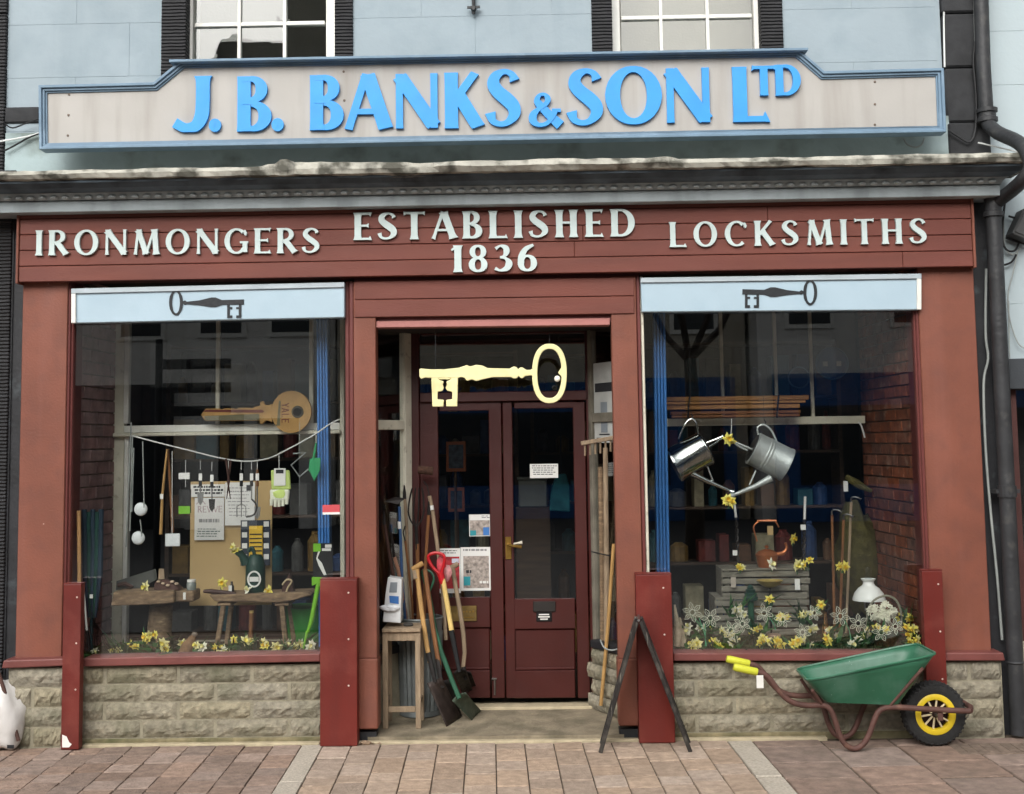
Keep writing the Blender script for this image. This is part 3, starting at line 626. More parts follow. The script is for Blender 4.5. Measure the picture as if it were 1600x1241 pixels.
# ---------------------------------------------------------------- entrance recess
xo0, xo1 = XX(588, 800, .1), XX(960, 800, .1); xd0, xd1 = XX(640, 800, YD), XX(927, 800, YD); zrt = ZZ(780, 505, .06)
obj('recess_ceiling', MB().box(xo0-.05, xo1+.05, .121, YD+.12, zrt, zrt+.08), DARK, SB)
YR0 = .30
def side(x0, x1, mt, side_):
    def at(t): return Vector((x0+(x1-x0)*t, YR0+(YD-YR0)*t, 0))
    n = Vector((-(YD-YR0), x1-x0, 0)).normalized()
    if side_ > 0: n = Vector((n.x, n.y, 0))
    out = n if (n.x > 0) == (side_ < 0) else -n               # towards the walk-in space
    def slab(name, t0, t1, z0, z1, th, m_, par, bev=.004, off=0):
        a, c = at(t0)+out*off, at(t1)+out*off; q = [a-n*th/2, c-n*th/2, c+n*th/2, a+n*th/2]
        return obj(name, MB().add([(v.x, v.y, z0) for v in q]+[(v.x, v.y, z1) for v in q], [(0,1,2,3)[::-1],(4,5,6,7),(0,1,5,4),(1,2,6,5),(2,3,7,6),(3,0,4,7)]), m_, par, bev)
    zs_ = .50
    sw = slab('side_window', .0, .03, zs_, zrt, .04, mt, SB); slab('post', .86 if side_ < 0 else .92, 1.0, .02, zrt, .05, mt, sw); slab('sill', .0, .91, zs_-.05, zs_-.0005, .14, BLACKW, sw)
    ztm = ZZ(610, 664, .5) if side_ < 0 else ZZ(940, 652, .5); tf = .859 if side_ < 0 else .919
    slab('transom', .031, tf, ztm-.032, ztm+.032, .045, mt, sw)
    slab('pane', .031, tf, zs_+.001, ztm-.033, .005, GL, sw, 0); slab('pane', .031, tf, ztm+.033, zrt-.001, .005, GL, sw, 0)
    slab('low_wall', .0, .95, .0, zs_-.051, .08, MORTAR, sw)
    return sw, at, n, out, slab
DRKF = M('grey_brown_frame', '6f6a5e', .75, var=.3, vs=9, bump=.3)  # right side frame, darker grey-brown than the left one
SWL = side(XX(562, 800, YR0), xd0, CREAM, -1); SWR = side(XX(988, 800, YR0), xd1, DRKF, 1)
obj('return_wall', MB().box(XX(556, 800, .12), XX(572, 800, .12), .121, YR0-.02, .0, zrt), TRIM, SB); obj('return_wall', MB().box(XX(976, 800, .12), XX(992, 800, .12), .121, YR0-.02, .0, zrt), TRIM, SB)
# rough stone facing of the low wall right of the doors
sw, at, n, out, slabR = SWR; dd_ = at(1)-at(0); ang = math.atan2(-dd_.y, -dd_.x); ang = ang if Vector((math.sin(ang), -math.cos(ang), 0)).dot(out) > 0 else ang+math.pi
for k in range(4):
    for t in ((.2, .68) if k % 2 else (.35, .8)):
        p = at(t)+out*.052; piece('stone_block', random.choice(BM), (p.x, p.y, .045+.1*k+.05), sw, (.25, 1, .092), ang)
# door set
DF = pf('door_frame', 640.5, 514, 656, 1092, YD, YD+.1, MAROON); pf('jamb', 919, 512, 927, 1090, YD, YD+.1, MAROON, DF)
pf('mullion', 656.3, 612, 918.7, 627, YD+.0, YD+.1, MAROON, DF); pf('head', 656.3, 508, 918.7, 522, YD+.0, YD+.1, MAROON, DF)
pf('pane', 656.3, 521, 918.7, 613, YD+.05, YD+.055, GL, DF, 0)
def leaf(x0, x1, pane, par):
    Yf, Yb = YD+.03, YD+.075; top, bot = 628, 1091
    a, c, d, e = pane                                     # glass left,right,top,bottom
    lf = pf('door', x0, top, a, bot, Yf, Yb, MAROON, SB); pf('stile', c, top, x1, bot, Yf, Yb, MAROON, lf)
    for yt, yb in ((top, d), (e, e+47), (1048, bot)): pf('rail', a+.2, yt, c-.2, yb, Yf+.001, Yb, MAROON, lf)
    pf('pane', a-2, d-2, c+2, e+2, Yf+.02, Yf+.025, GL, lf, 0)
    pf('panel', a+.2, e+47.2, c-.2, 1047.8, Yf+.018, Yb, MAROON, lf, .008); pf('panel_moulding', a+.5, 1043, c-.5, 1047.5, Yf+.004, Yf+.018, MAROON, lf, .006)
    return lf
DL = leaf(657, 786, (686, 766, 642, 934), SB); DR = leaf(788, 918, (803, 899, 638, 936), SB)
BRASS = M('brass', 'B08D4A', .32, metal=1, var=.15, vs=20); BRASSD = M('aged_brass', '8A7448', .5, metal=.9, var=.2, vs=20)
hd = pf('handle_plate', 789.5, 839, 799, 874, YD+.022, YD+.0295, BRASS, DR, .002)
obj('lever', MB().tube(PP([(794, 851, YD+.02), (794, 851, YD-.025), (800, 853, YD-.03), (815, 855, YD-.03)]), [.008, .008, .009, .011], 8), BRASS, DR, 0, True)
obj('lever', MB().tube(PP([(803, 850, YD+.02), (808, 849, YD-.0), (816, 848, YD-.0)]), [.006, .006, .012], 8), M('ivory_knob', 'cfc9b8', .4), DR, 0, True)
pf('letter_plate', 833, 940, 868, 956, YD+.018, YD+.0295, M('dark_iron', '3a3735', .5, metal=.6, var=.2), DR, .003)
sg = pf('notice_plate', 838, 957, 862, 971, YD+.022, YD+.0295, M('black_plate', '151516', .4), DR, .001)
b = MB()
for i, (a, c) in enumerate(((842, 858), (841, 859), (844, 856))): b.pbox(a, 959.5+i*3.6, c, 961.4+i*3.6, YD+.0205, YD+.0218)
obj('print', b, WHITE, DR)
bp = pf('brass_letter_plate', 702, 947, 745, 971, YD+.020, YD+.0295, BRASSD, DL, .003)
b = MB(); [b.pbox(723+i*5, 953+random.random()*3, 726+i*5, 957, YD+.018, YD+.0198) for i in range(4)]; b.pbox(724, 964, 740, 965.5, YD+.018, YD+.0198); obj('print', b, BRASS, DL)
obj('bolt', MB().tube(PP([(773, 1060, YD+.02), (773, 1086, YD+.02)]), .006, 6).tube(PP([(768, 1061, YD+.02), (776, 1061, YD+.02)]), .006, 6), M('steel', '9a9a98', .35, metal=1), DL)
# ---------------------------------------------------------------- shop interior
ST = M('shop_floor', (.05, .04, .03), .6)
x0, x1 = -3.4, 3.4
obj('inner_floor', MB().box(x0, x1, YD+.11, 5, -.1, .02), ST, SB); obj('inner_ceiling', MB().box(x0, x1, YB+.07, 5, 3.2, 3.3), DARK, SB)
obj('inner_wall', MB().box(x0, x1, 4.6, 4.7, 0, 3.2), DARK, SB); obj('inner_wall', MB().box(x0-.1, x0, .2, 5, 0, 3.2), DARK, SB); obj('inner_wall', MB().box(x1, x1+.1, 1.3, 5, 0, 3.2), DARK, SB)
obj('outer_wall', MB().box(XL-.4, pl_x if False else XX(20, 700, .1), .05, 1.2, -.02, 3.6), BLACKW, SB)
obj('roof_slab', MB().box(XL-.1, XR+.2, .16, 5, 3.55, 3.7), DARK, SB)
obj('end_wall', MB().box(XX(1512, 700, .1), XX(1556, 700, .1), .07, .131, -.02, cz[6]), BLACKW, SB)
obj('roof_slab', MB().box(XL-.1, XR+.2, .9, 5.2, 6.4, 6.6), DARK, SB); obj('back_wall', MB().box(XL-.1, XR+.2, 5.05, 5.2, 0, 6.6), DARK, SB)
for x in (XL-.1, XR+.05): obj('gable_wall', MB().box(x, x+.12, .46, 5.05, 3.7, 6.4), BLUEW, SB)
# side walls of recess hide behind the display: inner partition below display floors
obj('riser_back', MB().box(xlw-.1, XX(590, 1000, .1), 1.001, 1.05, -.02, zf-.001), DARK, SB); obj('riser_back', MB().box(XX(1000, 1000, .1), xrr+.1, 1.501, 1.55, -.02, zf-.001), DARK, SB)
# ================================================================ the big sign on the cornice
YSG = -.20
out = [(62, 234), (61, 134), (240, 129.5), (283, 94.5), (1247, 76.5), (1288, 112), (1474, 107), (1478, 207)]
o2 = XZ(out, YSG)
sgn = thing('shop_sign', 'long grey sign board with stepped top and blue raised letters above the cornice', 'sign', (P(770, 220, YSG)))
cx_ = sum(p[0] for p in o2)/8; cz_ = sum(p[1] for p in o2)/8
def inset(pts, d):
    n = len(pts); r = []
    a = sum(pts[i][0]*pts[(i+1) % n][1]-pts[(i+1) % n][0]*pts[i][1] for i in range(n)); sg_ = 1 if a > 0 else -1
    for i in range(n):
        p, q, s = Vector(pts[i-1]), Vector(pts[i]), Vector(pts[(i+1) % n]); e1, e2 = (q-p).normalized(), (s-q).normalized()
        n1, n2 = Vector((-e1.y, e1.x))*sg_, Vector((-e2.y, e2.x))*sg_; bis = (n1+n2); k = d/max(.3, bis.dot(n1)/1); r.append(tuple(q+bis*k))
    return r
obj('board', MB().poly(inset(o2, .012), YSG+.025, YSG+.08), SIGNB, sgn)
def ring_frame(a, c, y0, y1):
    b = MB(); n = len(a)
    for i in range(n):
        j = (i+1) % n; q = [a[i], a[j], c[j], c[i]]; b.poly(q, y0, y1)
    return b
i1, i2, i3 = inset(o2, .018), inset(o2, .034), inset(o2, .044)
obj('frame', ring_frame(o2, i1, YSG-.012, YSG+.10), SIGNF, sgn, .003); obj('frame_step', ring_frame(inset(o2, .0182), i2, YSG+.002, YSG+.09), SIGNF, sgn, .003); obj('frame_bead', ring_frame(inset(o2, .0342), i3, YSG+.014, YSG+.08), SIGNF, sgn, .002)
obj('cap_strip', MB().ppoly([(264, 93), (1263, 74.5), (1263, 78.5), (264, 97)], YSG-.05, YSG+.1), SIGNF, sgn, .002)
for x, y in ((108, 148), (107, 180), (106, 212), (1367, 128), (1367, 163), (1367, 195), (537, 112), (538, 157), (965, 155)): obj('screw', MB().lathe([(.008, 0), (.007, .004), (0, .005)], P(x, y, YSG+.025), (0, -1, 0), 8), M('rusty_screw', '6a5d52', .7), sgn)
for ch, a, c, yt, yb in (('J', 270, 325, 119, 205), ('.', 325, 346, 119, 206), ('B', 368, 421, 119, 205), ('.', 423, 444, 119, 205), ('B', 482, 534, 117, 203), ('A', 540, 608, 115, 202), ('N', 616, 685, 115, 200), ('K', 693, 753, 113, 200), ('S', 764, 812, 108, 197), ('&', 827, 880, 145, 197), ('S', 891, 941, 107, 195), ('O', 946, 1036, 104, 193), ('N', 1040, 1111, 106, 191), ('L', 1143, 1200, 104, 190), ('T', 1176, 1213, 103, 149), ('D', 1211, 1253, 101, 149)):
    x0, x1, z0, z1 = XX(a, yb, YSG), XX(c, yb, YSG), ZZ((a+c)/2, yb, YSG), ZZ((a+c)/2, yt, YSG)
    small = ch in 'TD' and yb == 149
    letter(ch, x0, x1, z0, z1, YSG+.002 if not small else YSG-.001, YSG+.026, SIGNT, sgn, W=.245, T=.10, fl=1.06)
# ================================================================ lettering on the fascia
def lettering(txt, x0, x1, yb0, yb1, yt0, label, gap=.22, par=None, W=.2, T=.075):
    a, c = P(x0, yb0, YF), P(x1, yb1, YF); hgt = ZZ(x0, yt0, YF)-a.z; t = thing('lettering', label, 'lettering', ((a.x+c.x)/2, YF, a.z), 'white lettering on the fascia')
    word(txt, a.x, c.x, a.z, a.z+hgt, YF-.022, YF-.0012, LETW, t, (c.z-a.z)/(c.x-a.x), gap, W, T, 1.45)
lettering('IRONMONGERS', 57, 500, 400, 396, 361, 'white raised serif letters reading IRONMONGERS on the red fascia')
lettering('ESTABLISHED', 553, 993, 376, 370, 333.5, 'white raised serif letters reading ESTABLISHED, upper middle line of the fascia', .24, W=.23)
lettering('1836', 705, 839, 426, 424, 384.5, 'white raised numerals 1836 under the middle word of the fascia', .2, W=.24)
lettering('LOCKSMITHS', 1046, 1447, 387, 381, 348, 'white raised serif letters reading LOCKSMITHS on the red fascia', .3)
# ================================================================ red posts in front of the shop front
def post(x0, x1, yt, yb, Y, dep, label):
    t = thing('guard_post', label, 'post', (XX((x0+x1)/2, 1100, Y), Y+dep/2, 0), 'red box posts before the shop front')
    z1 = ZZ((x0+x1)/2, yt, Y); ym = (yt+yb)/2
    z0 = .004; a, c = XX(x0, ym, Y), XX(x1, ym, Y)
    obj('casing', MB().box(a, c, Y, Y+dep, z0, z1), REDP, t, .004, seg=2)
    obj('cap', MB().box(a-.002, c+.002, Y-.002, Y+dep, z1+.0005, z1+.006), REDP, t, .002)
    for f in (.08, .36, .64): obj('screw', MB().lathe([(.006, 0), (.005, .003), (0, .004)], (a+(c-a)*.77, Y-.0005, z1-(z1-z0)*f), (0, -1, 0), 8), M('screw', 'c9b4aa', .5), t)
post(97, 125, 913, 1168, -.13, .065, 'slim red box post by the left pilaster, white worn patch at its foot')
post(500, 558, 906, 1160, -.11, .1, 'wide red box post between the left window and the doorway')
post(996, 1052, 898, 1156, -.11, .1, 'wide red box post right of the doorway behind the folding board')
post(1446, 1478, 892, 1150, -.13, .065, 'slim red box post by the right pilaster behind the wheelbarrow')
b = MB().ppoly([(97, 1148), (104, 1151), (108, 1160), (112, 1163), (108, 1168), (97, 1168)], -.1316, -.1302); o = obj('bare_patch', b, WHITE, bpy.data.objects['guard_post'])
# ================================================================ gold key over the doorway
YK = .10
ky = thing('key_sign', 'big pale yellow cut-out key hanging in the doorway opening', 'sign', P(770, 636, YK))
def kp(u, v): return (640+u/6.154, 520+v/6.154)
b = MB(); sh = [(92, 350), (110, 343), (200, 352), (330, 352), (480, 335), (530, 318), (548, 308), (568, 320), (590, 322), (640, 308), (700, 316), (750, 340), (960, 345), (985, 330), (1005, 324), (1030, 330), (1045, 352), (1062, 334), (1085, 332), (1105, 346), (1125, 357), (1160, 357), (1185, 345), (1185, 412), (1150, 412), (1110, 418), (1085, 440), (1065, 435), (1048, 415), (1030, 440), (1000, 442), (975, 428), (800, 428), (700, 450), (640, 466), (600, 450), (550, 464), (525, 432), (490, 428), (466, 436), (200, 436), (150, 432), (108, 445), (93, 420)]
b.ppoly([kp(*p) for p in sh], YK, YK+.02)
for q in ([(208, 430), (280, 430), (280, 450), (330, 470), (318, 500), (330, 530), (318, 560), (270, 570), (268, 640), (330, 645), (325, 712), (218, 712)], [(395, 430), (466, 430), (458, 710), (352, 710), (350, 645), (408, 640), (410, 570), (360, 558), (345, 530), (360, 500), (350, 470), (395, 450)]): b.ppoly([kp(*p) for p in q], YK+.0008, YK+.02)
b.ppoly([kp(*p) for p in [(280, 434), (395, 434), (395, 449), (280, 449)]], YK+.0012, YK+.02)
obj('shaft', b, GOLD, ky, .005, seg=2)
rr = []
for i in range(36):
    a = math.pi*2*i/36; u, v = 1345+142*math.copysign(abs(math.cos(a))**.85, math.cos(a)), 392+262*math.copysign(abs(math.sin(a))**.85, math.sin(a)); q = P(*kp(u, v), YK); rr.append((q.x, q.z, .034))
obj('bow', MB().stroke(rr, YK-.0006, YK+.02, True).ppoly([kp(*p) for p in [(1470, 300), (1455, 340), (1425, 385), (1450, 410), (1470, 440)]], YK-.0009, YK+.02), GOLD, ky, .006, seg=2)
obj('lamp', MB().blob(P(*kp(1420, 443), YK), .02, .02, .02, 10), M('white_bulb', 'f4efe0', .3), ky, 0, True)
b = MB(); zt_ = ZZ(780, 507, .08)
for u in (250, 1345): q = P(*kp(u, 345 if u < 600 else 130), YK+.01); b.tube([q, (q.x, q.y, zt_+.02)], .0016, 4)
obj('hanging_wire', b, KEYB, ky)
# ================================================================ folding board seen edge on
ABM = M('worn_black_wood', '26221F', .7, var=.4, vs=14, bump=.4, dirt=('7d776d', 9, .5, .8, .4), streak=('8f897e', .6, .7, .5, 60, 5)); ABG = M('board_slate', '17191b', .55, var=.3, vs=5)
gl, gr = G(938, 1177), G(1079, 1176); apx = P(999, 972, -.33); vd = Vector((apx.x-CAM.x, apx.y-CAM.y, 0)).normalized(); DEP = .22
Ya = (gl.y+gr.y)/2
ab = thing('folding_sign_board', 'black wooden folding pavement board standing edge on before the red post', 'sign', ((gl.x+gr.x)/2, Ya+.15, 0))
top = Vector(P(998, 972, Ya)); 
for nm, g, s in (('panel', gl, -1), ('panel', gr, 1)):
    g = Vector((g.x, Ya, .0)); t_ = top+Vector((s*.012, 0, 0)); 
    for k in (0, 1):
        sh_ = vd*(DEP*k); b = MB().bar(g+sh_+vd*.012, t_+sh_+vd*.012, .024, .022, (0, 1, 0)); pn = obj('leg', b, ABM, ab, .003)
    d1 = (t_-g); b = MB(); pts = [g+d1*.10+vd*.0245, g+d1*.985+vd*.0245, g+d1*.985+vd*(DEP-.0005), g+d1*.10+vd*(DEP-.0005)]; nn = d1.cross(vd).normalized()*.006
    b.add([p-nn for p in pts]+[p+nn for p in pts], [(0,1,2,3)[::-1],(4,5,6,7),(0,1,5,4),(1,2,6,5),(2,3,7,6),(3,0,4,7)]); obj('panel', b, ABG, ab)
obj('hinge', MB().tube([top+Vector((0, 0, .008)), top+vd*DEP+Vector((0, 0, .008))], .008, 8), M('steel', ''), ab)
# ================================================================ wheelbarrow
WBG = M('green_tray_paint', '2B6148', .42, var=.12, vs=5, bump=.05, dirt=('5f8574', 6, .5, .75, .5), chips=('93ab9e', 38, .73), spec=.55); RUST = M('rusty_brown_tube', '573B34', .65, var=.25, vs=14, bump=.2, dirt=('7a5a4a', 18, .6, .75, .6)); RUB = M('tyre_rubber', '242424', .8, var=.2, vs=10, bump=.4, bs=60, dirt=('57524a', 6, .55, .8, .5)); YEL = M('yellow_plastic', 'D6B92A', .4, var=.08); YELG = M('yellow_grip', 'C9CB3A', .45, var=.08)
YN, YFR = -.46, -.10
wb = thing('wheelbarrow', 'green wheelbarrow with rusty tube frame and yellow spoked wheel parked against the wall', 'wheelbarrow', (XX(1340, 1150, YN), -.28, 0))
def sh(pts, Y): return PP(pts, Y)
near_top = [P(1262, 1064, YN), P(1466, 1023, YN)]; far_top = [P(1243, 1045, YFR+.02), P(1432, 1005, YFR+.02)]
nb_, fb = [P(1292, 1098, YN+.09), P(1406, 1102, YN+.09)], [P(1292, 1098, YN+.09)+Vector((0, .22, 0)), P(1406, 1102, YN+.09)+Vector((0, .22, 0))]
def lerp(a, c, t): return a+(c-a)*t
rings = []
for k in range(7):
    t = k/6; cs = [lerp(nb_[0], near_top[0], t), lerp(nb_[1], near_top[1], t), lerp(fb[1], far_top[1], t), lerp(fb[0], far_top[0], t)]
    ring = []; R_ = .16
    for i in range(4):
        p, q, s = cs[i-1], cs[i], cs[(i+1) % 4]
        a, c = q+(p-q)*R_, q+(s-q)*R_
        for j in range(5):
            u = j/4; ring.append((a*(1-u)+q*u)*(1-u)+(q*(1-u)+c*u)*u)
    rings.append(ring)
b = MB(); n = len(rings[0]); cen = sum(rings[0], Vector())/n
for r in rings: b.v += [tuple(p) for p in r]
for k in range(6):
    for i in range(n): j = (i+1) % n; b.f.append((k*n+i, k*n+j, (k+1)*n+j, (k+1)*n+i))
b.f.append(tuple(range(n)))
o = obj('tray', b, WBG, wb, 0, True); md = o.modifiers.new('s', 'SOLIDIFY'); md.thickness = .003
b = MB(); lip = rings[-1]; b.tube(lip+[lip[0]], .0075, 6); obj('rim', b, WBG, wb, 0, True)
path = [(1150, 1043), (1182, 1050), (1199, 1057), (1214, 1076), (1228, 1091), (1243, 1099), (1262, 1102), (1285, 1102), (1296, 1107), (1304, 1122), (1311, 1144), (1320, 1160), (1334, 1167), (1348, 1161), (1358, 1145), (1366, 1124), (1374, 1110), (1388, 1105), (1410, 1105), (1440, 1107), (1500, 1110), (1516, 1110)]
nearP = PP(path, YN+.10)
zmin = min(p.z for p in nearP); nearP = [Vector((p.x, p.y, p.z+(.017-zmin)*max(0, min(1, (.30-p.z)/.3)))) for p in nearP]
farP = [Vector((p.x, p.y+.28, p.z)) for p in nearP]
for nm, pth in (('frame_tube', nearP), ('frame_tube', farP)): obj(nm, MB().tube(spl([tuple(p) for p in pth], 4), .0165, 10), RUST, wb, 0, True)
obj('nose_bar', MB().tube([nearP[-1], nearP[-1]+Vector((.02, .05, .01)), farP[-1]+Vector((.02, -.05, .01)), farP[-1]], .0165, 10), RUST, wb, 0, True)
for pth in (nearP, farP): d = (pth[1]-pth[0]); obj('grip', MB().tube([pth[0]-d*.12, pth[0], pth[1], pth[1]+d*.05], [.019, .0225, .0225, .019], 10), YELG, wb, 0, True)
for pth, tp in ((nearP, near_top), (farP, far_top)):
    e = tp[1]+(pth[0]-pth[0]); obj('stay', MB().tube([pth[17], (tp[1]*.8+pth[17]*.2)+Vector((-.03, 0, -.015))], .010, 8), RUST, wb, 0, True)
    obj('stay', MB().tube([pth[7], (tp[0]*.62+pth[7]*.38)+Vector((-.006, 0, 0))], .010, 8), RUST, wb, 0, True)
for k in (7, 18): obj('cross_bar', MB().tube([nearP[k], farP[k]], .012, 8), RUST, wb, 0, True)
wc = P(1458, 1114, YN+.24); wr = wc.z-.002 
wheel = obj('wheel', MB().lathe([(wr*.62, -.045), (wr*.80, -.055), (wr*.95, -.045), (wr, -.018), (wr, .018), (wr*.95, .045), (wr*.80, .055), (wr*.62, .045)], wc, (0, 1, 0), 40, cap=False), RUB, wb, 0, True)
b = MB(); b.lathe([(wr*.44, -.035), (wr*.47, -.052), (wr*.58, -.056), (wr*.64, -.050), (wr*.64, .05), (wr*.58, .052), (wr*.44, .035)], wc, (0, 1, 0), 40); b.f = [f for f in b.f if len(f) == 4]; obj('rim', b, YEL, wheel, 0, True)
SP = M('spoke_plastic', 'D8C9A6', .45, var=.1)
for k in range(10):
    a = 2*math.pi*k/10+.15; d = Vector((math.cos(a), 0, math.sin(a))); obj('spoke', MB().bar(wc+d*wr*.10+Vector((0, -.03, 0)), wc+d*wr*.47+Vector((0, -.036, 0)), .010, .012), SP, wheel, .002)
obj('hub', MB().lathe([(.0, -.05), (.018, -.05), (.018, .05), (0, .05)], wc, (0, 1, 0), 14), M('dark_hub', '2a1512', .5), wheel)
obj('disc', MB().lathe([(wr*.46, -.004), (wr*.46, .004)], wc, (0, 1, 0), 30), M('dark_hub', ''), wheel)
b = MB(); 
for k in range(40):
    a = 2*math.pi*k/40; d = Vector((math.cos(a), 0, math.sin(a))); 
    for s in (-1, 1): b.bar(wc+d*wr*.90+Vector((0, s*.048, 0)), wc+d*wr*.985+Vector((0, s*.030, 0)), .012, .012, (0, 0, 1) if abs(d.z) < .9 else (1, 0, 0))
tag(obj('tread_lugs', b, RUB, wheel), kind='stuff'); obj('axle', MB().tube([(wc.x, nearP[0].y, wc.z), (wc.x, farP[0].y, wc.z)], .009, 8), M('steel', ''), wb)
for pth in (nearP, farP): obj('axle_bracket', MB().bar((wc.x, pth[0].y, wc.z-.015), (wc.x, pth[0].y, pth[19].z), .03, .006), RUST, wb)
q = P(1183, 1052, YN+.085); obj('price_tag', MB().box(q.x-.005, q.x+.035, q.y-.002, q.y, q.z-.085, q.z-.012), WHITE, wb).rotation_euler = (0, 0, 0)
# ================================================================ downpipe and its cables
YDP = -.06
dp = thing('downpipe', 'black cast iron downpipe with a swan neck over the cornice end', 'downpipe', (XX(1572, 1140, YDP), YDP, 0))
rp = .046
obj('pipe', MB().tube(PP([(1532, -260, .0), (1533, 0, .0), (1536, 100, .0), (1541, 180, .0)]), rp, 16), PIPE, dp, 0, True)
obj('collar', MB().lathe([(rp+.002, 0), (rp+.018, .005), (rp+.018, .03), (rp+.008, .035), (rp+.008, .06), (rp+.018, .065), (rp+.018, .09), (rp+.002, .095)], P(1543, 192, .0)), PIPE, dp, 0, True)
obj('swan_neck', MB().tube(spl([tuple(p) for p in PP([(1542, 184, 0), (1545, 195, -.02), (1560, 208, -.12), (1590, 222, -.3), (1606, 240, -.44), (1610, 262, -.46), (1600, 280, -.42), (1578, 300, -.2), (1556, 318, YDP), (1553, 336, YDP)])], 4), rp-.002, 14), PIPE, dp, 0, True)
obj('collar', MB().lathe([(rp, -.0), (rp+.016, .0), (rp+.016, .03), (rp+.006, .035), (rp+.006, .12), (rp+.014, .125), (rp+.014, .14), (rp, .145)], P(1552, 334, YDP)-Vector((0, 0, .02))), PIPE, dp, 0, True)
top_, bot_ = P(1552, 330, YDP), P(1582, 1148, YDP)
obj('pipe', MB().tube([(top_.x, YDP, top_.z), (top_.x, YDP, .02)], rp+.002, 18), PIPE, dp, 0, True)
for yy in (768,): q = P(1563, yy, YDP); obj('bracket', MB().lathe([(rp+.003, -.035), (rp+.010, -.035), (rp+.010, .035), (rp+.003, .035)], (top_.x, YDP, q.z), n=18).box(top_.x-.07, top_.x+.075, YDP-.012, YDP+.09, q.z-.012, q.z+.012), PIPE, dp)
obj('joint_ring', MB().lathe([(rp+.003, -.008), (rp+.009, 0), (rp+.003, .008)], (top_.x, YDP, ZZ(1578, 1035, YDP))), PIPE, dp, 0, True)
def cable(name, label, pts, r, mt, cat='cable', group='cables on the walls'):
    q = spl([tuple(p) for p in PP(pts)], 5); return tag(obj(name, MB().tube(q, r, 6), mt, None, 0, True), label, cat, group)
CB = M('black_cable', '1e1f21', .6, var=.2); CG = M('grey_cable', '8e9390', .6, var=.2); CWt = M('white_cable', 'd5d8d6', .5, var=.1)
cable('cable', 'thin grey lead pipe running down between right pilaster and downpipe', [(1541, 420, .02), (1540, 520, .02), (1544, 560, .02), (1537, 600, .02), (1540, 700, .02), (1548, 800, .02), (1558, 900, .02), (1566, 1000, .02)], .008, CG)
cable('cable', 'pale lead strip beside the top of the black downpipe', [(1524, -20, .05), (1525, 30, .05), (1526, 64, .05)], .014, CG)
cable('cable', 'black cable hanging beside the right end of the big sign', [(1523, 66, .03), (1521, 100, .03), (1525, 150, .03), (1524, 200, .03), (1515, 222, .03), (1495, 212, .03), (1482, 203, .03)], .007, CB)
cable('cable', 'white cable along the right edge of the blue upper wall', [(1475, -20, .07), (1475, 40, .07), (1476, 105, .07)], .006, CWt)
cable('cable', 'pale wire slanting across black stone below the swan neck', [(1528, 223, .03), (1550, 228, .0), (1580, 235, -.1), (1600, 240, -.1)], .005, CWt)
cable('cable', 'white wire crossing the wall left of the big sign', [(0, 221, .04), (25, 217, .04), (45, 213, .04), (70, 206, .04)], .006, CWt)
cable('cable', 'dark wire above the white one left of the sign', [(8, 194, .04), (20, 200, .04), (40, 193, .04), (66, 184, .04)], .005, CB)
cable('cable', 'lowest dark wire in the corner left of the sign', [(6, 236, .04), (22, 228, .04), (45, 215, .04), (66, 207, .04)], .006, CB)
cable('cable', 'loose hoop of pale wire on the band under the sign', [(1412, 217, .05), (1418, 226, .05), (1430, 230, .05), (1440, 226, .05), (1444, 216, .05)], .005, CG)
# iron wall tie
wt = thing('wall_tie', 'small black iron cross anchor on the blue wall between the sash windows', 'anchor', P(740, 22, YW-.03))
obj('stem', MB().tube(PP([(740, -30), (740, 22)], YW-.035), .012, 8), PIPE, wt); obj('cross', MB().bar(P(730, 12, YW-.04), P(750, 11, YW-.04), .014, .014).lathe([(.012, -.02), (.02, 0), (.008, .02)], P(740, 14, YW-.045), (0, 1, 0), 8), PIPE, wt)
# ================================================================ neighbours
NR = thing('neighbour_building', 'pale painted house with dark shop front beyond the downpipe', 'building', (XX(1700, 1000, .1), .3, 0))
xn0 = XX(1533, 400, .13); nwz = ZZ(1590, 562, .13)
b = MB(); z = nwz; k = 0
nw = obj('wall', MB().box(xn0-.05, 7, .14, .5, nwz, 6.6), PALEW, NR)
while z < 5.6:
    x = xn0-(.3 if k % 2 else 0)
    while x < 5.2:
        obj('ashlar_block', MB().box(max(x, xn0)+.002, x+.75-.002, .137+.001*random.random(), .15, z+.0008, z+.355-.0008), PALEW, nw, .0012); x += .75
    z += .355; k += 1
obj('fascia', MB().box(XX(1562, 590, .0), 7, .0, .14, ZZ(1590, 608, .0), nwz-.001), M('dark_grey_fascia', '34383c', .6), NR, .004)
obj('shop_front', MB().box(xn0+.1, XX(1597, 800, .08), .08, .3, 0, ZZ(1590, 608, .08)), M('dark_red_brown_frame', '4a2a26', .6), NR, .004)
obj('shop_interior', MB().box(xn0+.1, 7, .6, .7, 0, nwz), DARK, NR); obj('shop_glass', MB().box(XX(1597, 800, .08), 6, .15, .156, .4, ZZ(1590, 608, .08)), GL, NR)
obj('stall_riser', MB().box(xn0+.1, 7, .05, .2, 0, .55), M('cream_panel', 'b0a894', .7), NR, .004)
b = thing('meter_box', 'grey tilted metal junction box on the pale wall beside the downpipe', 'box', P(1594, 370, .03)); o = obj('case', MB().ppoly([(1582, 365), (1600, 325), (1625, 335), (1612, 378)], .0, .13), M('grey_box_metal', '4c4d4d', .6, var=.2), b, .006); obj('lid', MB().ppoly([(1586, 362), (1601, 331), (1620, 338), (1610, 372)], -.008, -.0005), M('grey_box_metal', ''), b, .003)
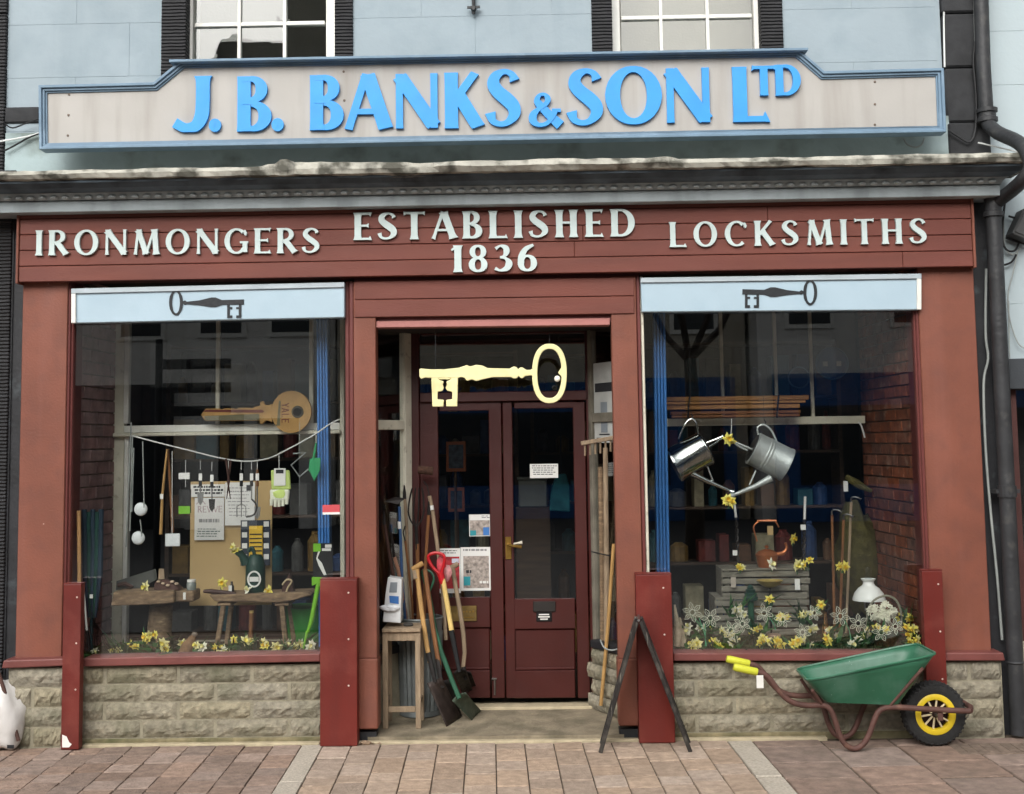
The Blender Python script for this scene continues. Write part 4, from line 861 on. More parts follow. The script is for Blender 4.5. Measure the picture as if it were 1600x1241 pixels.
for i, pts in enumerate(([(1572, 305), (1568, 335), (1566, 370), (1572, 390), (1585, 392), (1592, 380)], [(1576, 338), (1590, 342), (1610, 350)], [(1572, 372), (1590, 378), (1612, 384)], [(1590, 395), (1582, 430), (1575, 462), (1578, 500), (1590, 535), (1602, 545)], [(1566, 415), (1580, 410), (1588, 398)], [(1576, 470), (1577, 540), (1578, 562)], [(1568, 345), (1570, 385), (1582, 398), (1594, 388)])):
    cable('cable', ['outermost looped black cable beside the junction box', 'upper black cable running into the junction box', 'lower black cable under the junction box', 'long thin cable wandering down the pale wall', 'short black cable stub by the downpipe', 'straight thin cable down to the dark fascia', 'pale inner cable loop beside the junction box'][i], [(a, c, .10) for a, c in pts], .007 if i in (0, 1, 2, 4) else .004, CB if i not in (3, 5, 6) else CG)
NL = thing('neighbour_building', 'black painted house front at the left edge of the picture', 'building', (XX(-60, 1000, .1), .3, 0))
xq = XX(34, 700, .03)
obj('wall', MB().box(-7, xq+.1, .06, .4, -.02, cz[6]), BLACKW, NL)
z = 0; k = 0
while z < cz[6]-.05:
    z1 = min(z+.36, cz[6]-.002); obj('tooled_stone', MB().box(-5, XX(10, 700, .03), .03+.004*random.random(), .08, z+.002, z1-.002), BLACKS, NL, .004); z = z1
b = MB().box(-7, XX(-60, 200, YW-.03), YW, .5, ZC-.1, 6.6); obj('upper_wall', b, M('white_wall', 'b9c6c8', .8, var=.05), NL)
# white sack at the far left
sk = thing('white_sack', 'crumpled white plastic sack slumped against the wall at the left edge', 'sack', (G(5, 1180).x, G(5, 1180).y, 0))
b = MB(); rr = [((-14, 1178), (30, 1176)), ((-18, 1150), (27, 1140)), ((-18, 1120), (24, 1118)), ((-16, 1095), (18, 1090)), ((-10, 1078), (15, 1104))]
g0 = G(5, 1178).y
gx = XX(4, 1130, g0); 
def sackpt(t, a): return (1+.25*noise.noise(Vector((math.cos(a)*1.6, math.sin(a)*1.6, t*4))))
vs = []; fs = []; nn_ = 18
for i in range(9):
    t = i/8; R = (.10+.03*math.sin(t*3.1))*(1-.55*max(0, t-.6)/.4); zz = .005+.40*t
    for j in range(nn_):
        a = 2*math.pi*j/nn_; k = sackpt(t, a)+.12*noise.noise(Vector((a*3, t*9, 1))); vs.append((gx-.03+math.cos(a)*R*k-t*.03, g0+.11+math.sin(a)*R*.8*k+t*.05, zz+.02*math.sin(a*3)))
for i in range(8):
    for j in range(nn_): j2 = (j+1) % nn_; fs.append((i*nn_+j, i*nn_+j2, (i+1)*nn_+j2, (i+1)*nn_+j))
fs += [tuple(range(nn_-1, -1, -1)), tuple(range(8*nn_, 9*nn_))]
o = obj('bag', MB().add(vs, fs), M('white_plastic', 'C9C6C2', .35, var=.08, vs=9, bump=.6, bs=14), sk, 0, 2); md = o.modifiers.new('s', 'SUBSURF'); md.levels = md.render_levels = 1
obj('print_mark', MB().box(gx+.03, gx+.07, g0+.0, g0+.006, .03, .05), KEYB, sk)
tag(obj('wooden_stick', MB().tube(PP([(-3, 1050, -.09), (12, 1095, -.11), (29, 1158, -.13)]), .012, 8), M('dark_old_wood', '4a332c', .8, var=.3), None, 0, True), 'dark wooden stick leaning behind the white sack', 'stick')
# ================================================================ things in the entrance
WOODP = M('pale_wood', 'B08A55', .65, var=.2, vs=6, bump=.15, stretch=(6, 6, 1)); WOODO = M('old_grey_wood', '94816A', .8, var=.25, vs=7, bump=.3, stretch=(6, 6, 1)); WOODY = M('yellow_wood', 'D0B36E', .55, var=.1, vs=6, stretch=(6, 6, 1)); WOODR = M('brown_handle_wood', '7B5231', .55, var=.25, vs=7, stretch=(6, 6, 1)); RUSTIC = M('rustic_wood', '7C6750', .85, var=.4, vs=9, bump=.7, bs=30, stretch=(2, 2, 6), dirt=('b29c74', 9, .6, .75, .6))
IRON = M('dark_tool_steel', '33302f', .5, metal=.6, var=.3, vs=14, bump=.15); STEEL = M('steel', ''); GALV = M('galvanised', 'A9AFAD', .45, metal=.5, var=.2, vs=10, bump=.08, bs=40); GALVD = M('old_galvanised', '7C8282', .55, metal=.5, var=.25, vs=8, bump=.1); SHINY = M('shiny_tin', 'B9BDBB', .14, metal=1, var=.05, vs=4, bump=.02)
GRN = M('green_tool_paint', '1F4F38', .45, var=.2, vs=10); GRND = M('dark_green_plastic', '1C3B33', .45, var=.12); REDPL = M('red_plastic', 'B01820', .35, var=.1); LIME = M('lime_plastic', '74B52C', .4, var=.08); BLKPL = M('black_plastic', '161718', .45, var=.2); PAPER = M('white_paper', 'D8D8D4', .75, var=.04, bump=.02); INK = M('ink', '2a2c30', .8); CARD = M('brown_card', 'B59B6E', .85, var=.08, vs=3, bump=.05); TEALP = M('teal_print', '2e8a94', .7); BLUEPR = M('blue_print', '3b6fb0', .7); REDPR = M('red_print', '9c2f34', .7, var=.4, vs=40); PHOTO = M('street_photo_print', '9a9088', .7, var=.5, vs=45)
stl = thing('wooden_stool', 'plain wooden stool by the galvanised bin in the doorway', 'stool', (XX(625, 1100, .2), .3, floor_z(.3)))
ys0, ys1 = .20, .44
def st_leg(px, yt, Y): q = P(px, yt, Y); return q
zt_ = ZZ(625, 988, ys0); xs0, xs1 = XX(597, 985, ys0), XX(657, 985, ys0)
obj('seat', MB().box(xs0, xs1, ys0-.015, ys1+.015, zt_, zt_+.024), WOODO, stl, .004)
obj('apron', MB().box(xs0+.03, xs1-.03, ys0+.004, ys0+.02, zt_-.055, zt_-.0005), WOODO, stl, .002)
for x, y in ((xs0+.018, ys0+.015), (xs1-.018, ys0+.015), (xs0+.018, ys1-.015), (xs1-.018, ys1-.015)):
    obj('leg', MB().bar((x, y, floor_z(y)), (x, y, zt_-.0005), .034, .03), WOODO, stl, .003)
zq = floor_z(.2)+.10
obj('stretcher', MB().box(xs0+.036, xs1-.036, ys0+.006, ys0+.026, zq, zq+.035), WOODO, stl, .003)
for x in (xs0+.018, xs1-.018): obj('stretcher', MB().box(x-.01, x+.01, ys0+.031, ys1-.031, zq+.04, zq+.07), WOODO, stl, .003)
cbx = thing('leaflet_box', 'white plastic collection box with sloping front on the stool', 'box', (XX(612, 975, .28), .28, zt_+.024))
q = [(598, 972), (626, 974), (628, 905), (606, 902), (602, 930)]
obj('body', MB().ppoly(q, .25, .36), M('white_box_plastic', 'd5d8d8', .35, var=.05), cbx, .004)
obj('window', MB().ppoly([(608, 926), (620, 926), (621, 910), (610, 910)], .247, .2495), M('grey_print', '7e868c', .5), cbx); obj('print', MB().ppoly([(609, 942), (623, 944), (623, 932), (608, 931)], .247, .2495), BLUEPR, cbx)
b = MB(); 
for i in range(5): q_ = P(600+i*4.5, 949+i % 2*3, .235); b.blob(q_, .026, .012, .015, 8, .4, i)
obj('crumpled_bag', b, M('clear_bag', 'dfe3e6', .3), cbx, 0, True)
tag(obj('flat_stone', MB().lathe([(.0, 0), (.028, 0), (.034, .008), (.028, .016), (0, .018)], (XX(638, 978, .3), .3, zt_+.0245), n=16), M('dark_stone', '3a3835', .8), None, 0, True), 'small dark flat disc lying on the stool corner', 'disc')
# galvanised bin
bx, by = XX(655, 1000, .55), .60
bz0, bz1 = floor_z(.5)+.002, ZZ(655, 968, .5)
bn = thing('dustbin', 'tall ribbed galvanised bin full of garden tools in the doorway', 'bin', (bx, by, bz0))
R0, R1 = .128, .150; nn_ = 96; vs = []; fs = []
lv = [0, .06, .0601, .86, .8601, 1.0]
for i, t in enumerate(lv):
    for j in range(nn_):
        a = 2*math.pi*j/nn_; r = R0+(R1-R0)*t+(.005*math.cos(a*24) if i in (2, 3) else 0); vs.append((bx+r*math.cos(a), by+r*math.sin(a), bz0+(bz1-bz0)*t))
for i in range(5):
    for j in range(nn_): j2 = (j+1) % nn_; fs.append((i*nn_+j, i*nn_+j2, (i+1)*nn_+j2, (i+1)*nn_+j))
fs.append(tuple(range(nn_-1, -1, -1))); obj('body', MB().add(vs, fs), GALVD, bn, 0, True)
obj('rim', MB().tube([(bx+R1*math.cos(a*math.pi/20), by+R1*math.sin(a*math.pi/20), bz1) for a in range(41)], .007, 6), GALVD, bn, 0, True)
obj('foot_ring', MB().lathe([(R0+.002, 0), (R0+.010, .004), (R0+.004, .035)], (bx, by, bz0), n=40), GALVD, bn, 0, True)
TG = 'garden tools in the doorway'
def tool(name, label, cat, base): return thing(name, label, cat, base, TG)
def shaft(t, pts, r, mt, nm='shaft'): return obj(nm, MB().tube(PP(pts), r, 8), mt, t, 0, True)
# tools standing in the bin
inb = lambda px: P(px, 1050, .58)
t = tool('garden_fork', 'garden fork with its tines up, standing in the bin', 'fork', P(657, 1080, .6)); shaft(t, [(655, 1080, .6), (654, 960, .58), (652, 850, .55)], .014, WOODR)
obj('socket', MB().tube(PP([(652, 860, .55), (650, 822, .54)]), .011, 8), IRON, t)
for k in (-1.5, -.5, .5, 1.5): obj('tine', MB().tube(spl([tuple(p) for p in PP([(650, 824, .54), (650+k*5, 815, .54), (650+k*8, 800, .53), (651+k*7, 778, .52), (652+k*5, 762, .50)])], 3), [.006]*12+[.0035], 6), IRON, t, 0, True)
t = tool('draw_hoe', 'hoe with slim blue shaft and flat steel head in the bin', 'hoe', P(640, 1060, .6)); shaft(t, [(640, 1060, .6), (628, 900, .5), (624, 792, .45)], .010, M('blue_shaft', '34527a', .5)); obj('head', MB().add(*(lambda q: ([q[0], q[1], q[2], q[3]]+[v+Vector((0, .01, .006)) for v in q], [(0,1,2,3),(7,6,5,4),(0,4,5,1),(1,5,6,2),(2,6,7,3),(3,7,4,0)]))(PP([(602, 784, .42), (622, 788, .44), (632, 780, .46), (618, 778, .44)]))), IRON, t); obj('ferrule', MB().tube(PP([(624.5, 826, .465), (624, 815, .46)]), .0125, 8), PAPER, t)
t = tool('lawn_edger', 'pinkish wooden shaft with pointed steel top leaning in the bin', 'edger', P(640, 1050, .62)); shaft(t, [(640, 1050, .6), (634, 960, .55), (622, 890, .47), (616, 870, .44)], .012, M('pink_wood', '9b7560', .6, var=.2)); obj('blade', MB().tube(PP([(616, 872, .44), (613, 845, .42), (610, 820, .41)]), [.010, .008, .002], 6), IRON, t)
t = tool('long_broom', 'broom with brown bristle head and long wooden shaft leaning by the door', 'broom', P(690, 1080, .6)); shaft(t, [(697, 1000, .62), (690, 900, .62), (676, 800, .62), (671, 775, .62)], .013, WOODO); obj('wire_neck', MB().tube(PP([(671, 778, .62), (668, 760, .62), (662, 752, .62)]), .004, 6), IRON, t); obj('brush_head', MB().lathe([(.0, -.05), (.028, -.05), (.028, .05), (0, .05)], P(665, 735, .62), (1, 0, -.1), 14), M('bristle', '4a3328', .95, var=.4, vs=40, bump=1, bs=120), t, 0, True); obj('ferrule', MB().tube(PP([(674, 790, .615), (675, 797, .615)]), .0145, 8), PAPER, t)
t = tool('wooden_cane_tool', 'thin dark tool with hooked top between fork and hoe', 'hook', P(645, 1060, .62)); shaft(t, [(648, 1050, .64), (644, 940, .6), (636, 870, .56), (633, 845, .54)], .008, WOODR); obj('hook', MB().tube(PP([(633, 846, .54), (630, 832, .53), (633, 822, .52)]), .005, 6), IRON, t)
for i, (pts, lab) in enumerate((([(662, 1040, .64), (664, 900, .62), (668, 830, .6), (670, 800, .6)], 'dark shafted tool standing between fork and broom'), ([(646, 1040, .66), (640, 920, .62), (634, 800, .58), (632, 775, .57)], 'grey shafted tool behind the hoe in the bin'), ([(630, 1040, .58), (618, 920, .5), (604, 840, .42), (600, 815, .4)], 'leftmost dark shafted tool half hidden by the column'))):
    t = tool('long_tool', lab, 'tool', P(*pts[0])); shaft(t, pts, .011, (WOODR, WOODO, M('dark_old_wood', ''))[i]); q_ = P(*pts[-1]); obj('head', MB().tube([q_+Vector((0, 0, -.02)), q_+Vector((0, 0, .02)), q_+Vector((.0, -.01, .07))], [.013, .011, .004], 8), IRON, t, 0, True)
# shovels leaning in front of the bin, feet on the floor
def grip_T(t, px, py, Y, mt): obj('grip', MB().tube(PP([(px-9, py+5, Y), (px+8, py-5, Y)]), .017, 10), mt, t, 0, True)
def blade(t, q, mt, ribs=0, th=.004, nm='blade'):
    q = [Vector(v) for v in q]; n_ = (q[1]-q[0]).cross(q[3]-q[0]).normalized()
    if n_.y > 0: n_ = -n_
    nu, nv = 10, 8; vs = []; fs = []
    for j in range(nv+1):
        for i in range(nu+1):
            u, v = i/nu, j/nv; p = (q[0]*(1-u)+q[1]*u)*(1-v)+(q[3]*(1-u)+q[2]*u)*v; dish = .016*math.sin(u*math.pi)*(1-.4*v); rb = .004*math.cos(u*2*math.pi*ribs) if ribs else 0
            vs.append(p-n_*(dish+rb))
    for j in range(nv):
        for i in range(nu): a = j*(nu+1)+i; fs.append((a, a+1, a+nu+2, a+nu+1))
    o = obj(nm, MB().add(vs, fs), mt, t, 0, True); md = o.modifiers.new('s', 'SOLIDIFY'); md.thickness = th
fz = lambda px, py: G(px, py, .036)
def onf(px, py): return G(px, py, .037)
t = tool('square_shovel', 'square mouthed shovel with ribbed dark blade leaning against the bin', 'shovel', onf(690, 1134)); 
shaft(t, [(672, 1035, .27), (667, 1010, .29), (658, 950, .36), (651, 890, .43)], .0155, WOODP); grip_T(t, 653, 885, .43, WOODP); obj('yoke', MB().tube(PP([(650, 905, .41), (648, 892, .43)]), .018, 8), WOODO, t)
obj('socket', MB().tube(PP([(669, 1020, .28), (675, 1045, .26), (680, 1066, .24)]), [.018, .016, .012], 8), IRON, t, 0, True)
lo_a, lo_b = onf(697, 1136), onf(720, 1122); blade(t, [P(667, 1068, .26), P(690, 1058, .24), lo_b, lo_a], M('worn_blade', '3c332f', .55, metal=.4, var=.4, vs=16), 3)
t = tool('brown_shaft_shovel', 'shovel with dark varnished shaft just behind the ribbed one', 'shovel', onf(705, 1122)); shaft(t, [(686, 1040, .33), (676, 980, .38), (664, 890, .46)], .0155, WOODR); obj('socket', MB().tube(PP([(684, 1030, .34), (688, 1060, .30), (692, 1075, .29)]), [.017, .015, .012], 8), IRON, t, 0, True); blade(t, [P(684, 1068, .33), P(704, 1062, .31), onf(722, 1120), onf(706, 1126)], IRON)
t = tool('green_spade', 'green painted spade with green shaft, blade foremost on the step', 'spade', onf(740, 1122)); shaft(t, [(718, 1092, .24), (705, 1060, .30), (690, 1020, .36), (680, 985, .42)], .0155, GRN); 
shaft(t, [(680, 985, .42), (674, 950, .46), (669, 925, .48)], .015, GRN, 'upper_shaft'); obj('grip', MB().tube(spl([tuple(p) for p in PP([(670, 927, .48), (662, 905, .49), (660, 892, .5), (672, 893, .5), (678, 905, .49), (670, 927, .48)])], 4), .008, 8), GRN, t, 0, True)
blade(t, [P(706, 1095, .26), P(728, 1082, .24), onf(752, 1112), onf(737, 1126)], M('green_grey_blade', '4a564a', .5, metal=.3, var=.3, vs=14))
t = tool('red_handled_shovel', 'shovel with red plastic grip, pale yellow shaft and black socket', 'shovel', onf(722, 1100)); shaft(t, [(706, 988, .40), (699, 945, .43), (692, 905, .46)], .0165, WOODY); obj('socket', MB().tube(PP([(705, 985, .40), (711, 1015, .38), (718, 1050, .35)]), [.018, .016, .012], 8), BLKPL, t, 0, True)
obj('grip', MB().tube(PP([(692, 912, .46), (688, 895, .465)]), [.020, .024], 10).tube(spl([tuple(p) for p in PP([(688, 898, .465), (675, 885, .47), (669, 870, .475), (680, 864, .475), (693, 868, .475), (694, 880, .47), (689, 898, .465)])], 4), .011, 8), REDPL, t, 0, True); blade(t, [P(708, 1052, .37), P(728, 1046, .36), onf(744, 1096), onf(730, 1100)], IRON)
t = tool('curved_handle_spade', 'spade with curved grey wooden handle nearest the left door leaf', 'spade', onf(742, 1098)); shaft(t, [(723, 1048, .52), (726, 1020, .53), (724, 990, .54), (718, 950, .56), (709, 900, .59), (707, 888, .6)], [.014, .014, .015, .015, .015, .017], WOODO); grip_T(t, 708, 886, .6, WOODO); obj('socket', MB().tube(PP([(724, 1042, .52), (728, 1062, .51)]), [.016, .012], 8), IRON, t); blade(t, [P(720, 1056, .53), P(736, 1050, .52), onf(752, 1094), onf(738, 1100)], IRON)
b = thing('red_glove_bag', 'crumpled red and white packet hanging beside the red shovel grip', 'packet', P(693, 905, .5)); mb = MB(); mb.blob(P(690, 885, .52), .035, .02, .07, 10, .6, 3); obj('packet', mb, M('red_packet', 'b8404a', .4, var=.4, vs=30), b, 0, True); obj('corner', MB().blob(P(699, 895, .515), .025, .018, .045, 10, .6, 8), M('pink_packet', 'c78a8a', .4, var=.4, vs=30), b, 0, True)
# right of the doors
t = tool('wooden_rake', 'old wooden hay rake standing head up right of the doors', 'rake', onf(946, 1098)); shaft(t, [(947, 1090, .62), (948, 900, .55), (946, 700, .45)], [.019, .018, .016], WOODO); obj('head', MB().bar(P(908, 693, .40), P(960, 684, .46), .028, .028), WOODO, t, .004)
for i in range(6): q = P(914+i*8, 693-i*1.3, .41+i*.009); obj('tooth', MB().tube([q, q+Vector((0, .02, -.08))], .007, 6), WOODO, t)
t = tool('bamboo_pole', 'thin yellow pole leaning across the rake right of the doors', 'pole', onf(938, 1106)); t2 = shaft(t, [(939, 1102, .5), (950, 980, .42), (959, 850, .36)], .012, WOODP); 
t = tool('split_pole', 'cracked brown pole behind the rake shaft', 'pole', P(940, 1090, .7)); shaft(t, [(942, 1085, .66), (941, 900, .62), (938, 730, .52)], .017, RUSTIC)
tag(obj('wire_hoop', MB().tube(spl([tuple(p) for p in PP([(924, 862, .6), (940, 866, .5), (960, 870, .4)])], 4), .005, 6), BLKPL, None, 0, True), 'black wire bar across the poles at mid height', 'wire', TG)
tag(obj('wire_hoop', MB().tube(spl([tuple(p) for p in PP([(938, 1000, .5), (944, 1012, .42), (955, 1016, .38), (966, 1014, .36)])], 4), .005, 6), CG, None, 0, True), 'pale wire loop round the poles near their foot', 'wire', TG)
# papers on the doors
def sheet(name, label, x0, yt, x1, yb, Y, cat='poster', group='papers on glass', mt=PAPER):
    t = thing(name, label, cat, P((x0+x1)/2, yb, Y), group); pf('paper', x0, yt, x1, yb, Y, Y+.0012, mt, t, 0); return t
def lines(t, x0, yt, x1, yb, n, Y, mt=INK, th=.35, nm='print'):
    b = MB(); h = (yb-yt)/n
    for i in range(n):
        x = x0+random.uniform(0, .06)*(x1-x0); e = x1-random.uniform(0, .2)*(x1-x0)
        while x < e-1: w_ = random.uniform(2, 7); b.pbox(x, yt+h*i, min(x+w_, e), yt+h*(i+th), Y-.0008, Y-.0001); x += w_+1.2
    obj(nm, b, mt, t)
yp = YD+.046
t = sheet('poster', 'small leaflet with street photo high on the left door glass', 733, 804, 766, 838, yp); pf('photo', 734, 813, 765, 837, yp-.001, yp-.0002, PHOTO, t, 0); pf('teal_shape', 734.5, 829, 744, 837, yp-.002, yp-.0012, TEALP, t, 0); pf('blue_shape', 755, 824, 764.5, 836.5, yp-.002, yp-.0012, BLUEPR, t, 0); lines(t, 752, 806, 766, 811, 2, yp)
t = sheet('poster', 'newspaper page with a crimson photo behind the shovels on the left door', 684, 857, 719.6, 927, yp); pf('photo', 685, 870, 718, 920, yp-.001, yp-.0002, REDPR, t, 0); lines(t, 686, 860, 718, 867, 2, yp); pf('blue_shape', 706, 873, 717, 880, yp-.002, yp-.0012, M('white_hat_print', 'b9bccb', .7), t, 0)
t = sheet('poster', 'newspaper page with a grey street photo on the left door', 720, 855, 768, 923, yp-.004); pf('photo', 724, 869, 764, 919, yp-.006, yp-.0045, PHOTO, t, 0); lines(t, 722, 858, 766, 863, 1, yp-.004, M('grey_ink', '8a8a8a', .8), .6); lines(t, 728, 891, 737, 896, 1, yp-.0062, INK, .9); pf('teal_shape', 724.5, 901, 735, 915, yp-.0075, yp-.0065, TEALP, t, 0); lines(t, 749, 908, 764, 912, 1, yp-.0065, PAPER, .9)
t = sheet('notice', 'small white typed notice on the right door glass', 828, 725, 872, 747, yp); lines(t, 831, 727.5, 870, 744, 5, yp)
t = thing('poster', 'white sign with line drawings on the right side window', 'poster', SWR[1](.5)+Vector((0, 0, ZZ(943, 690, .55))), 'papers on glass')
def onside(nm, t0, t1, y0, y1, off, mt): return SWR[4](nm, t0, t1, ZZ(943, y1, .55), ZZ(943, y0, .55), .0012, mt, t, 0, off)
onside('paper', .35, .90, 566, 692, .006, M('grey_paper', 'b4b6b2', .8)); onside('black_band', .4, .86, 598, 612, .008, INK); onside('print', .42, .84, 684, 688, .008, INK)
for y0 in (628, 658):
    onside('drawing', .55, .72, y0, y0+18, .008, M('grey_print', '')); onside('drawing_line', .5, .77, y0+20, y0+22, .008, INK)
# ================================================================ left display window
def hang(px, py, Y): return P(px, py, Y)
YL = .30
cp = thing('corner_post', 'bright blue fluted post inside the left window', 'post', P(512, 1020, .32)); xx0, xx1 = P(500, 500, .3), P(518, 1015, .3)
def bluepost(t, x0t, x1t, x0b, x1b, yt, yb, Y):
    for k in range(4):
        f0, f1 = k/4, (k+1)/4; q = [(x0t+(x1t-x0t)*f0, yt), (x0t+(x1t-x0t)*f1-.8, yt), (x0b+(x1b-x0b)*f1-.8, yb), (x0b+(x1b-x0b)*f0, yb)]
        obj('flute', MB().ppoly(q, Y-.012*(k % 2), Y+.08), BLUEP, t, .004)
bluepost(cp, 494, 511, 498, 518, 445, 1022, .3)
cp = thing('corner_post', 'bright blue fluted post inside the right window', 'post', P(1040, 1020, .32)); bluepost(cp, 1020, 1039, 1028, 1050, 435, 1020, .3)
# big wooden key
WK = M('wooden_key_paint', 'B48C50', .55, var=.3, vs=7, bump=.15, dirt=('5c4a30', 7, .55, .75, .7)); WKD = M('key_groove', '6d2f22', .6)
yk = YB-.10; wk = thing('giant_key_model', 'giant brown wooden door key leaning on the white rail in the left window', 'key model', P(400, 675, yk))
kq = lambda pts: [(300+u/8, 590+v/8) for u, v in pts]
obj('blade', MB().ppoly(kq([(110, 465), (170, 390), (340, 385), (370, 400), (400, 385), (520, 385), (545, 398), (580, 378), (720, 378), (745, 388), (790, 365), (850, 350), (850, 305), (890, 290), (905, 340), (960, 345), (1000, 330), (1000, 560), (960, 545), (930, 535), (900, 560), (880, 585), (845, 575), (845, 540), (165, 545)]), yk, yk+.03), WK, wk, .004)
b = MB(); c0 = P(*kq([(1240, 430)])[0], yk); rb = (P(*kq([(1490, 430)])[0], yk).x-c0.x); rh = .034
ring = [(c0.x-.00+rb*math.cos(a*math.pi/18), c0.z+rb*1.05*math.sin(a*math.pi/18)) for a in range(36)]; hc = P(*kq([(1322, 430)])[0], yk)
inner = [(hc.x+rh*math.cos(a*math.pi/18), hc.z+rh*math.sin(a*math.pi/18)) for a in range(36)]
vs = [(x, yk-.004, z) for x, z in ring]+[(x, yk-.004, z) for x, z in inner]+[(x, yk+.034, z) for x, z in ring]+[(x, yk+.034, z) for x, z in inner]; fs = []
for i in range(36):
    j = (i+1) % 36; fs += [(i, j, 36+j, 36+i), (72+i, 108+i, 108+j, 72+j), (i, 72+i, 72+j, j), (36+i, 36+j, 108+j, 108+i)]
obj('head', MB().add(vs, fs), WK, wk); obj('eyelet', MB().tube([(hc.x+rh*math.cos(a*math.pi/12), yk-.006, hc.z+rh*math.sin(a*math.pi/12)) for a in range(25)], .008, 6), M('dark_rim', '4b4637', .6), wk, 0, True)
obj('groove', MB().ppoly(kq([(140, 420), (180, 402), (870, 402), (905, 425), (880, 440), (150, 432)]), yk-.002, yk-.0003), WKD, wk); obj('lower_step', MB().ppoly(kq([(150, 480), (840, 455), (840, 530), (165, 538)]), yk-.003, yk-.0006), M('key_step', '6f6a50', .6, var=.2), wk)
obj('shoulder', MB().ppoly(kq([(1085, 290), (1108, 290), (1100, 600), (1040, 605), (1060, 580)]), yk-.007, yk-.0045), M('key_step', ''), wk)
b = MB(); xl_, xr_ = P(*kq([(1215, 300)])[0], yk), P(*kq([(1120, 580)])[0], yk)
hh = (xl_.x-xr_.x); L_ = xl_.z-xr_.z; pz = xl_.z-.01
for i, ch in enumerate('YALE'):                              # letters turned on their side
    sts, gw = glyph(ch, .2, .14, 1.0); s0 = L_/4.3
    for j, (pts, clo) in enumerate(sts): b.stroke([(xr_.x+p[1]*hh, pz-i*s0-p[0]/gw*s0*.82, p[2]*hh*.7) for p in pts], yk-.0055-j*.0003, yk-.0042, bool(clo))
obj('raised_letters', b, WKD, wk)
# cord with tools
ycd = .22
cpts = [(207, 681), (240, 690), (300, 705), (345, 716), (385, 721), (420, 716), (450, 702), (490, 680), (515, 663), (531, 655)]
sp_ = spl([tuple(p) for p in PP(cpts, ycd)], 6); tag(obj('washing_line', MB().tube(sp_, .0045, 6), M('white_cord', 'c9cac6', .7), None, 0, True), 'sagging white cord strung across the left window', 'cord')
HG = 'things hung in the left window'
def hung(name, label, cat, px, py): return thing(name, label, cat, P(px, py, ycd), HG)
def wire(t, pts, r=.0025, mt=None, nm='string'): obj(nm, MB().tube(PP(pts, ycd), r, 5), mt or M('white_cord', ''), t)
for i, (px, py, lab) in enumerate(((219, 796, 'upper of two round white enamel ladles hung at the left'), (215, 841, 'lower of two round white enamel ladles hung at the left'))):
    t = hung('enamel_ladle', lab, 'ladle', px, py+13); c0 = P(px, py, ycd); obj('bowl', MB().lathe([(0, -.004), (.030, -.002), (.040, .004), (.043, .012), (.040, .014), (.03, .006), (0, .003)], c0, (0, 1, 0), 24), M('white_enamel', 'D0D5D6', .25), t, 0, True); obj('handle', MB().tube(PP([(px+6, py-2, ycd), (px+6, py-12, ycd), (px+4, 690 if i == 0 else 812, ycd)]), .004, 6), CG, t)
t = hung('wooden_tongs', 'pair of long wooden tongs hung from the cord', 'tongs', 258, 835); obj('arm', MB().tube(PP([(261, 702), (254, 770), (251, 835)], ycd), [.006, .009, .011], 6), WOODP, t, 0, True); obj('arm', MB().tube(PP([(262, 702), (267, 770), (270, 832)], ycd+.02), [.007, .010, .010], 6), WOODR, t, 0, True); obj('tag', MB().pbox(250, 772, 255, 780, ycd-.013, ycd-.0115), PAPER, t)
t = hung('flat_scoop', 'white square paddle under the wooden tongs', 'paddle', 268, 854); pf('blade', 258, 834, 281, 854, ycd+.01, ycd+.02, M('white_enamel', ''), t, .003); wire(t, [(269, 834), (269, 705)])
HT = [(290, 735, 770, 'trowel'), (313, 722, 790, 'trowel'), (331, 724, 800, 'weeder'), (357, 722, 780, 'shears'), (377, 722, 808, 'fork'), (393, 722, 800, 'sickle'), (402, 722, 812, 'trowel')]
labs = ['black packet of hand tool with lime corner, first on the cord', 'small black handled trowel with white label left of the poster', 'narrow weeding tool with white tag over the poster', 'brown handled shears hanging over the cardboard', 'small hand fork with three steel prongs over the cardboard', 'hooked hand sickle right of the small fork', 'long dark wooden handled trowel near the gloves']
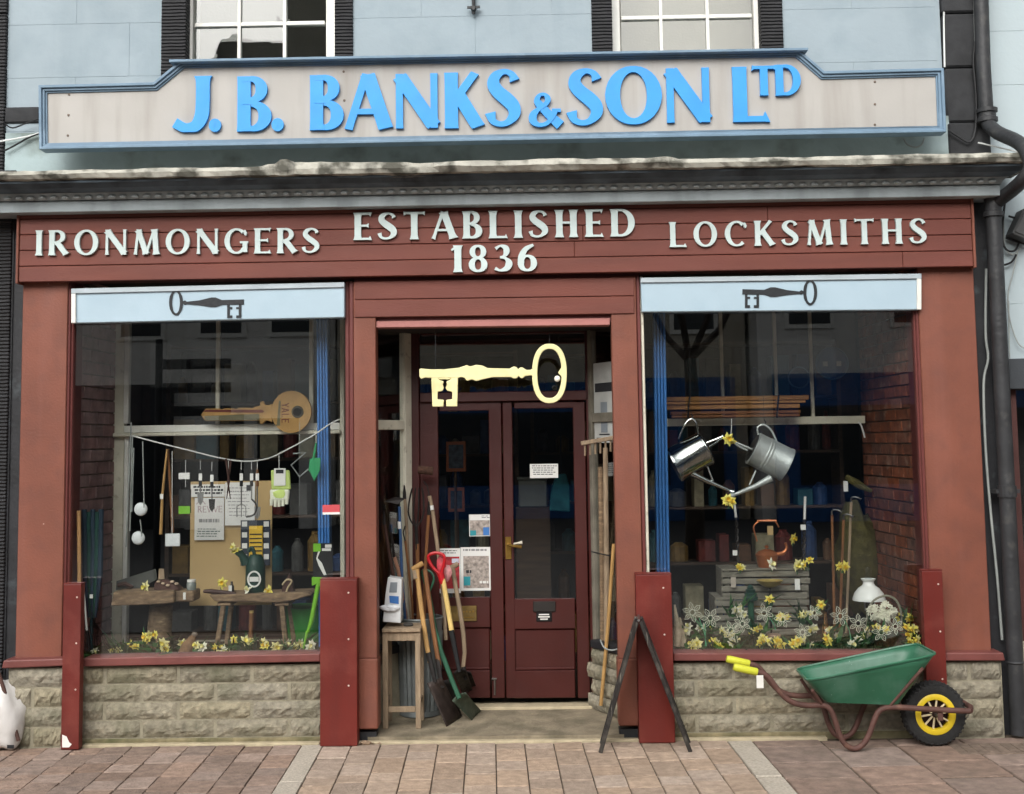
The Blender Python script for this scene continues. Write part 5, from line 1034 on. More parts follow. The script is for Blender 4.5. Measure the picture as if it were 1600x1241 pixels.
for (px, y0, y1, kd), lab in zip(HT, labs):
    t = hung('hand_'+kd if kd != 'shears' else 'hand_shears', lab, kd, px, y1); wire(t, [(px, y0+26 if px == 290 else y0+14), (px, y0-16 if px == 290 else y0-2)], .002)
    if px == 290:
        pf('packet', 279, 765, 298, 802, ycd, ycd+.012, BLKPL, t, .002); pf('lime_corner', 279, 791, 297, 803, ycd-.002, ycd-.0002, LIME, t, 0); pf('label', 279, 739, 296, 749, ycd-.004, ycd+.01, PAPER, t, .001)
    elif kd == 'shears':
        for s in (-1, 1): obj('blade', MB().tube(PP([(px+s*4, y0-5), (px-s*1, y0+30), (px+s*3, y1)], ycd+.004*s), [.008, .007, .003], 6), M('dark_old_wood', ''), t, 0, True)
    else:
        obj('handle', MB().tube(PP([(px, y0+12), (px, y0+38)], ycd), [.008, .011], 8), BLKPL if px != 402 else WOODR, t, 0, True); pf('tag', px-2.6, y0+18, px+2.6, y0+29, ycd-.014, ycd-.0125, PAPER, t, 0)
        obj('neck', MB().tube(PP([(px, y0+38), (px, y1-20)], ycd), .005, 6), STEEL, t)
        if kd == 'fork':
            for s in (-1, 0, 1): obj('prong', MB().tube(PP([(px, y1-21), (px+s*7, y1-16), (px+s*7, y1)], ycd), .003, 6), STEEL, t)
        elif kd == 'sickle': obj('blade', MB().tube(spl([tuple(p) for p in PP([(px, y1-20), (px+8, y1-10), (px+4, y1+4), (px-8, y1+8)], ycd)], 3), .006, 6), IRON, t)
        else: obj('blade', MB().ppoly([(px-5, y1-20), (px+5, y1-20), (px+4, y1-6), (px, y1), (px-4, y1-6)], ycd, ycd+.004), STEEL if kd == 'trowel' else IRON, t)
t = hung('garden_gloves', 'pair of white and lime gardening gloves hung on the cord', 'gloves', 437, 793); GW = M('glove_white', 'D9DBC9', .85, var=.1, vs=20, bump=.3); GLm = M('glove_lime', 'BCD07A', .85, var=.15, vs=20, bump=.3)
obj('cuff', MB().ppoly([(423, 735), (452, 735), (454, 765), (424, 765)], ycd, ycd+.02), GLm, t, .006); obj('palm', MB().ppoly([(421, 765.2), (452, 765.2), (451, 782), (422, 782)], ycd-.003, ycd+.022), GW, t, .008)
for i in range(5): obj('finger', MB().tube(PP([(424.5+i*6, 780, ycd+.01), (424+i*6, 789+(4, 6, 6, 5, 2)[i]-3, ycd+.01)]), [.0125, .010], 8), GW, t, 0, True)
pf('label_card', 428, 732, 446, 759, ycd-.008, ycd-.0035, PAPER, t, 0); pf('print', 431, 734, 443, 740, ycd-.0095, ycd-.0083, INK, t, 0); obj('lime_patch', MB().blob(P(437, 772, ycd-.002), .045, .006, .028, 8, .3), GLm, t); wire(t, [(436, 733), (436, 711)])
t = hung('plastic_trowel', 'bright green plastic trowel hung beside the blue post', 'trowel', 490, 752); GP = M('green_plastic', '1F8F58', .4, var=.08); obj('blade', MB().ppoly([(484, 717), (501, 715), (500, 735), (491, 752), (482, 735)], ycd, ycd+.012), GP, t, .003); obj('handle', MB().tube(PP([(494, 692), (490, 718)], ycd+.005), [.006, .009], 8), GP, t); wire(t, [(494, 692), (494, 680)])
t = hung('wire_square', 'grey metal square frame hanging point down in the left window', 'frame', 468, 746); obj('bars', MB().tube(PP([(458, 709), (478, 707), (455, 727), (468, 745), (482, 733)], .5), .006, 6), CG, t); obj('string', MB().tube(PP([(468, 745), (468, 790)], .5), .002, 5), CG, t); obj('string_up', MB().tube(PP([(468, 708), (468, 660)], .5), .002, 5), CG, t)
for i, (x, y1) in enumerate(((197, 855), (203, 830), (206, 800))):
    t = tag(obj('hanging_rod', MB().tube(PP([(205+i*2, 660+i*20, .45), (x, y1, .42)]), .005, 6), CG, None), ['leftmost thin rod hanging behind the ladles', 'middle thin rod hanging behind the ladles', 'shortest thin rod hanging behind the ladles'][i], 'rod', HG)
# cardboard with papers
t = sheet('cardboard_panel', 'big brown cardboard sheet standing behind the poster', 297, 752, 425, 946, .62, 'cardboard', None, CARD)
t = sheet('poster', 'white poster reading REVIVE pinned on the cardboard', 304, 778, 350, 844, .60); lines(t, 307, 826, 346, 841, 4, .60, M('green_ink', '5b6c66', .8), .4); a, c = P(309, 801, .599), P(347, 801, .599); mb = MB(); word('REVIVE', a.x, c.x, a.z, a.z+.042, .5985, .5998, INK, None, 0, .12, .12, .08, 1, mb=mb); obj('heading', mb, M('pink_ink', 'a98f93', .8), t); lines(t, 310, 811, 346, 817, 1, .60, M('grey_ink', ''), .9); obj('house_mark', MB().stroke([(XX(307, 788, .599), ZZ(307, 788, .599), .005), (XX(314, 780, .599), ZZ(314, 780, .599), .005), (XX(321, 788, .599), ZZ(321, 788, .599), .005)], .5985, .5998), M('pink_ink', ''), t)
t = sheet('notice', 'black framed white notice above the poster on the cardboard', 298, 757, 351, 776.5, .60); lines(t, 302, 759.5, 349, 774, 3, .60, INK, .6)
t = sheet('notice', 'plain white letter sheet right of the poster on the cardboard', 351.5, 754, 398, 821, .598); lines(t, 356, 762, 395, 810, 9, .598, M('grey_ink', ''), .22); pf('stamp', 385, 758, 393, 767, .5965, .5978, INK, t, 0)
t = thing('fly_paper_pack', 'yellow striped packet on dark patterned card behind the watering can', 'packet', P(400, 882, .55), HG); pf('card', 376, 813, 422, 884, .56, .565, M('navy_card', '2b3340', .7), t, 0); pf('yellow_pack', 389, 822, 410, 878, .54, .5595, M('yellow_pack', 'D8B23A', .55), t, .003); b = MB(); [b.pbox(390, 834+i*6.5, 409, 836+i*6.5, .537, .5395) for i in range(6)]; obj('bars', b, INK, t); b = MB(); [b.pbox(378 if s else 412, 815+i*17, 386 if s else 420, 823+i*17, .558, .5598) for i in range(4) for s in (0, 1)]; obj('print', b, PAPER, t)
# rustic bench of slab and stump
t = thing('rustic_table', 'rough oak slab on a tree stump in the left window', 'table', P(250, 1010, .45)); mb = MB(); q = [(173, 947), (177, 925), (240, 924), (272, 923), (272, 942), (240, 945)]
mb.ppoly(q, .28, .50); mb2 = obj('slab', mb, RUSTIC, t, .006); obj('end_block', MB().pbox(272.5, 924, 302, 941, .32, .5), RUSTIC, t, .008); obj('stump', MB().tube(PP([(250, 1020, .48), (249, 985, .48), (252, 946, .48)]), [.09, .078, .074], 12), RUSTIC, t, 0, True)
zz_ = ZZ(230, 924, .35)
t = thing('hand_saw', 'old hand saw propped on the oak slab', 'saw', P(215, 922, .45)); obj('blade', MB().ppoly([(181, 922), (182, 908), (243, 889), (246, 905), (215, 921)], .46, .463), M('saw_steel', '6a6c68', .4, metal=.7, var=.2), t); obj('handle', MB().tube(PP([(184, 915), (196, 912), (206, 917), (198, 923)], .44), .014, 8), M('dark_old_wood', ''), t, 0, True)
t = thing('smoothing_plane', 'dark wooden hand plane with pale shavings on the oak slab', 'plane', P(256, 924, .38)); obj('stock', MB().ppoly([(240, 923), (241, 911), (252, 906), (268, 910), (278, 917), (280, 923)], .34, .42), M('dark_old_wood', ''), t, .006); obj('iron', MB().ppoly([(247, 906), (248, 889), (256, 889), (257, 905)], .385, .395), WOODO, t, .002); b = MB(); [b.blob(P(248+i*7, 909+(i % 3)*3, .335), .014, .012, .009, 7, .6, i) for i in range(5)]; obj('shavings', b, M('wood_shavings', 'a3917c', .9, var=.3), t, 0, True)
t = thing('jar', 'small glass jar with white lid on the end of the oak slab', 'jar', P(300, 935, .36)); obj('body', MB().lathe([(0, 0), (.03, 0), (.032, .05), (.025, .06), (0, .06)], P(299, 924, .4), n=16), M('jar_glass', '9aa39f', .1, trans=.5), t, 0, True); obj('lid', MB().lathe([(0, .0601), (.028, .0601), (.028, .075), (0, .075)], P(299, 924, .4), n=16), PAPER, t)
t = thing('price_tag', 'white price tag hanging from the oak slab', 'tag', P(288, 938, .31)); pf('tag', 286, 926, 290, 937, .276, .2775, PAPER, t, 0)
# bench with legs
t = thing('rustic_bench', 'weathered plank bench on splayed legs in the left window', 'bench', P(410, 1012, .45)); mb = MB()
obj('plank', MB().ppoly([(326, 930), (480, 926), (486, 930), (460, 938), (440, 942), (336, 940)], .30, .55), RUSTIC, t, .006)
for a, c, Y in (((350, 946), (338, 1016), .34), ((440, 944), (447, 1014), .34), ((362, 946), (354, 1008), .52), ((452, 944), (460, 1008), .52)): obj('leg', MB().bar(P(*a, Y)+Vector((0, 0, .02)), P(*c, Y), .030, .030), RUSTIC, t, .004)
for a in (350, 440): obj('batten', MB().pbox(a-11, 941.5, a+11, 947, .32, .54), RUSTIC, t, .004)
zb_ = ZZ(400, 929, .42)
t = thing('green_watering_can', 'dark green plastic watering can with white round emblem on the bench', 'watering can', P(398, 929, .42)); c0 = P(399, 929, .42); hgt = P(399, 868, .42).z-c0.z
obj('body', MB().lathe([(0, 0), (.062, 0), (.066, .01), (.062, hgt*.75), (.05, hgt*.95), (.03, hgt*1.02), (0, hgt*1.02)], c0, n=24), GRND, t, 0, True); obj('spout', MB().tube(PP([(385, 880, .42), (378, 868, .41), (370, 860, .40)]), [.035, .024, .026], 10), GRND, t, 0, True); obj('handle', MB().tube(spl([tuple(p) for p in PP([(398, 868, .42), (394, 856, .42), (388, 862, .42)])], 4), .012, 8), GRND, t, 0, True)
ce = P(397, 905, .352); obj('emblem', MB().stroke([(ce.x+.040*math.cos(a*math.pi/12), ce.z+.048*math.sin(a*math.pi/12), .010) for a in range(24)], .350, .3545, True).box(ce.x-.030, ce.x+.030, .349, .3544, ce.z-.016, ce.z+.014), PAPER, t)
t = thing('leather_case', 'long dark brown leather tool case lying on the bench', 'case', P(345, 928, .36)); obj('case', MB().tube(PP([(318, 924, .34), (330, 924, .34), (368, 928, .34)]), [.010, .016, .012], 10), M('leather', '3a221b', .5), t, 0, True)
t = thing('oil_can', 'little dark oil bottle with pale label on the bench', 'bottle', P(362, 927, .4)); obj('body', MB().lathe([(0, 0), (.016, 0), (.016, .045), (.007, .058), (.007, .075), (0, .075)], P(362, 927, .4), n=12), M('dark_bottle', '241c1a', .3), t, 0, True); pf('label', 357, 915, 362, 924, .378, .38, PAPER, t, 0)
t = thing('iron_plane', 'small brown tool with pale brass curl on the bench end', 'tool', P(448, 929, .42)); obj('base', MB().ppoly([(440, 929), (441, 912), (447, 905), (452, 895), (456, 910), (460, 929)], .38, .44), M('dark_old_wood', ''), t, .005); obj('curl', MB().tube(spl([tuple(p) for p in PP([(441, 914), (448, 906), (456, 908), (450, 918), (447, 926)], .372)], 4), .006, 6), M('pale_brass', 'b8a582', .5), t, 0, True)
t = thing('mallet', 'brown handled mallet standing under the bench', 'mallet', P(392, 1012, .42)); obj('handle', MB().tube(PP([(391, 1005, .42), (393, 958, .42)]), [.015, .014], 8), WOODR, t, 0, True); obj('head', MB().lathe([(0, -.03), (.034, -.03), (.034, .03), (0, .03)], P(391, 1008, .42), (1, 0, 0), 14), IRON, t, 0, True); obj('end_cap', MB().tube(PP([(393, 958, .42), (393, 954, .42)]), .015, 8), WOODY, t)
t = thing('lime_grass_shears', 'lime green long handled cutter standing beside the red post', 'cutter', P(474, 1016, .24)); obj('shaft', MB().tube(PP([(499, 905, .26), (487, 970, .25), (481, 988, .25)]), [.016, .016, .010], 10), LIME, t, 0, True); obj('grip', MB().ppoly([(487, 902), (508, 903), (506, 916), (500, 917), (497, 912), (487, 916)], .245, .275), LIME, t, .004); obj('blade', MB().tube(PP([(480, 986, .25), (474, 1014, .24)]), [.010, .005], 6), LIME, t, 0, True)
t = thing('tool_card', 'black retail card with lime corner and white tool picture', 'card', P(505, 902, .27)); pf('card', 489, 849, 520, 902, .27, .274, BLKPL, t, 0); pf('lime_corner', 489.5, 849.5, 501, 862, .267, .2695, LIME, t, 0); obj('picture', MB().ppoly([(497, 862), (500, 862), (496, 872), (503, 880), (510, 898), (506, 899), (498, 884), (494, 873)], .267, .2695), PAPER, t); pf('print', 508, 851, 518, 856, .267, .2695, PAPER, t, 0); pf('white_band', 503, 857, 517, 861, .267, .2695, PAPER, t, 0)
t = thing('green_trug', 'green plastic tub standing behind the lime cutter', 'tub', P(478, 1006, .6)); obj('body', MB().lathe([(0, 0), (.11, 0), (.14, .25), (.135, .25), (.105, .01), (0, .01)], P(478, 1008, .62), n=24), M('leaf_green_plastic', '2C7A2E', .45), t, 0, True); obj('rim', MB().lathe([(.14, .25), (.146, .255), (.135, .258)], P(478, 1008, .62), n=24), M('leaf_green_plastic', ''), t, 0, True)
t = thing('burlap_bird', 'little brown upright bird ornament among the left window flowers', 'ornament', P(298, 1020, .2)); c0 = P(294, 1022, .2); obj('body', MB().tube([c0+Vector((-.02, 0, .0)), c0+Vector((0, 0, .05)), c0+Vector((.025, 0, .095)), c0+Vector((.035, 0, .115))], [.045, .042, .024, .014], 10), M('burlap', '7a5f45', .95, var=.35, vs=40, bump=.6), t, 0, True); obj('head', MB().blob(c0+Vector((.04, 0, .122)), .02, .018, .016, 8), M('burlap_grey', '807468', .9, var=.3, vs=40), t, 0, True)
# tall things in the left corner of the window
t = thing('wooden_pole', 'pale wooden pole upright behind the slim left post', 'pole', P(125, 1000, .13)); obj('shaft', MB().tube(PP([(123, 798, .13), (124, 910, .13), (126, 1010, .13)]), .013, 10), M('fresh_wood', 'C79A68', .6, var=.15), t, 0, True)
t = thing('folded_parasol', 'furled dark green parasol standing in the left window corner', 'parasol', P(143, 1012, .22)); TE = M('dark_green_cloth', '143F36', .75, var=.25, vs=20); 
for i in range(5): obj('fold', MB().tube(PP([(132+i*6.5, 796+(i % 2)*4, .24+.01*i), (134+i*5.4, 900, .23), (139+i*2.5, 965, .22)]), [.017, .021, .009], 8), TE if i % 2 else M('navy_cloth', '1d3040', .7), t, 0, True)
obj('pole', MB().tube(PP([(143, 965, .22), (143, 1020, .22)]), .010, 8), M('teal_pole', '12343a', .5), t); pf('tie', 140, 929, 145, 935, .195, .198, PAPER, t, 0)
t = thing('leaf_rake', 'black wire leaf rake fanned out in the left window corner', 'rake', P(145, 1018, .3)); obj('shaft', MB().tube(PP([(150, 900, .3), (147, 975, .3)]), .009, 8), BLKPL, t)
for i in range(9): obj('tine', MB().tube(spl([tuple(p) for p in PP([(147, 972, .3), (143+i*4, 1000, .28), (141+i*6, 1016, .25)])], 3), .0025, 5), BLKPL, t)
t = thing('black_boot_tool', 'white shafted tool with black foot by the slim left post', 'tool', P(138, 1018, .15)); obj('shaft', MB().tube(PP([(131, 925, .15), (136, 985, .15)]), .006, 6), PAPER, t); obj('foot', MB().tube(PP([(136, 985, .15), (139, 1018, .15)]), [.010, .015], 8), BLKPL, t, 0, True)
tag(pf('sticker', 504, 789, 531, 804, YG-.0012, YG-.0002, M('red_sticker', 'C04A50', .5), None, 0), 'small red and white sticker on the left window glass', 'sticker')
s_ = bpy.data.objects['sticker']; ROOT['sticker'] = Vector(s_.location); pf('white_strip', 504, 800.5, 531, 804, YG-.0018, YG-.0013, PAPER, s_, 0)
# flowers ------------------------------------------------------------
PETY = M('petal_yellow', 'E6DA6A', .55, var=.15, vs=30, sss=.0); PETP = M('petal_pale', 'E3DDA0', .55, var=.12, vs=30); PETW = M('petal_white', 'E2E1CC', .55, var=.08, vs=30); TRUM = M('trumpet_yellow', 'E0BE30', .5, var=.12, vs=30); LEAF = M('leaf_green', '2F5A2C', .5, var=.35, vs=20); LEAFD = M('leaf_dark', '1F3D24', .6, var=.4, vs=20); MOSS = M('moss', '2E3A1C', .95, var=.5, vs=25, bump=1, bs=60, dirt=('6a5a3a', 20, .5, .7, .6))
def fl_mesh(seed):
    r = random.Random(seed); p = MB(); c = MB()
    for k in range(6):
        a = k*math.pi/3+r.uniform(-.12, .12); L_ = 1+r.uniform(-.12, .1); d = Vector((math.cos(a), 0, math.sin(a))); s = Vector((-math.sin(a), 0, math.cos(a))); y = r.uniform(-.25, .12)
        p.add([d*.1, d*.5*L_+s*.30+Vector((0, y*.3, 0)), d*L_+Vector((0, y, 0)), d*.5*L_-s*.30+Vector((0, y*.3, 0)), d*.55*L_+Vector((0, -.12+y*.4, 0))], [(0, 3, 4), (3, 2, 4), (2, 1, 4), (1, 0, 4)])
    c.lathe([(.16, 0), (.22, -.25), (.36, -.5), (.30, -.44), (.12, -.1)], (0, 0, 0), (0, 1, 0), 10)
    return p, c
FM = {}
for nm, pm, tm in (('y', PETY, TRUM), ('p', PETP, PETY), ('w', PETW, PETP)): FM[nm] = [(mesh_only(fl_mesh(i)[0], pm), mesh_only(fl_mesh(i)[1], tm, 0, True)) for i in range(3)]
LM = [mesh_only(MB().add([(-.01, 0, 0), (.01, 0, 0), (.014, .01, .5), (0, .03+.05*i, 1), (-.014, .01, .5)], [(0, 1, 2, 4), (4, 2, 3)]), (LEAF, LEAFD)[i % 2]) for i in range(3)]
def bunch(px, py, Y, n, label, kinds='yyp', spread=.045, R=.030, leaves=5, group='daffodils in the windows', name='daffodil_bunch', lh=.07, up_=.0):
    c = P(px, py, Y); t = thing(name, label, 'flowers', (c.x, c.y, max(zf, c.z-.05)), group); base = ROOT[t.name]
    for i in range(n):
        p = c+Vector((random.uniform(-1, 1)*spread*(n > 1), random.uniform(-.6, .6)*spread, random.uniform(-.6, .7)*spread*(n > 1)))
        k = random.choice(kinds); pm, tm = random.choice(FM[k]); s = R*random.uniform(.8, 1.15); rot = (random.uniform(-.9, .7), random.uniform(-3, 3), random.uniform(-1.0, 1.0))
        f = piece('petals', pm, p, t, (s*random.uniform(.75, 1.1), s*random.uniform(.7, 1.5), s*random.uniform(.75, 1.1)), rot=rot); ROOT[f.name] = p
        tr = bpy.data.objects.new('trumpet', tm); COL.objects.link(tr); tr.parent = f; tr.scale = (1, 1, 1)
        if p.z > base.z+.02: obj('stem', MB().tube([p+Vector((0, .01, 0)), (p*.4+base*.6)+Vector((0, .015, 0)), base+Vector((random.uniform(-.01, .01), .01, 0))], .0028, 5), LEAF, t)
    for i in range(leaves): piece('leaf', random.choice(LM), base+Vector((random.uniform(-1, 1)*spread*1.2, random.uniform(-.5, 1)*spread, -.005)), t, (1, 1, lh*random.uniform(.6, 1.3)), rot=(random.uniform(-.5, .6), random.uniform(-.7, .7), random.uniform(0, 6)))
    return t
LW = [(147, 1020, 1, 'w'), (212, 1008, 2, 'py'), (234, 1000, 4, 'yyp'), (248, 1012, 2, 'p'), (262, 1014, 4, 'ypp'), (313, 1012, 3, 'wpp'), (337, 1013, 2, 'yp'), (352, 1015, 2, 'ppw'), (365, 1004, 1, 'y'), (416, 1012, 3, 'yyp'), (437, 1013, 2, 'yp'), (456, 1012, 2, 'pw'), (490, 1016, 2, 'w')]
for i, (x, y, n, k) in enumerate(LW): bunch(x, y-3, .14+.05*random.random(), n, '%s clump of daffodils counted from the left along the left sill' % ORD[i], k, .034, .040, 9)
for (x, y, Y, n, lab, k) in ((227, 917, .31, 1, 'single pale daffodil head lying on the oak slab', 'p'), (370, 856, .38, 3, 'daffodils stuck in the green watering can spout', 'yp'), (344, 915, .45, 2, 'two small daffodils behind the leather case', 'y'), (422, 925, .36, 2, 'daffodil heads beside the foot of the green can', 'yp'), (389, 922, .34, 1, 'tiny white flower left of the green can foot', 'w')):
    t = bunch(x, y, Y, n, lab, k, .025, .042 if n < 3 else .036, 0)
for (x, y, Y, n, k, lab) in ((185, 1012, .3, 2, 'p', 'faint daffodils near the cream frame foot'), (285, 1008, .3, 3, 'yp', 'daffodils behind the brown bird ornament'), (390, 1006, .26, 3, 'p', 'daffodils before the mallet head'), (470, 1008, .3, 3, 'pw', 'daffodils before the green tub')): bunch(x, y, Y, n, lab, k, .034, .036, 12, lh=.12)
# moss beds
def moss(label_x0, x1, Y0, Y1, seed):
    r = random.Random(seed); b = MB(); n = 46; m_ = 8; xa, xb = label_x0, x1
    for i in range(n+1):
        for j in range(m_+1): x = xa+(xb-xa)*i/n; y = Y0+(Y1-Y0)*j/m_; b.v.append((x, y, zf+.004+.02*abs(noise.noise(Vector((x*9, y*9, seed))))+.012*noise.noise(Vector((x*30, y*30, seed)))+.02*(j/m_)))
    for i in range(n):
        for j in range(m_): a = i*(m_+1)+j; b.f.append((a, a+m_+1, a+m_+2, a+1))
    for i in range(900):
        x, y = r.uniform(xa, xb), r.uniform(Y0, Y1); h = r.uniform(.01, .05); d = Vector((r.uniform(-1, 1), r.uniform(-.6, .6), 0))*.02; p = Vector((x, y, zf+.015)); s = Vector((r.uniform(-1, 1), r.uniform(-1, 1), 0))*.006
        b.add([p-s, p+s, p+d+Vector((0, 0, h))], [(0, 1, 2)])
    o = obj('moss_bed', b, MOSS); tag(o, kind='stuff')
moss(xlw+.03, XX(500, 1010, .1), YG+.02, .5, 1); moss(XX(1054, 1010, .1), XX(1440, 1010, .1), YG+.02, .6, 5)
# ================================================================ right display window
COPPER = M('copper', 'C07850', .38, metal=.75, var=.2, vs=12, bump=.04); BRONZE = M('old_brass_bowl', 'C4AE6A', .42, metal=.6, var=.2, vs=14); WHG = M('opal_glass', 'E4E6E2', .22, var=.03, bump=0)
def can(label, ax0, ax1, r, mt, spout, brace, hoop, top, bands, Y):
    """body axis from mouth (ax0) to base (ax1) in pixels"""
    a, c = P(*ax0, Y), P(*ax1, Y); ax = (c-a); h = ax.length; t = thing('watering_can', label, 'watering can', ((a.x+c.x)/2, Y, min(a.z, c.z)-.03), 'galvanised watering cans')
    obj('body', MB().lathe([(0, h*.02), (r*.97, h*.0), (r*1.02, .006), (r, .012), (r, h-.02), (r*1.03, h-.014), (r*1.03, h), (0, h)], a, ax, 32), mt, t, 0, True)
    for f in bands: obj('band', MB().lathe([(r*1.001, h*f-.008), (r*1.025, h*f-.004), (r*1.025, h*f+.004), (r*1.001, h*f+.008)], a, ax, 32), mt, t, 0, True)
    obj('mouth', MB().lathe([(r*.86, -.003), (r*.86, .004), (r*.2, .05)], a-ax.normalized()*.003, ax, 24), M('can_inside', '2a2c2c', .6, metal=.5), t)
    obj('spout', MB().tube(PP(spout), [.024]+[.017]*(len(spout)-2)+[.011], 12), mt, t, 0, True); e = PP(spout)
    obj('rose', MB().lathe([(.011, 0), (.022, .022), (.022, .026), (0, .028)], e[-1], (e[-1]-e[-2]), 14), mt, t, 0, True)
    obj('brace', MB().tube(PP(brace), .006, 8), mt, t, 0, True); obj('handle', MB().tube(spl([tuple(p) for p in PP(hoop)], 5), .007, 8), mt, t, 0, True); obj('top_handle', MB().tube(spl([tuple(p) for p in PP(top)], 5), .007, 8), mt, t, 0, True)
    hk = P(*hoop[len(hoop)//2]); obj('hook', MB().tube([hk+Vector((0, 0, -.005)), hk+Vector((.012, 0, .015)), hk+Vector((0, 0, .035))], .004, 6).tube([hk+Vector((0, 0, .035)), (hk.x, hk.y, zbt)], .0014, 4), KEYB, t)
yc = .42
can('shiny tin watering can tipped to the right, hung beside the blue post', (1104, 700), (1052, 727), .115, SHINY, [(1075, 738, yc-.03), (1105, 752, yc-.03), (1140, 767, yc-.03)], [(1104, 726, yc-.03), (1114, 752, yc-.03)], [(1060, 686, yc), (1070, 664, yc), (1080, 655, yc), (1088, 662, yc), (1090, 676, yc)], [(1104, 692, yc), (1120, 686, yc), (1130, 682, yc), (1118, 693, yc), (1104, 701, yc)], (.05,), yc)
can('dull galvanised watering can with twin bands tipped to the left', (1176, 700), (1230, 727), .110, GALV, [(1205, 747, yc-.05), (1180, 760, yc-.05), (1148, 773, yc-.05)], [(1181, 736, yc-.04), (1171, 758, yc-.05)], [(1185, 680, yc), (1184, 668, yc), (1194, 664, yc), (1206, 674, yc), (1214, 692, yc)], [(1184, 706, yc-.05), (1165, 698, yc-.05), (1150, 692, yc-.05), (1152, 696, yc-.05), (1168, 704, yc-.05)], (.36, .44), yc)
for (x, y, n, lab) in ((1139, 686, 4, 'yellow daffodils hung between the two watering cans'), (1139, 783, 4, 'yellow daffodils stuck in the crossed can spouts')): bunch(x, y, yc-.06, n, lab, 'yy', .024, .040, 0)
o = tag(obj('hanging_string', MB().tube(PP([(1142, 680, yc-.06), (1143, 668, .5), (1143, 655, .6)]), .003, 5), M('white_cord', ''), None), 'short white string above the hung daffodils', 'string')
# bundle of laths
t = thing('lath_bundle', 'bundle of orange wooden laths lying on the white rail', 'laths', P(1150, 652, YB2-.12))
for i, (x0, x1, yt, yb, Y) in enumerate(((1036, 1264, 619, 626, .98), (1036, 1259, 627, 631, .95), (1036, 1250, 632, 639, .97), (1048, 1251, 642, 647, 1.0), (1050, 1250, 648, 652, .96))): pf('lath', x0, yt, x1, yb, Y, Y+.05, M('orange_wood', 'B5834B', .6, var=.15, vs=5, stretch=(1, 6, 6)) if i < 3 else M('brown_lath', '8a5a34', .6, var=.15), t, .003)
for x in (1078, 1217): obj('tie', MB().tube([P(x, 617, .93), P(x-2, 634, .925), P(x-3, 653, .93)], .006, 6), KEYB, t)
# slatted crates
SLW = M('grey_slat_wood', '7A766A', .85, var=.3, vs=9, bump=.4, stretch=(1, 4, 6))
def crate(label, x0, x1, ys, Y, dep):
    t = thing('slatted_crate', label, 'crate', (XX((x0+x1)/2, ys[-1], Y), Y+dep/2, zf if ys[-1] > 980 else ZZ(1190, ys[-1]+10, Y)), 'grey slatted crates')
    for y in ys: pf('slat', x0+random.uniform(-2, 2), y, x1+random.uniform(-3, 3), y+8.6, Y, Y+.014, SLW, t, .003)
    a, c = XX(x0, ys[0], Y), XX(x1, ys[0], Y); z0, z1 = ZZ((x0+x1)/2, ys[-1]+9.5, Y), ZZ((x0+x1)/2, ys[0]-1, Y)
    for x in (a+.02, c-.05): obj('corner_batten', MB().box(x, x+.03, Y+.0145, Y+.045, z0, z1), SLW, t, .002)
    for x in (a, c-.014): obj('side_board', MB().box(x, x+.014, Y+.046, Y+dep, z0, z1), SLW, t, .002)
    obj('top_board', MB().box(a, c, Y+.002, Y+dep, z1+.001, z1+.014), SLW, t, .002)
crate('upper grey slatted crate carrying the copper kettle', 1128, 1265, [893, 904, 915.5, 926.5], .62, .3); crate('lower grey slatted crate behind the window flowers', 1118, 1262, [938, 949.5, 961, 972.5, 984, 995.5], .60, .34)
# copper kettle
t = thing('copper_kettle', 'copper kettle with tall looped handle on the slatted crate', 'kettle', P(1201, 884, .72)); kc = P(1199, 889, .72); 
obj('body', MB().lathe([(0, 0), (.055, 0), (.062, .02), (.072, .075), (.078, .095), (.06, .115), (.035, .125), (.02, .13), (0, .132)], kc, n=32), COPPER, t, 0, True); obj('lid_knob', MB().lathe([(.0, .132), (.012, .14), (.014, .152), (0, .158)], kc, n=12), COPPER, t, 0, True); obj('spout', MB().tube(spl([tuple(p) for p in PP([(1214, 866, .70), (1224, 864, .68), (1229, 856, .68), (1227, 848, .68)])], 4), [.014]*6+[.009]*7, 10), COPPER, t, 0, True)
obj('handle', MB().tube(spl([tuple(p) for p in PP([(1183, 846, .72), (1179, 832, .72), (1178, 822, .72), (1186, 815, .72), (1200, 813, .72), (1211, 815, .72), (1217, 824, .72)])], 4), .005, 8).tube(PP([(1183, 814, .72), (1213, 814, .72)]), .008, 8), COPPER, t, 0, True); pf('price_card', 1199, 822, 1208, 836, .70, .7015, CARD, t, 0)
for i, (xb, xt, yt, lab) in enumerate(((1153, 1147, 783, 'left twisted iron candlestick with a tall white candle'), (1255, 1258, 776, 'right twisted iron candlestick with a tall white candle'))):
    t = thing('candlestick', lab, 'candlestick', P(xb, 884, .64), 'twisted candlesticks'); ym = 815 if i else 812
    a, c = P(xb, 884, .64), P((xb+xt)/2+.5, ym, .64)
    for ph in (0, math.pi): obj('twist', MB().tube([a+(c-a)*(k/26)+Vector((math.cos(k*.8+ph)*.008, math.sin(k*.8+ph)*.008, 0)) for k in range(27)], .006, 6), IRON, t, 0, True)
    obj('cup', MB().lathe([(.006, -.01), (.014, 0), (.014, .015)], c, n=12), IRON, t, 0, True); obj('candle', MB().tube([c, P(xt, yt, .64)], .0085, 10), PAPER, t, 0, True); obj('foot', MB().lathe([(.03, 0), (.028, .006), (.008, .014)], a, n=14), IRON, t, 0, True); pf('tag', xb-8 if not i else xb-4, 820 if i else 860, xb-1 if not i else xb+4, 828 if i else 868, .62, .6212, PAPER, t, 0)
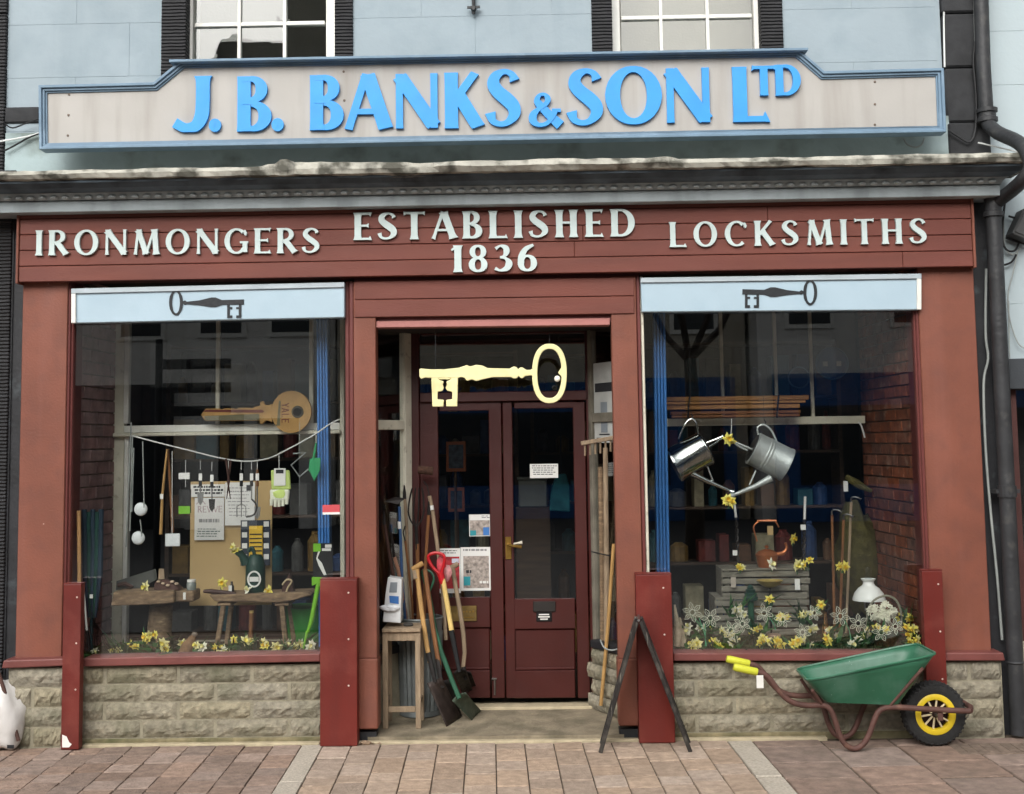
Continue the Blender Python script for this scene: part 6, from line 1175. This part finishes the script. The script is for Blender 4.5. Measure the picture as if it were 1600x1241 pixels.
t = thing('brass_bowl', 'shallow brass scale bowl in front of the crate slats', 'bowl', P(1202, 917, .50)); bc = P(1203, 917, .52); obj('dish', MB().lathe([(.015, -.005), (.035, .0), (.066, .018), (.088, .042), (.084, .042), (.064, .021), (.03, .004), (0, .002)], bc, n=32), BRONZE, t, 0, True); obj('stand', MB().tube([bc+Vector((0, 0, -.004)), (bc.x, bc.y, zf+.02)], .007, 8), IRON, t); obj('base', MB().lathe([(.05, 0), (.045, .012), (.01, .022)], (bc.x, bc.y, zf+.003), n=16), IRON, t, 0, True)
t = thing('insulator_cone', 'dark green ribbed cone ornament before the crate', 'ornament', P(1174, 940, .50)); obj('cone', MB().lathe([(.045, 0), (.048, .02), (.038, .025), (.042, .045), (.03, .05), (.034, .068), (.02, .072), (.022, .086), (.008, .10), (0, .105)], P(1173, 938, .52), n=20), GRND, t, 0, True); obj('stem', MB().tube([P(1173, 938, .52), (P(1173, 938, .52).x, .52, zf)], .02, 8), GRN, t)
for i, (x, y0, y1) in enumerate(((1146, 902, 918), (1246, 905, 922))): tag(pf('price_tag', x-4, y0, x+4, y1, .585, .5865, PAPER if i else M('tan_tag', 'A89F92', .8), None, 0), ['tan hanging price tag on the left end of the crate', 'white hanging price tag on the right end of the crate'][i], 'tag', 'crate price tags')
# oil lamp
t = thing('oil_lamp', 'oil lamp with white opal shade and clear glass chimney', 'lamp', P(1358, 1005, .45)); lc = P(1358, 938, .45); 
obj('shade', MB().lathe([(.105, 0), (.104, .012), (.092, .045), (.066, .078), (.042, .094), (.036, .104), (.034, .118), (.046, .132), (.048, .138), (.042, .138), (.03, .12), (.03, .10), (.06, .074), (.088, .04), (.1, 0)], lc, n=40, cap=False), WHG, t, 0, True); obj('chimney', MB().lathe([(.022, .05), (.022, .20), (.019, .21), (.018, .20), (.0205, .05)], lc, n=18), GLB, t, 0, True)
obj('column', MB().lathe([(.06, zf-lc.z+.004), (.055, zf-lc.z+.02), (.02, zf-lc.z+.05), (.014, -.06), (.035, -.04), (.035, -.01), (.012, .04)], lc, n=18), M('dark_brass', '3c3420', .4, metal=.8), t, 0, True); obj('gallery', MB().tube([lc+Vector((-.04, -.05, -.002)), lc+Vector((-.04, -.05, -.06))], .003, 6), STEEL, t)
# copper cone, basket
t = thing('copper_cone', 'tall shiny copper cone ale warmer among the flowers', 'cone', P(1292, 1010, .24)); obj('cone', MB().lathe([(.033, 0), (.030, .01), (.012, .15), (.011, .175), (.014, .178), (0, .17)], P(1291, 1001, .26)*1, n=24), M('bright_copper', 'C99A6E', .22, metal=1, var=.1), t, 0, True); obj('ring', MB().tube([P(1291, 952, .26)+Vector((.022*math.cos(a*.5), 0, .014+.022*math.sin(a*.5))) for a in range(14)], .005, 6), IRON, t, 0, True); obj('foot', MB().lathe([(.036, 0), (.034, .008)], P(1291, 1003, .26), n=20), IRON, t)
t = thing('flower_basket', 'brown wicker basket with round handle full of cream flowers', 'basket', P(1382, 1012, .26)); bk = P(1383, 1015, .27); obj('body', MB().lathe([(0, 0), (.07, 0), (.088, .06), (.095, .13), (.088, .13), (.06, .01), (0, .01)], bk, n=28), M('wicker', '4B3620', .85, var=.4, vs=60, bump=1, bs=90), t, 0, True); obj('handle', MB().tube(spl([tuple(p) for p in PP([(1355, 985, .27), (1356, 955, .27), (1366, 938, .27), (1384, 931, .27), (1400, 938, .27), (1408, 958, .27), (1408, 985, .27)])], 4), .007, 8), M('pale_cane', '8d8a78', .6), t, 0, True)
b = thing('hydrangea', 'dense heads of creamy white blooms in the basket', 'flowers', P(1380, 975, .25), 'daffodils in the windows')
for cx0, cy0, R in ((1366, 957, .040), (1388, 952, .046), (1380, 962, .04)):
    c0 = P(cx0, cy0, .24)
    for k in range(26):
        d = Vector((random.gauss(0, 1), -abs(random.gauss(0, 1)), random.gauss(0, 1))).normalized(); pm, tm = random.choice(FM['w']); f = piece('petals', pm, c0+d*R, b, (.021, .021, .021), rot=(random.uniform(-.8, .8), random.uniform(-3, 3), random.uniform(-.8, .8)))
# tall tools at the back, sack
for i, (x0, y0, x1, y1) in enumerate(((1330, 785, 1322, 990), (1318, 812, 1312, 990), (1300, 805, 1304, 985))):
    t = thing('long_hoe', ['right hand long hoe with bent steel head behind the lamp', 'middle long wooden handled tool behind the lamp', 'left hand long handled tool behind the lamp'][i], 'hoe', (P(x1, 1000, .85).x, .85, zf), 'tall tools in the right window'); e = P(x0, y0, .85); f_ = P(x1, y1, .85); f_ = Vector((f_.x, .85, zf+.003)); obj('shaft', MB().tube([f_, e], .009, 8), WOODR if i else WOODO, t, 0, True); obj('head', MB().tube(spl([tuple(e), tuple(e+Vector((.0, -.01, .03))), tuple(e+Vector((.03, -.02, .035))), tuple(e+Vector((.06, -.03, .02)))], 4), [.006]*12+[.012], 6), STEEL, t, 0, True)
t = thing('olive_sack', 'big olive netting sack bulging behind the tall hoes', 'sack', P(1340, 880, 1.2)); obj('bag', MB().blob((P(1340, 850, 1.15).x-.03, 1.08, P(1340, 850, 1.15).z-.1), .15, .12, .36, 16, .4, 2), M('olive_net', '45401c', .8, var=.4, vs=14, bump=.5), t, 0, True); obj('neck', MB().tube([P(1322, 745, 1.08), P(1340, 757, 1.05), P(1362, 768, 1.02)], [.02, .03, .012], 8), M('olive_net', ''), t, 0, True); obj('tag', MB().pbox(1318, 752, 1325, 768, 1.0, 1.0015), PAPER, t)
bpy.data.objects[t.name].location.z += 0
# spotlight on the brick wall and hook on the rail
t = thing('spot_lamp', 'small white spotlight fixed high on the brick reveal', 'lamp', P(1390, 500, .7)); obj('shade', MB().lathe([(.012, .05), (.03, .0), (.027, .0), (.01, .045)], P(1391, 502, .62), (.2, 0, 1), 16), PAPER, t, 0, True); obj('arm', MB().tube([P(1392, 495, .62), P(1398, 484, .66)], .006, 6), PAPER, t)
t = tag(obj('rail_hook', MB().tube(spl([tuple(p) for p in PP([(1341, 660, 1.0), (1345, 664, .98), (1349, 675, .98), (1351, 684, .98)])], 4), .006, 6), PAPER, None, 0, True), 'pale hook hanging off the right end of the white rail', 'hook')
# flowers of the right window
RW = [(1080, 985, 2, 'w', .2), (1083, 1010, 4, 'yp', .14), (1122, 1008, 3, 'py', .15), (1148, 1003, 3, 'wp', .17), (1192, 1006, 5, 'yyp', .14), (1215, 1006, 4, 'yy', .15), (1240, 1007, 4, 'yyp', .14), (1262, 1003, 2, 'pw', .16), (1290, 1005, 3, 'y', .17), (1334, 1006, 3, 'w', .15), (1425, 985, 4, 'yyp', .2), (1428, 1000, 4, 'yyp', .16)]
for i, (x, y, n, k, Y) in enumerate(RW): bunch(x, y-2, Y, n, '%s clump of daffodils counted from the left along the right sill' % ORD[i], k, .034, .038, 9)
for (x, y, Y, n, lab, k) in ((1157, 884, .58, 3, 'daffodils at the foot of the left candlestick', 'yp'), (1205, 882, .56, 1, 'single white daffodil below the copper kettle', 'w'), (1246, 886, .57, 2, 'peach coloured daffodil right of the kettle', 'p'), (1262, 880, .6, 2, 'greenish daffodils by the right candlestick', 'y'), (1316, 884, .62, 5, 'bunch of yellow daffodils before the tall tools', 'y'), (1240, 842, .75, 1, 'small yellow flower behind the kettle spout', 'y'), (1204, 937, .34, 1, 'large yellow daffodil below the brass bowl', 'y'), (1282, 945, .24, 1, 'yellow daffodil beside the copper cone', 'y'), (1120, 960, .3, 5, 'x', 'wp'), (1222, 963, .2, 3, 'yellow daffodils behind a window drawing at middle', 'y'), (1270, 985, .3, 4, 'pale daffodils left of the copper cone', 'pw')):
    if lab == 'x': x, lab = 1157, 'pale daffodils before the left end of the crate'
    t = bunch(x, y, Y, n, lab, k, .024, .046 if n == 1 else .036, 0 if y < 900 else 4)
for i, (x, y, Y, n, k, lab) in enumerate(((1100, 985, .24, 4, 'wp', 'pale daffodils behind the leftmost window drawing'), (1150, 950, .28, 4, 'wwp', 'white narcissi standing before the crate, left of the cone'), (1135, 992, .22, 4, 'wp', 'white narcissi low behind the second window drawing'), (1180, 985, .26, 4, 'yp', 'daffodils low before the middle of the crate'), (1258, 962, .28, 4, 'yp', 'tall daffodils before the right end of the crate'), (1300, 990, .22, 4, 'wp', 'white narcissi right of the copper cone'), (1352, 992, .2, 4, 'wp', 'white narcissi left of the wicker basket'), (1415, 962, .3, 4, 'yp', 'yellow daffodils right of the wicker basket'), (1375, 985, .17, 4, 'yp', 'yellow daffodils in front of the wicker basket'))): bunch(x, y, Y, n, lab, k, .036, .034, 12, lh=.13)
# small pots
for (x, y, Y, lab) in ((1210, 1003, .3, 'small terracotta and glass pot at the middle of the right sill'),):
    t = thing('flower_pot', lab, 'pot', P(x, y, Y)); q = P(x, y, Y); obj('pot', MB().lathe([(0, 0), (.028, 0), (.04, .05), (.036, .05), (.024, .005)], (q.x, q.y, zf+.02), n=20), M('pot_pale', 'b99c88', .6), t, 0, True); obj('rim', MB().lathe([(.040, .05), (.044, .052), (.044, .062), (.036, .062)], (q.x, q.y, zf+.02), n=20), M('pot_pale', ''), t)
for i, (x, Y) in enumerate(((1058, .16), (1066, .2))):
    t = thing('garlic_root', ['tall pale bulb propped by the blue post', 'second pale bulb beside the blue post'][i], 'bulb', P(x, 1018, Y)); obj('bulb', MB().tube([P(x, 1010, Y)-Vector((0, 0, .0)), P(x+2, 990, Y), P(x-2, 960-i*-15, Y), P(x-4, 945+i*20, Y)], [.022, .026, .012, .006], 10), M('pale_root', 'b5a68e', .7, var=.25, vs=30), t, 0, True)
# outline daffodils painted on the glass
DCW = M('window_paint_white', 'DCDDC8', .6, var=.05); DCG = M('window_paint_green', '4f9a72', .6)
def daff(t, px, py, s, rot):
    b = MB(); yd = YG+.0075
    for k in range(6):
        a = rot+k*math.pi/3; ca, sa = math.cos(a), math.sin(a)
        def q(u, v): return P(px+(ca*u-sa*v)*s, py+(sa*u+ca*v)*s, yd)
        ps = [q(*w_) for w_ in ((.28, 0), (.5, .2), (.78, .2), (1.08, 0), (.78, -.2), (.5, -.2))]; b.stroke([(p.x, p.z, .0030) for p in ps], yd-.0003*(k % 2), yd+.0012, True)
        ps = [q(*w_) for w_ in ((.4, .02), (.82, .0))]; b.stroke([(p.x, p.z, .0022) for p in ps], yd, yd+.0012)
    ps = [P(px+s*.28*math.cos(a*math.pi/8), py+s*.3*math.sin(a*math.pi/8), yd) for a in range(16)]; b.stroke([(p.x, p.z, .0032) for p in ps], yd-.0006, yd+.0012, True)
    obj('flower_outline', b, DCW, t)
DG = 'white flower drawings on the right window'
for lab, fl, stems in (('two white outline daffodils painted at the left of the right window', ((1082, 957, 15, .3), (1110, 966, 15, .0)), ((1092, 965, 1104, 1010), (1102, 975, 1102, 1010))), ('two overlapping outline daffodils second from the left on the glass', ((1142, 985, 14, .2), (1160, 975, 13, .5)), ()), ('two outline daffodils on the glass below the brass bowl', ((1194, 958, 14, .3), (1223, 968, 13, .1)), ((1203, 966, 1212, 985),)), ('two outline daffodils on the glass left of the copper cone', ((1254, 988, 13, .3), (1272, 958, 12, .1)), ()), ('two outline daffodils on the glass right of the copper cone', ((1313, 963, 15, .2), (1341, 974, 14, .5)), ((1320, 970, 1330, 1000),)), ('two outline daffodils on the glass in front of the basket', ((1377, 988, 14, .1), (1399, 979, 12, .4)), ())):
    t = thing('window_drawing', lab, 'drawing', P(fl[0][0], fl[0][1]+15, YG+.008), DG)
    for f in fl: daff(t, *f)
    for x0, y0, x1, y1 in stems: a, c = P(x0, y0, YG+.0075), P(x1, y1, YG+.0075); mm_ = P(x0*.3+x1*.7, (y0+y1)/2, YG+.0075); obj('stem', MB().stroke([(a.x, a.z, .004), (mm_.x, mm_.z, .004), (c.x, c.z, .004)], YG+.007, YG+.0087), DCG, t)
# round blue sign and panels behind the right rear panes
for i, (x, y, r, mt, lab) in enumerate(((1300, 568, .115, M('blue_enamel', '1c4f86', .35), 'round blue sign with two white squares behind the right window'), (1248, 590, .075, M('navy_enamel', '1a3352', .35), 'smaller navy round sign left of the blue one'))):
    t = thing('round_sign', lab, 'sign', P(x, y, 1.35)-Vector((0, 0, r))); c0 = P(x, y, 1.35); obj('disc', MB().lathe([(0, 0), (r, 0), (r, .015), (0, .015)], c0, (0, 1, 0), 36), mt, t, .002); obj('rim', MB().tube([c0+Vector((r*math.cos(a*math.pi/18), 0, r*math.sin(a*math.pi/18))) for a in range(37)], .006, 6), M('grey_blue_rim', '51708a', .4), t, 0, True)
    if not i:
        for s in (-1, 1): obj('white_square', MB().box(c0.x+s*.05-.017, c0.x+s*.05+.017, c0.y-.003, c0.y-.0005, c0.z-.02, c0.z+.015), PAPER, t)
    obj('hanger', MB().tube([c0+Vector((0, .012, r)), (c0.x, c0.y+.012, 3.19)], .003, 5), KEYB, t)
# ================================================================ dim stock inside the shop
WG = 'stock inside the dark shop'
def rack(label, x, y, wd, rows, seed, z0=.02):
    r = random.Random(seed); t = thing('stock_rack', label, 'rack', (x, y, z0)); h = .42
    for s in (-wd/2, wd/2-.03): obj('upright', MB().box(x+s, x+s+.03, y, y+.3, z0, z0+h*rows+.03), DARKW, t)
    for k in range(rows+1): obj('shelf', MB().box(x-wd/2+.0302, x+wd/2-.0302, y+.005, y+.3, z0+h*k, z0+h*k+.02), DARKW, t)
    cols = [M('dimmed_box_'+n_, c_, .6, var=.25, vs=20) for n_, c_ in (('blue', '233b62'), ('brown', '5a3e28'), ('cream', '8a836a'), ('red', '5a201b'), ('teal', '1c4d56'), ('grey', '4e4e4c'), ('ochre', '6e5526'))]  # carton colours darkened, so the dimness of the room is in them
    n = 0
    for k in range(rows):
        xx = x-wd/2+.05
        while xx < x+wd/2-.12:
            w_ = r.uniform(.07, .16); hh_ = r.uniform(.14, .34); b = MB()
            if r.random() < .5: b.box(xx, xx+w_, y+.02, y+.2, z0+h*k+.0205, z0+h*k+hh_)
            else: b.lathe([(w_*.45, 0), (w_*.45, hh_*.7), (w_*.2, hh_*.85), (w_*.2, hh_-.0205)], (xx+w_/2, y+.12, z0+h*k+.0205), n=12)
            o = obj('carton', b, r.choice(cols), t, .003); xx += w_+r.uniform(.01, .06); n += 1
    return t
rack('stock rack of boxes and tins behind the left window frame', -1.75, 1.5, 1.5, 6, 1); rack('stock rack far behind the left door leaf', -.35, 2.6, .9, 6, 2); rack('stock rack far behind the right door leaf', .65, 3.0, .9, 6, 3); rack('stock rack behind the right window rail', 1.75, 1.9, 1.7, 6, 4)
for i, (x0, yt, x1, yb, Y) in enumerate(((697, 690, 728, 737, 1.7), (700, 762, 726, 800, 1.9))): 
    t = thing('framed_picture', ['orange framed picture seen through the left door glass', 'lower framed picture seen through the left door'][i], 'picture', P((x0+x1)/2, yb, Y), WG); pf('frame', x0, yt, x1, yb, Y, Y+.02, M('orange_frame', '8a4a28', .5), t, .003); pf('picture', x0+4, yt+5, x1-4, yb-5, Y-.003, Y-.0003, M('dark_picture', '39424c', .5, var=.5, vs=30), t, 0); obj('easel_leg', MB().tube([(P(x0+14, yb, Y).x, Y+.03, P(x0+14, yb, Y).z), (P(x0+14, yb, Y).x, Y+.12, .021)], .012, 6), DARKW, t)
t = thing('plastic_tub', 'grey plastic storage tub seen through the right door', 'tub', (P(832, 860, 2.0).x, 2.0, .02), WG); q = P(832, 750, 1.95); obj('plinth', MB().box(q.x-.13, q.x+.13, 1.95, 2.2, .021, q.z-.21), DARKW, t); obj('body', MB().box(q.x-.11, q.x+.11, 1.96, 2.15, q.z-.2095, q.z), M('grey_plastic', '70726a', .5), t, .01); obj('lid', MB().box(q.x-.12, q.x+.12, 1.95, 2.16, q.z+.001, q.z+.02), M('grey_plastic', ''), t, .006)
t = thing('teal_coat', 'teal overall hanging behind the right door glass', 'overall', P(880, 800, 1.9), WG); obj('cloth', MB().ppoly([(870, 742), (884, 740), (890, 760), (891, 800), (858, 798), (862, 760)], 1.9, 1.96), M('teal_cloth', '2a6a72', .8, var=.3, vs=15), t, .01); obj('hanger', MB().tube([P(877, 741, 1.93), (P(877, 741, 1.93).x, 1.93, 3.19)], .004, 5), KEYB, t)
# hanging lamps in the shop, unlit bulbs
# ================================================================ the other side of the street (seen in the glass)
OPW = M('far_white_render', 'dcdad4', .9, var=.05); OPB = M('far_blue_shop', '1f4f86', .6, var=.1); OPR = M('far_slate', '33363b', .8, var=.2); OPG = M('far_glass', '20262b', .15); OPS = M('far_stone', 'b4ac9c', .9, var=.1)
def house(label, x0, x1, y, h, rh, mt, shop, gable, nwin):
    t = thing('town_house', label, 'house', ((x0+x1)/2, y-2, .005), 'houses across the street'); obj('wall', MB().box(x0, x1, y-7, y, .006, h), mt, t); xm = (x0+x1)/2
    if gable: obj('roof', MB().add([(x0-.2, y+.2, h), (x1+.2, y+.2, h), (xm, y+.2, h+rh), (x0-.2, y-7.2, h), (x1+.2, y-7.2, h), (xm, y-7.2, h+rh)], [(0,1,2),(5,4,3),(0,2,5,3),(1,4,5,2),(0,3,4,1)]), OPR, t)
    else: obj('roof', MB().add([(x0-.1, y+.3, h), (x1+.1, y+.3, h), (x1+.1, y-3.5, h+rh), (x0-.1, y-3.5, h+rh), (x0-.1, y-7.3, h), (x1+.1, y-7.3, h)], [(0,1,2,3),(3,2,5,4),(0,3,4),(1,5,2),(0,4,5,1)]), OPR, t)
    obj('chimney', MB().box(*((xm-.2, xm+.95, y-4, y-3.2, h+rh*.3, h+rh+1.6) if nwin == 2 else (x1-1.1, x1-.3, y-4, y-3.2, h+rh*.3, h+rh+.4))), OPR if nwin == 2 else OPS, t)  # two-window house: wide dark block shaped to darken the middle sash pane
    for k in range(nwin):
        for z in (4.2, 7.2):
            if z+1.6 > h: continue
            xw = x0+(x1-x0)*(k+.5)/nwin; f = obj('window', MB().box(xw-.55, xw+.55, y+.002, y+.06, z, z+1.6), WHITE, t); obj('pane', MB().box(xw-.45, xw+.45, y+.061, y+.07, z+.1, z+1.5), OPG, f)
    s = obj('shop_front', MB().box(x0+.3, x1-.3, y+.002, y+.25, .01, 3.2), shop, t); obj('shop_pane', MB().box(x0+.8, x1-1.8, y+.251, y+.27, .8, 2.5), OPG, s); obj('door', MB().box(x1-1.5, x1-.6, y+.251, y+.28, .02, 2.4), OPG, s)
for i, a in enumerate((('tall slate roofed house with big dark chimney added to darken the glass', -7.5, -4.35, -20, 8.2, 4.0, OPW, OPW, False, 2), ('long slate roofed house with blue shop reflected in the glass', -4.3, 5.0, -21, 7.2, 3.2, OPS, OPB, False, 4), ('cream house at the right of the reflected street', 5.1, 12, -20, 8.0, 3.0, OPW, OPB, False, 3), ('white gabled house at the far left of the reflected street', -16, -7.6, -20.5, 7.2, 3.8, OPW, OPR, True, 4), ('stone house at the far right of the reflected street', 12.1, 21, -20.5, 7.2, 3.2, OPS, OPR, False, 4))): house(*a)
BARK = M('bark', '3a322b', .9, var=.3, vs=10)
def tree(x, y, h, seed, label):
    r = random.Random(seed); t = thing('bare_tree', label, 'tree', (x, y, .005)); tk = MB(); br = MB()
    tk.tube([(x, y, .005), (x+.05, y, h*.25), (x, y, h*.45)], [.16, .12, .09], 10)
    def go(p, d, L_, rad, k):
        e = p+d*L_; m_ = (p+e)/2+Vector((r.uniform(-1, 1), r.uniform(-1, 1), r.uniform(-1, 1)))*L_*.08; br.tube([p, m_, e], [rad, rad*.85, rad*.65], 5)
        if k == 0: return
        for _ in range(3): go(e, (d+Vector((r.uniform(-1, 1), r.uniform(-1, 1), r.uniform(-.3, .7)))*.75).normalized(), L_*.72, rad*.6, k-1)
    for _ in range(5): go(Vector((x, y, h*.43)), Vector((r.uniform(-1, 1), r.uniform(-1, 1), 1)).normalized(), h*.2, .06, 4)
    obj('trunk', tk, BARK, t, 0, True); obj('crown', br, BARK, t)
tree(2.6, -11.5, 7, 4, 'bare street tree reflected in the right window')
fpX = XX(244, 600, 9.5); t = thing('finger_post', 'black finger post reflected in the left window', 'signpost', (fpX, -9.5, .005)); obj('post', MB().tube([(fpX, -9.5, .005), (fpX, -9.5, 3.3)], .05, 10), KEYB, t)
for z in (2.95, 2.62, 2.3): obj('arm', MB().box(fpX+.06, fpX+1.0, -9.52, -9.48, z-.07, z+.07), KEYB, t)

# bits of dry litter by the foot of the left column
b = MB(); r = random.Random(5)
for i in range(26):
    p = Vector((XX(568, 1150, -.03)+r.gauss(0, .05), -.03+r.uniform(-.05, .02), .006)); d_ = Vector((r.uniform(-1, 1), r.uniform(-1, 1), 0)).normalized()*r.uniform(.006, .02); s_2 = Vector((-d_.y, d_.x, 0))*.5; b.add([p-d_, p+s_2+Vector((0, 0, .006)), p+d_, p-s_2], [(0, 1, 2, 3)])
b.blob((XX(572, 1152, -.05), -.065, .012), .035, .02, .014, 8, .5, 2)
tag(obj('leaf_litter', b, M('dry_leaf', '8a7560', .9, var=.4, vs=40)), kind='stuff')
